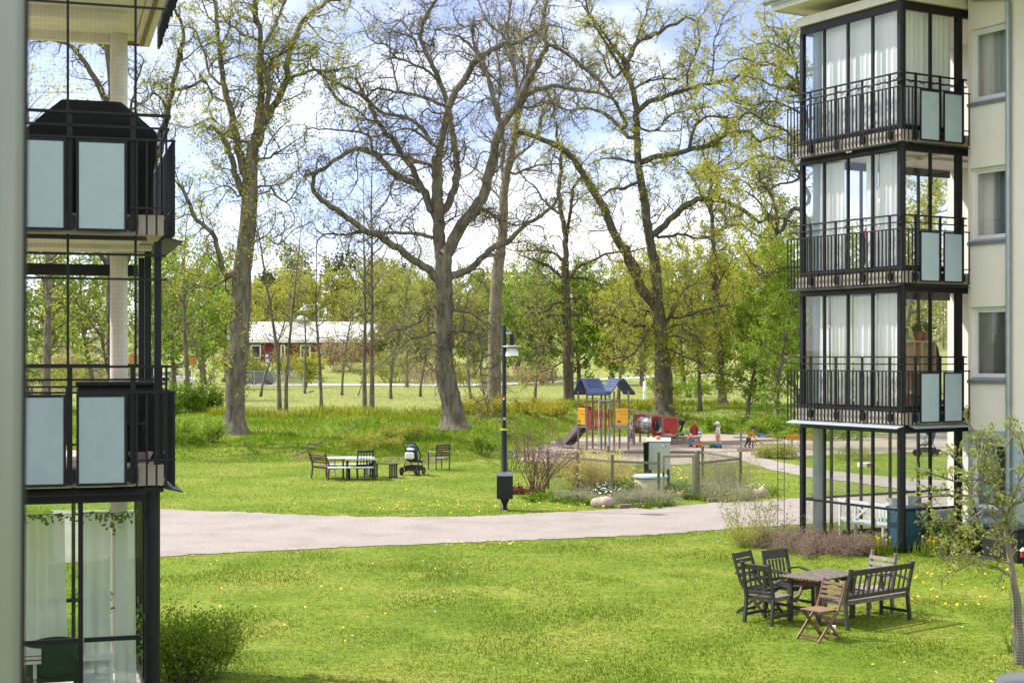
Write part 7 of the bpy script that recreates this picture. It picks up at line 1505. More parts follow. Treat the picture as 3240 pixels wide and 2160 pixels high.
    e = hd+fd*.088-upv*.058; MB().bar(e-sd_*.018, e+sd_*.018, .008, .006).build('mouth', M['red_dark'], t)
    return t
fabric('lilac', (.72, .66, .74)); fabric('peach', (.80, .38, .22)); fabric('peach_shirt', (.78, .42, .24)); fabric('jeans', (.16, .25, .40)); fabric('mustard', (.55, .24, .02)); fabric('charcoal', (.06, .055, .05)); fabric('green_cap', (.16, .45, .33)); fabric('white_cap', (.72, .74, .85)); fabric('dark_cap', (.04, .045, .08)); fabric('shoe_pale', (.55, .55, .62)); fabric('shoe_dark', (.03, .03, .04)); fabric('black_top', (.02, .02, .025))
p = PZ(*Z4(635, 706)); person('child in a white cap, lilac top and peach leggings standing in the sand', tuple(p), dict(hip=(0, 0, .58), chest=(-.01, 0, .84), neck=(-.015, 0, .95), head=(-.03, 0, 1.06), shr=(-.02, .09, .90), shl=(.01, -.10, .90), elr=(-.07, .11, .72), har=(-.20, .05, .70), ell=(.06, -.14, .73), hal=(.05, -.14, .53), knr=(-.05, .05, .31), anr=(-.09, .06, .06), tor=(-.19, .06, .03), knl=(.07, -.05, .31), anl=(.13, -.06, .06), tol=(.05, -.08, .03)), M['lilac'], M['peach'], M['shoe_pale'], M['hair_blonde'], True, M['white_cap'], True)
p = PZ(*Z4(205, 694)); person('child in a green cap, peach shirt and jeans crouching at the wooden deck', tuple(p), dict(hip=(.06, 0, .36), chest=(-.06, 0, .54), neck=(-.13, 0, .61), head=(-.20, -.01, .69), shr=(-.09, .10, .57), shl=(-.07, -.11, .58), elr=(-.16, .13, .42), har=(-.23, .05, .36), ell=(-.14, -.15, .43), hal=(-.22, -.07, .34), knr=(-.14, .08, .30), anr=(-.02, .08, .06), tor=(-.12, .08, .03), knl=(-.12, -.09, .27), anl=(.03, -.09, .06), tol=(-.07, -.10, .03)), M['peach_shirt'], M['jeans'], M['shoe_dark'], M['hair_blonde'], True, M['green_cap'], face_dir=(-.9, -.1, -.45))
p = PZ(*Z4(1130, 716)); person('child in a mustard jacket and dark cap bending forward over the sand digger', tuple(p), dict(hip=(.02, 0, .48), chest=(.17, 0, .66), neck=(.22, 0, .76), head=(.26, -.01, .86), shr=(.20, -.11, .70), shl=(.17, .11, .72), elr=(.24, -.16, .54), har=(.33, -.12, .42), ell=(.32, .13, .60), hal=(.46, .07, .58), knr=(.10, -.07, .26), anr=(.02, -.08, .07), tor=(.12, -.08, .03), knl=(.0, .08, .26), anl=(-.14, .09, .12), tol=(-.06, .09, .04)), M['mustard'], M['charcoal'], M['shoe_dark'], M['hair_dark'], True, M['dark_cap'], face_dir=(.9, -.2, -.35))
p2 = Vector(p)+Vector((.53, .05, .50)); t = thing('toy_dinosaur', 'bright blue plastic toy held out by the child in the mustard jacket', 'toy', tuple(p2)); mb = MB(); mb.ball((0, 0, .09), .09, 12, (1.2, .7, .8)); mb.tube([(.05, 0, .10), (.14, 0, .12), (.26, 0, .07)], [.06, .05, .02], 8); mb.tube([(-.08, 0, .09), (-.13, 0, .15), (-.10, 0, .2)], [.03, .025, .01], 7); mb.build('body', M['blue_toy'], t)
p = pt(1818, 73.4); person('person with ginger hair tied back, bending down behind the steel tunnel', (p.x, p.y, 0), dict(hip=(.02, .1, .62), chest=(.0, .02, .92), neck=(.02, 0, 1.06), head=(.04, -.01, 1.17), shr=(.05, -.13, 1.0), shl=(-.03, .14, 1.0), elr=(.10, -.17, .78), har=(.20, -.12, .66), ell=(.06, .18, .78), hal=(.18, .12, .66), knr=(.08, .0, .36), anr=(-.02, .02, .07), tor=(.1, .02, .03), knl=(.06, .2, .36), anl=(-.03, .2, .07), tol=(.1, .2, .03)), M['black_top'], M['charcoal'], M['shoe_dark'], M['hair_ginger'], face_dir=(.85, -.35, -.3), long_hair=False)
p = pt(1395, 73.6); person('child in a pink top half hidden behind the posts of the rope net', (p.x, p.y, 0), dict(hip=(0, 0, .50), chest=(0, 0, .74), neck=(0, 0, .84), head=(0, -.01, .95), shr=(.10, 0, .79), shl=(-.10, 0, .79), elr=(.15, -.05, .62), har=(.12, -.14, .56), ell=(-.15, -.05, .62), hal=(-.12, -.14, .56), knr=(.05, 0, .28), anr=(.05, 0, .06), tor=(.05, -.1, .03), knl=(-.05, 0, .28), anl=(-.05, 0, .06), tol=(-.05, -.1, .03)), M['lilac'], M['jeans'], M['shoe_dark'], M['hair_blonde'], face_dir=(0, -1, 0))
t = thing('ball_sign', 'white and red plastic toy box lying on the side lawn behind the glazing', 'toy', tuple(PZ(1985, 1072)), R(8)); MB().box((-.22, -.12, 0), (.22, .12, .16)).build('body', M['white'], t, .01); MB().box((.06, -.123, .02), (.223, .123, .15)).build('stripe', M['red'], t)
# ------------------------------------------------------------------ trees grown by rule
def auto_tree(label, base, H, r, lo, spread, nb, leafm, size, per, seed, bark='bark_oak', up=.5, name='tree', dens=1.0, leaf=.9, sub=2, lean=(0, 0), wig=.05, lsp=.12, cat='tree', group=None, ln=3, forks=1):
    t = thing(name, label, cat, base, 0, group); p = Plant(seed)
    cfg = [dict(sp=.55*H/12/dens, len=(.10*spread+.25, .30*spread+.4), r=r*.16, n=6, wig=.2, trop=.04, start=.2, k=3, up=up*.7, leaf=leaf, ln=ln, ls=.10*H/12), dict(sp=.38*H/12/dens, len=(.05*spread+.1, .14*spread+.2), r=r*.08, n=4, wig=.25, trop=.03, start=.2, k=3, up=up*.5, leaf=leaf, ln=ln, ls=.08*H/12, tip=False)][:sub]
    for f in range(forks):
        d = unit(np.array([lean[0]+(0 if forks == 1 else p.r.normal(0, .12)), lean[1]+(0 if forks == 1 else p.r.normal(0, .12)), 1.0])); P = p.walk(np.array([f*r*1.4, 0, -.15]), d, H*(1 if f == 0 else p.r.uniform(.75, .95)), 14, wig, .06); q = np.maximum(r*(1-np.linspace(0, 1, 14)**.9*.93), .015); q[0] *= 1.25; p.chain(P, q, 8)
        for i in range(nb):
            tt = lo+(1-lo)*(i+p.r.random())/nb; x = tt*13; j = min(int(x), 12); b = P[j]*(1-(x-j))+P[j+1]*(x-j); sh = math.sin(math.pi*min(1, max(.08, (1-tt)/(1-lo))*.75+.22)); ln_ = spread*sh*p.r.uniform(.6, 1.1)
            a = i*2.4+p.r.uniform(-.5, .5); dd = unit(np.array([math.cos(a), math.sin(a), up*p.r.uniform(.5, 1.5)])); B = p.walk(b, dd, max(ln_, .4), 8, .13, .05); rr = min(q[j]*.6, r*.4); w_ = np.linspace(rr, max(rr*.25, .01), 8); p.chain(B, w_, 4); p.grow(B, w_, 0, cfg)
    a = p.wood('trunk', M[bark], t); 
    if per: p.leaves('crown', LEAF[leafm], size, per, lsp*H/12, t)
    return t
def on(px, Y, dz=0): X = (px-1176)/FP*Y; return (X, Y, gz(X, Y)+dz)
def top_h(Y, base, py): return EYE-(py-HZ)*Y/FP-base[2]
def T_(label, px, Y, topy, r, lo, spread, nb, leafm, size, per, seed, **k):
    b = on(px, Y); return auto_tree(label, b, top_h(Y, b, topy), r, lo, spread, nb, leafm, size, per, seed, **k)
# slender trees along the top of the bank
for i, (label, px, Y, ty, r, lo, sp, nb, lm, sz, per) in enumerate([
    ('young tree with a forked dark trunk and fresh leaves behind the round green bush', 432, 88, 470, .17, .34, 2.6, 26, 'lime', .05, 3),
    ('slender dark tree, left one of a close pair beside the nearest oak', 642, 88, 400, .14, .28, 2.4, 24, 'oak', .045, 2),
    ('slender grey tree with a nest box, right one of a pair beside the nearest oak', 657, 86, 470, .13, .32, 2.0, 22, 'bud', .045, 2),
    ('single slender tree midway between the two close pairs of slender trees', 738, 87, 520, .11, .3, 2.2, 22, 'oak', .045, 2),
    ('slender twin tree, left one of the close pair left of the spreading oak', 838, 87.5, 400, .15, .28, 2.3, 26, 'bud', .045, 2),
    ('slender twin tree, right one of the close pair left of the spreading oak', 853, 86.5, 330, .17, .26, 2.6, 30, 'bud', .045, 2)]):
    T_(label, px, Y, ty, r, lo, sp, nb, lm, sz, per, 300+i, up=.75, name='slender_tree', leaf=.7, ln=2, wig=.022)
T_('bare little sapling between the round bush and the nearest oak', 487, 86, 835, .08, .3, .8, 10, 'bud', .04, 1, 310, name='sapling', leaf=.4, up=.5)
T_('small budding fruit tree in the field left of the far lamp', 703, 150, 828, .12, .3, 1.7, 18, 'oak', .07, 3, 311, name='sapling', up=.4)
T_('pale trunked birch beyond the field, left of the spreading oak', 934, 155, 640, .20, .3, 2.8, 26, 'olive', .08, 3, 312, bark='bark_pale', name='birch_tree')
T_('thin leaning sapling in the field left of the twin slender trees', 822, 120, 850, .06, .4, .6, 8, 'bud', .05, 1, 313, name='sapling', lean=(.2, 0), leaf=.3)
# fresh leafy trees behind the sandpit on the right
for i, (label, px, Y, ty, r, lo, sp, nb, lm, sz, per) in enumerate([
    ('fresh green tree with low sweeping boughs behind the sandpit', 1782, 80, 600, .16, .16, 3.0, 34, 'lime', .075, 3),
    ('fresh green tree right of the stout leafy oak', 1715, 88, 640, .14, .14, 3.2, 34, 'lime', .075, 3),
    ('slim tree with light green leaves directly right of the stout leafy oak', 1607, 94, 600, .16, .24, 2.2, 26, 'olive', .07, 3),
    ('fresh green tree just left of the glazed balcony stack', 1835, 84, 640, .15, .12, 2.6, 30, 'lime', .075, 3),
    ('fresh green tree seen through the ground floor glazing beyond the lawn', 1960, 86, 620, .16, .14, 3.2, 30, 'lime', .075, 3),
    ('leafy tree seen through the upper clear panes of the balcony stack', 2090, 90, 300, .22, .2, 4.0, 40, 'oak', .085, 3)]):
    T_(label, px, Y, ty, r, lo, sp, nb, lm, sz, per+2, 330+i, up=.35, name='leafy_tree', dens=1.4)
# thin trees that screen the far house and the field edge
for i, (label, px, Y, ty, r, lo, sp, nb, lm, sz, per) in enumerate([
    ('thin budding tree between the nearest oak and the close pair of slender trees', 598, 118, 560, .12, .2, 2.8, 34, 'oak', .06, 2), ('thin olive tree crossing the middle of the pale roof', 700, 128, 590, .12, .2, 2.8, 34, 'olive', .06, 2),
    ('thin twiggy tree crossing the right part of the pale roof', 785, 122, 560, .12, .18, 3.0, 36, 'oak', .055, 2), ('thin twiggy tree just right of the twin slender trees', 898, 112, 570, .13, .16, 3.0, 38, 'olive', .055, 2),
    ('thin yellowish tree just left of the spreading oak trunk', 965, 118, 590, .12, .16, 3.0, 36, 'oak', .055, 2), ('thin olive tree between the spreading oak and the tall bare tree', 1082, 112, 600, .12, .16, 2.8, 34, 'olive', .055, 2),
    ('thin olive tree between the park lamp and the slim oak', 1228, 112, 580, .13, .16, 3.0, 36, 'olive', .055, 2), ('thin light tree between the slim oak and the stout leafy oak', 1420, 110, 560, .13, .16, 3.2, 40, 'oak', .06, 3),
    ('thin light tree half way between the nearest oak and the left balcony posts', 465, 108, 540, .12, .16, 2.8, 36, 'olive', .055, 3)]):
    T_(label, px, Y, ty, r, lo, sp, nb, lm, sz, per, 370+i, up=.5, name='slender_tree', dens=1.35, ln=3)
# trees seen through the left balconies
for i, (label, px, Y, ty, r, lo, sp, nb, lm, sz, per) in enumerate([
    ('tall yellow green tree seen past the barbecue on the upper left balcony', 105, 96, 130, .30, .25, 4.6, 46, 'oak', .10, 3),
    ('fresh green tree seen through the left part of the middle left balcony', 110, 110, 520, .24, .15, 4.6, 44, 'lime', .11, 3),
    ('fresh green tree seen right beside the left balcony column', 215, 118, 540, .22, .15, 4.4, 40, 'lime', .11, 3),
    ('deep green tree seen between the left balcony posts', 330, 112, 560, .22, .12, 3.8, 40, 'lime', .10, 3),
    ('olive tree with a dark trunk at the far left through the balcony', 70, 84, 600, .20, .2, 2.6, 24, 'mid', .08, 2)]):
    T_(label, px, Y, ty, r, lo, sp, nb, lm, sz, per, 350+i, up=.4, name='leafy_tree', dens=1.2)
# trees beyond the field
far = [('pale lime tree behind the young forked tree', 400, 150, 590, 5.0, 'lime'), ('yellow green tree left of the red house', 470, 170, 600, 5.5, 'lime'), ('bushy lime tree right behind the nearest oak trunk', 520, 185, 640, 5, 'olive'),
       ('olive tree at the left end of the pale roof', 600, 235, 640, 5.5, 'oak'), ('yellowish tree over the middle of the pale roof', 690, 240, 650, 6, 'oak'), ('budding tree over the right end of the pale roof', 800, 238, 620, 6, 'olive'),
       ('yellow green tree right of the red house', 880, 200, 640, 5.5, 'olive'), ('light olive tree behind the pale trunked birch', 960, 195, 660, 6, 'olive'), ('mid green tree between the spreading oak and the park lamp', 1090, 190, 650, 6, 'olive'),
       ('pale green tree right above the lamp shade', 1190, 185, 640, 6, 'lime'), ('deep green bushy tree left of the slim oak', 1245, 175, 700, 5, 'mid'), ('fresh green tree behind the slim oak', 1330, 170, 640, 6, 'mid'),
       ('bright green tree above the play tower roofs', 1410, 165, 660, 5.5, 'lime'), ('yellow green tree between the play tower and the stout leafy oak', 1475, 160, 640, 5.5, 'oak'), ('yellow green tree right behind the stout leafy oak', 1570, 150, 600, 5.5, 'oak'),
       ('light green tree above the standing child', 1650, 145, 640, 5.5, 'lime'), ('dense yellow green tree left of the balcony stack', 1750, 140, 600, 6, 'oak'), ('wide green tree behind the balcony stack', 1860, 135, 560, 6.5, 'lime'), ('tall green tree behind the right end of the balcony stack', 2000, 130, 500, 6.5, 'oak')]
for i, (label, px, Y, ty, sp, lm) in enumerate(far): T_(label, px, Y, ty, .28, .08, sp, 46, lm, .15, 5, 400+i, up=.45, name='leafy_tree', dens=.9, sub=2, lsp=.2)
def pine(label, px, Y, ty, seed, lo=.45, sp=2.6):
    b = on(px, Y); return auto_tree(label, b, top_h(Y, b, ty), .24, lo, sp, 44, 'dark', .26, 5, seed, up=.25, name='pine_tree', dens=.9, sub=1, lsp=.32, bark='bark_pine')
M['bark_pine'] = mat('pine_bark', (.26, .13, .075), (.15, .085, .055), .95, 5, bump=.5, bscale=10, stretch=(1, 1, .3))
for i, (px, ty, lab) in enumerate([(640, 660, 'dark pine behind the left half of the pale roof'), (675, 600, 'tall dark pine behind the middle of the pale roof'), (705, 620, 'dark pine right of the tallest pine'), (760, 640, 'short dark pine behind the right half of the pale roof'), (815, 612, 'dark pine left of the twin slender trees'), (880, 625, 'dark pine right of the twin slender trees'), (925, 650, 'small dark pine left of the spreading oak'), (1210, 600, 'dark pine behind the park lamp'), (580, 650, 'dark pine right of the nearest oak trunk')]): pine(lab, px, 262+7*(i % 3), ty-38, 500+i)
# the far wood reads as one mass: trunks and leaf clumps spread over a belt
pw = Plant(601); n = 330
for i in range(n):
    Y = random.uniform(275, 340); X = random.uniform(-125, 120); z = gz(X, Y); h = random.uniform(9, 15)*(1 if X < 20 else .85); P = pw.walk(np.array([X, Y, z]), np.array([0, 0, 1.]), h*.9, 5, .03, .05); pw.chain(P, np.linspace(.22, .05, 5), 4)
    for _ in range(26): a = random.uniform(0, 6.28); t_ = random.uniform(.15, 1); rr = random.uniform(.3, 1)*3.0*math.sin(math.pi*min(.98, .15+t_*.8)); pw.leaf.append(np.array([X+rr*math.cos(a), Y+rr*math.sin(a), z+t_*h]))
fw = pw.wood('far_wood', M['bark_dark']); tag(fw, 'far wood of mixed trees on the rise beyond the field', 'wood', None, 'stuff')
cr_ = pw.leaves('wood_foliage', LEAF['olive'], .42, 8, .75, None); tag(cr_, 'mixed spring foliage of the far wood', 'wood', None, 'stuff')
# bushes of the middle ground
def gpY(px, Y): return on(px, Y)
for i, (px, Y, h, w, n, bk, lm, sz, per, lab) in enumerate([
    (436, 82, 1.7, 2.2, 46, 'bark_dark', 'shrub', .06, 5, 'round dense green bush right of the middle left balcony'), (452, 68, 1.0, 1.8, 40, 'bark_dark', 'lime', .05, 3, 'loose light green shrub below the round dense bush'), (412, 66, .8, 1.2, 24, 'bark_dark', 'lime', .05, 3, 'small light green shrub at the edge of the left balcony'),
    (862, 66, .55, 2.2, 34, 'bark_dark', 'oak', .04, 2, 'light green sapling thicket on the bank left of the spreading oak'), (930, 68, .6, 2.0, 34, 'bark_dark', 'oak', .04, 2, 'yellow green sapling thicket just left of the spreading oak trunk'), (985, 67, .5, 1.6, 26, 'bark_dark', 'lime', .04, 2, 'low green thicket in front of the spreading oak trunk'),
    (1100, 80, 1.0, 2.6, 40, 'bark_dark', 'yel', .06, 3, 'yellow green undergrowth between the spreading oak and the lamp'), (1235, 86, 1.0, 3.2, 50, 'bark_dark', 'yel', .06, 3, 'yellow green undergrowth right of the lamp pole'), (1400, 92, .9, 3.0, 40, 'bark_dark', 'yel', .06, 3, 'yellow green undergrowth behind the play tower'),
    (1085, 155, 2.6, 4.5, 40, 'twig_brown', 'olive', .10, 2, 'brownish bush at the far path behind the tall bare tree'), (1000, 165, 2.4, 5, 40, 'twig_brown', 'pink', .10, 2, 'pinkish brown bush at the far path left of the lamp'), (1220, 165, 2.4, 5, 40, 'twig_brown', 'pink', .10, 2, 'pinkish grey bush along the far path right of the lamp'),
    (790, 200, 4.5, 4.0, 40, 'twig_brown', 'pink', .14, 2, 'tall pinkish brown bush before the right end of the red house'), (610, 185, 3.2, 6, 50, 'twig_brown', 'olive', .12, 2, 'olive hedge bush behind the parked cars'), (690, 190, 3.0, 4, 40, 'twig_brown', 'oak', .12, 2, 'yellow bush in front of the red house door'), (910, 180, 4, 5, 50, 'twig_brown', 'olive', .12, 2, 'large olive bush right of the red house'),
    (205, 150, 4.2, 9, 70, 'twig_brown', 'pink', .13, 2, 'pinkish blossoming hedge seen through the middle left balcony'), (90, 140, 3.4, 8, 60, 'twig_brown', 'olive', .12, 2, 'brown olive hedge at the far left through the balcony'), (1560, 118, 1.8, 4, 36, 'bark_dark', 'lime', .08, 3, 'low fresh bush beyond the stout leafy oak'), (1800, 78, 1.2, 2.6, 40, 'bark_dark', 'lime', .06, 3, 'leafy undergrowth at the edge of the sandpit'), (1690, 82, 1.0, 3, 40, 'bark_dark', 'lime', .06, 3, 'leafy undergrowth behind the standing child'), (1890, 76, 1.2, 3, 40, 'bark_dark', 'lime', .06, 3, 'leafy undergrowth seen through the leftmost ground floor pane')]):
    bush(lab, 'bush', gpY(px, Y), h, w, n, bk, lm, sz, per, 620+i, r=.010*max(1, h/1.5), name='bush', sub=2 if h < 2 else 2, base_r=.4, lean=.8, lsp=.07*max(1, h/2))
# ------------------------------------------------------------------ red house
YH = 215; xl = (528-1176)/FP*YH; xr = (872-1176)/FP*YH; zb = 2.9; W_ = xr-xl
hs = thing('red_house', 'long low red house with a pale sheet roof beyond the field', 'house', (xl, YH, zb))
wins = []
def wx(zx): return (ZL(zx, 0)[0]-1176)/FP*YH-xl
for a, b in ((828, 918), (1112, 1150), (1298, 1390), (1532, 1614)): wins.append((wx(a), wx(b)))
zs, zt = .95, 2.85; mb = MB(); x = 0; bl_ = MB()
for a, b in wins: mb.box((x, 0, 0), (a, .3, 3.5)); bl_.box((a+.001, .03, 0), (b-.001, .3, zs)); bl_.box((a+.001, .03, zt), (b-.001, .3, 3.5)); x = b
mb.box((x, 0, 0), (W_, .3, 3.5)); mb.box((0, .301, 0), (.3, 9, 3.5)); mb.box((W_-.3, .301, 0), (W_, 9, 3.5)); mb.box((.31, 8.7, 0), (W_-.31, 9, 3.5)); mb.build('wall', M['house_red'], hs); bl_.build('wall_panel', M['house_blue'], hs)
for a, b in wins:
    f_ = MB(); f_.box((a-.06, -.04, zs), (a+.12, .1, zt)); f_.box((b-.12, -.04, zs), (b+.06, .1, zt)); f_.box((a+.121, -.04, zt-.16), (b-.121, .1, zt)); f_.box((a+.121, -.04, zs), (b-.121, .1, zs+.16)); wo = f_.build('window', M['white'], hs); MB().box((a+.12, .05, zs+.16), (b-.12, .07, zt-.16)).build('pane', M['dark_glass'] if 'dark_glass' in M else M['interior'], wo)
rf = MB(); rf.add([(-.6, -.7, 3.62), (W_+.6, -.7, 3.62), (W_+.6, 4.5, 6.25), (-.6, 4.5, 6.25), (W_+.6, 9.7, 3.62), (-.6, 9.7, 3.62), (-.6, -.7, 3.5), (W_+.6, -.7, 3.5), (W_+.6, 4.5, 6.1), (-.6, 4.5, 6.1), (W_+.6, 9.7, 3.5), (-.6, 9.7, 3.5)], [(0, 1, 2, 3), (3, 2, 4, 5), (6, 9, 8, 7), (9, 11, 10, 8), (0, 6, 7, 1), (5, 4, 10, 11), (0, 3, 9, 6), (3, 5, 11, 9), (1, 7, 8, 2), (2, 8, 10, 4)])
for i in range(int(W_/.35)+3): x = -.55+i*.35; rf.bar((x, -.7, 3.64), (x, 4.5, 6.27), .05, .05)
rf.build('roof', M['roof_white'], hs); MB().box((-.6, -.74, 3.2), (W_+.6, -.701, 3.62)).build('fascia', M['white'], hs); x = wx(1270); MB().lathe([(.55, 5.7), (.55, 6.4), (.95, 6.5), (.95, 6.6), (.5, 7.1), (.0, 7.2)], (x, 4.5, 0), 8).build('roof_vent', M['galv'], hs)
# ------------------------------------------------------------------ cars, far lamp, signs
M['car_dark'] = mat('car_paint_dark', (.018, .02, .024), None, .25, coat=1, spec=.6); M['car_grey'] = mat('car_paint_grey', (.12, .13, .15), None, .28, coat=1); M['car_silver'] = mat('car_paint_silver', (.45, .47, .5), None, .3, coat=1, metal=.4); M['car_glass'] = mat('car_glass', (.02, .025, .03), None, .08, spec=.8); M['lamp_red'] = mat('tail_lamp', (.4, .02, .02), None, .3)
def car(label, loc, rz, m, L_=4.5):
    """front towards -x"""
    t = thing('parked_car', label, 'car', loc, rz); hl = L_/2
    prof = [(-hl, .30), (-hl-.02, .55), (-hl+.15, .72), (-hl+.95, .92), (-.55*hl+.35, 1.02), (.62*hl, 1.02), (hl-.12, 1.0), (hl, .82), (hl, .35), (hl-.3, .22), (-hl+.3, .22)]
    n = len(prof); V = []
    for y, s in ((-.88, .97), (-.80, 1), (.80, 1), (.88, .97)): V += [(x*(s if abs(y) > .85 else 1), y, z if abs(y) < .85 else .5+(z-.5)*.86) for x, z in prof]
    F = [(i+k*n, i+(k+1)*n, (i+1) % n+(k+1)*n, (i+1) % n+k*n) for k in range(3) for i in range(n)]+[tuple(range(n)), tuple(range(4*n-1, 3*n-1, -1))]
    b = MB().add(V, F).build('body', M[m], t, .03)
    cab = [(-.62*hl+.35, 1.0), (-.12*hl, 1.46), (.25*hl, 1.52), (.70*hl, 1.42), (hl-.10, 1.0)]; k = len(cab); V = [(x, y*(1 if z < 1.1 else .83), z) for y in (-.78, .78) for x, z in cab]
    MB().add(V, [tuple(range(k)), tuple(range(2*k-1, k-1, -1))]+[(i, i+k, (i+1) % k+k, (i+1) % k) for i in range(k)]).build('window', M['car_glass'], t, .02)
    r = MB(); 
    for y in (-.655, .655):
        r.tube([(x, y*(1.17 if z < 1.1 else 1.0), z+.005) for x, z in cab], .035, 6)
        for x in (.12*hl, .55*hl): r.tube([(x, y*1.18, 1.0), (x-.03, y, 1.48)], .03, 6)
    r.add([(-.10*hl, -.66, 1.47), (-.10*hl, .66, 1.47), (.25*hl, .66, 1.54), (.25*hl, -.66, 1.54), (.70*hl, .66, 1.44), (.70*hl, -.66, 1.44)], [(0, 1, 2, 3), (3, 2, 4, 5)]); r.build('roof', M[m], t)
    for x in (-.61*hl, .61*hl):
        for y in (-.86, .86): w_ = wheel(t, (0, 0, 0), .33, .2); w_.rotation_euler = (0, 0, R(90)); w_.location = (x, y, .33)
    for y in (-.62, .62): MB().box((-hl-.03, y-.18, .60), (-hl+.12, y+.18, .72)).build('headlight', M['white'], t, .02); MB().box((hl-.08, y-.2, .74), (hl+.02, y+.2, .9)).build('tail_light', M['lamp_red'], t, .02)
    for y in (-.95, .95): MB().box((-.25*hl-.1, y-.09, .98), (-.25*hl+.12, y+.09, 1.1)).build('mirror', M[m], t, .02)
    return t
def cx(px, Y): return on(px, Y, .0)
car('dark parked car seen side on beyond the field, right of the nearest oak', cx(588, 164), R(0), 'car_dark'); car('grey car parked behind the dark car, partly hidden by the oak trunk', cx(556, 170), R(2), 'car_grey')
car('silver car parked far away, seen through the middle left balcony', cx(300, 160), R(0), 'car_silver'); car('white car parked far off just right of the left balcony railing', cx(404, 166), R(180), 'offwhite')
a, b = cx(540, 158), cx(696, 158); t = thing('wire_fence', 'low grey wire fence in front of the parked cars', 'fence', a); n = 8
for i in range(n): x = (b[0]-a[0])*i/(n-1); MB().tube([(x, 0, -.1), (x, 0, 1.65)], .035, 6).build('post', M['galv'], t)
mb = MB(); L_ = b[0]-a[0]
for i in range(int(L_/.16)): mb.tube([(i*.16, 0, .05), (min(i*.16+1.55, L_), 0, 1.6)], .006, 3, False); mb.tube([(i*.16, .01, 1.6), (min(i*.16+1.55, L_), .01, .05)], .006, 3, False)
mb.tube([(0, 0, 1.6), (L_, 0, 1.6)], .015, 4); mb.build('wire_mesh', M['galv'], t)
def far_lamp(label, px, Y, H, s=-1):
    t = thing('street_lamp', label, 'street lamp', cx(px, Y)); MB().lathe([(.09, -.1), (.08, 2.0), (.055, 2.1), (.05, H)], k=10).build('pole', M['galv'], t); MB().tube([(0, 0, H-.1), (s*1.5, 0, H)], .04, 6).build('arm', M['galv'], t); MB().lathe([(.48, -.6), (.44, -.38), (.22, -.2), (.14, .0), (.1, .12), (0, .14)], (s*1.5, 0, H-.05), 14).build('lamp_shade', M['white'], t)
far_lamp('tall grey street lamp far away in front of the red house', 732, 156, 8.5); far_lamp('far street lamp seen left of the column through the middle left balcony', 222, 150, 5.4, -1); far_lamp('far street lamp seen nearest the column through the middle left balcony', 236, 158, 5.8, -1)
# sign with a blue and white board
Y = 168; b = cx(614, Y); t = thing('sign', 'narrow blue and white sign board beyond the parked cars', 'sign', b); h0 = EYE-(ZL(0, 755)[1]-HZ)*Y/FP-b[2]; h1 = EYE-(ZL(0, 650)[1]-HZ)*Y/FP-b[2]; MB().tube([(0, 0, -.1), (0, 0, h1)], .05, 8).build('post', M['galv'], t); MB().box((-.22, -.10, h0), (.22, -.055, h1)).build('board', M['house_blue'], t); MB().box((-.18, -.106, h0+.15), (.18, -.1005, h0+.5)).box((-.18, -.106, h1-.5), (.1, -.1005, h1-.2)).build('lettering', M['white'], t)
Y = 120; b = cx((520+270/3.0154)/1.3776, Y); t = thing('sign', 'small orange sign on a thin post beside the young forked tree', 'sign', b); h = EYE-(ZL(0, 725)[1]-HZ)*Y/FP-b[2]; MB().tube([(0, 0, -.1), (0, 0, h)], .03, 6).build('post', M['galv'], t); MB().box((-.25, -.05, h-.27), (.25, -.03, h+.27)).build('board', M['orange'], t)
Y = 150; b = cx(307, Y); t = thing('road_sign', 'orange and blue road sign seen right of the left balcony column', 'sign', b); h = EYE-(825-HZ)*Y/FP-b[2]; MB().tube([(0, 0, -.1), (0, 0, h)], .04, 6).build('post', M['galv'], t); MB().box((-.45, -.06, h-.5), (.45, -.03, h+.5)).build('board', M['orange'], t); MB().lathe([(0, 0), (.32, 0), (.32, .02), (0, .02)], k=18).build('disc', M['blue_toy'], t); d = t.children[-1]; d.rotation_euler = (R(90), 0, 0); d.location = (0, -.065, h)
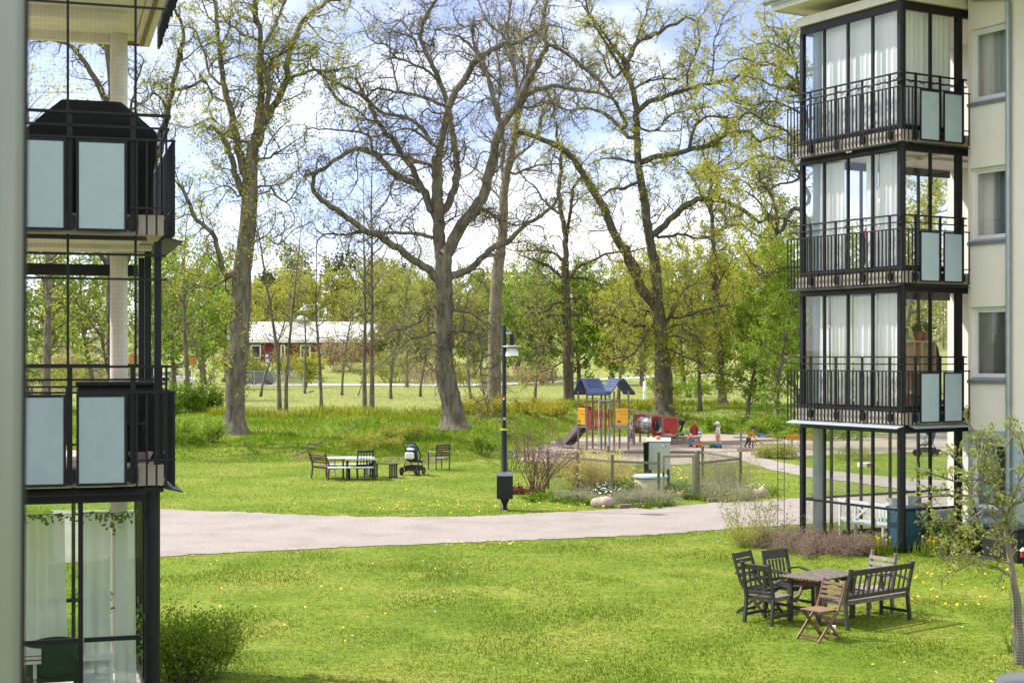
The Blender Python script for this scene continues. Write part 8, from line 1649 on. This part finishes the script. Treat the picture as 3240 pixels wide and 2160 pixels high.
# nest boxes, bird, field furniture
b = on(657, 86); hz_ = EYE-(ZL(0, 832)[1]-HZ)*85.7/FP; t = thing('nest_box', 'small grey nest box with a dark hole fixed to a slender tree', 'nest box', ((ZL(1176, 0)[0]-1176)/FP*85.7, 85.7, hz_-.16)); MB().box((-.09, -.08, 0), (.09, .1, .30)).build('box', M['wood_silver'], t); MB().box((-.12, -.12, .302), (.12, .11, .325)).build('lid', M['wood_grey'], t); MB().lathe([(0, 0), (.028, 0), (.028, .004), (0, .004)], k=12).build('hole', M['black_matt'], t); d = t.children[-1]; d.rotation_euler = (R(90), 0, 0); d.location = (0, -.082, .2)
q = PY(*ZL(232, 850), 87.6); t = thing('nest_box', 'dark green nest box with a red perch on the young forked tree', 'nest box', (q.x, q.y, q.z-.2)); MB().box((-.11, -.1, 0), (.11, .1, .36)).build('box', M['fence_green'], t); MB().prism([(-.15, .362), (0, .47), (.15, .362)], 'y', -.14, .12).build('roof', M['green_toy'], t); MB().box((-.04, -.13, -.12), (.04, -.101, .06)).build('perch', M['red'], t)
q = cx((520+1403/3.0154)/1.3776, 128); t = thing('bird', 'black and white magpie standing on the field', 'bird', q); Vb = [(-.10, 0, .16, .05), (.02, 0, .17, .075), (.12, 0, .19, .055), (.19, 0, .25, .045), (.235, 0, .245, .02), (.29, 0, .235, .006), (-.26, 0, .10, .022), (-.42, 0, .04, .016)]
skin_mesh('body', Vb, [(0, 1), (1, 2), (2, 3), (3, 4), (4, 5), (0, 6), (6, 7)], M['black'], t); MB().ball((.04, 0, .14), .06, 10, (1.3, 1.1, .7)).build('belly', M['white'], t)
for y in (-.03, .03): MB().tube([(.02, y, .12), (.03, y, .0)], .006, 5).build('leg', M['rubber'], t)
Y = 108; q = cx((1900+365/2.614)/1.3776, Y); t = thing('field_post', 'short white post standing in the field behind the rope net', 'post', q); MB().lathe([(.11, -.1), (.11, 1.4), (.0, 1.42)], k=12).build('post_body', M['white'], t)
q = cx((1900+730/2.614)/1.3776, 118); t = thing('goal', 'leaning metal bar with a dark foot lying in the field right of the stout oak', 'play equipment', q); MB().tube([(0, 0, .1), (-.9, 0, 1.7)], .04, 8).build('bar', M['galv'], t); MB().ball((0, 0, .12), .25, 10, (1, 1, .5)).build('foot', M['rubber'], t)
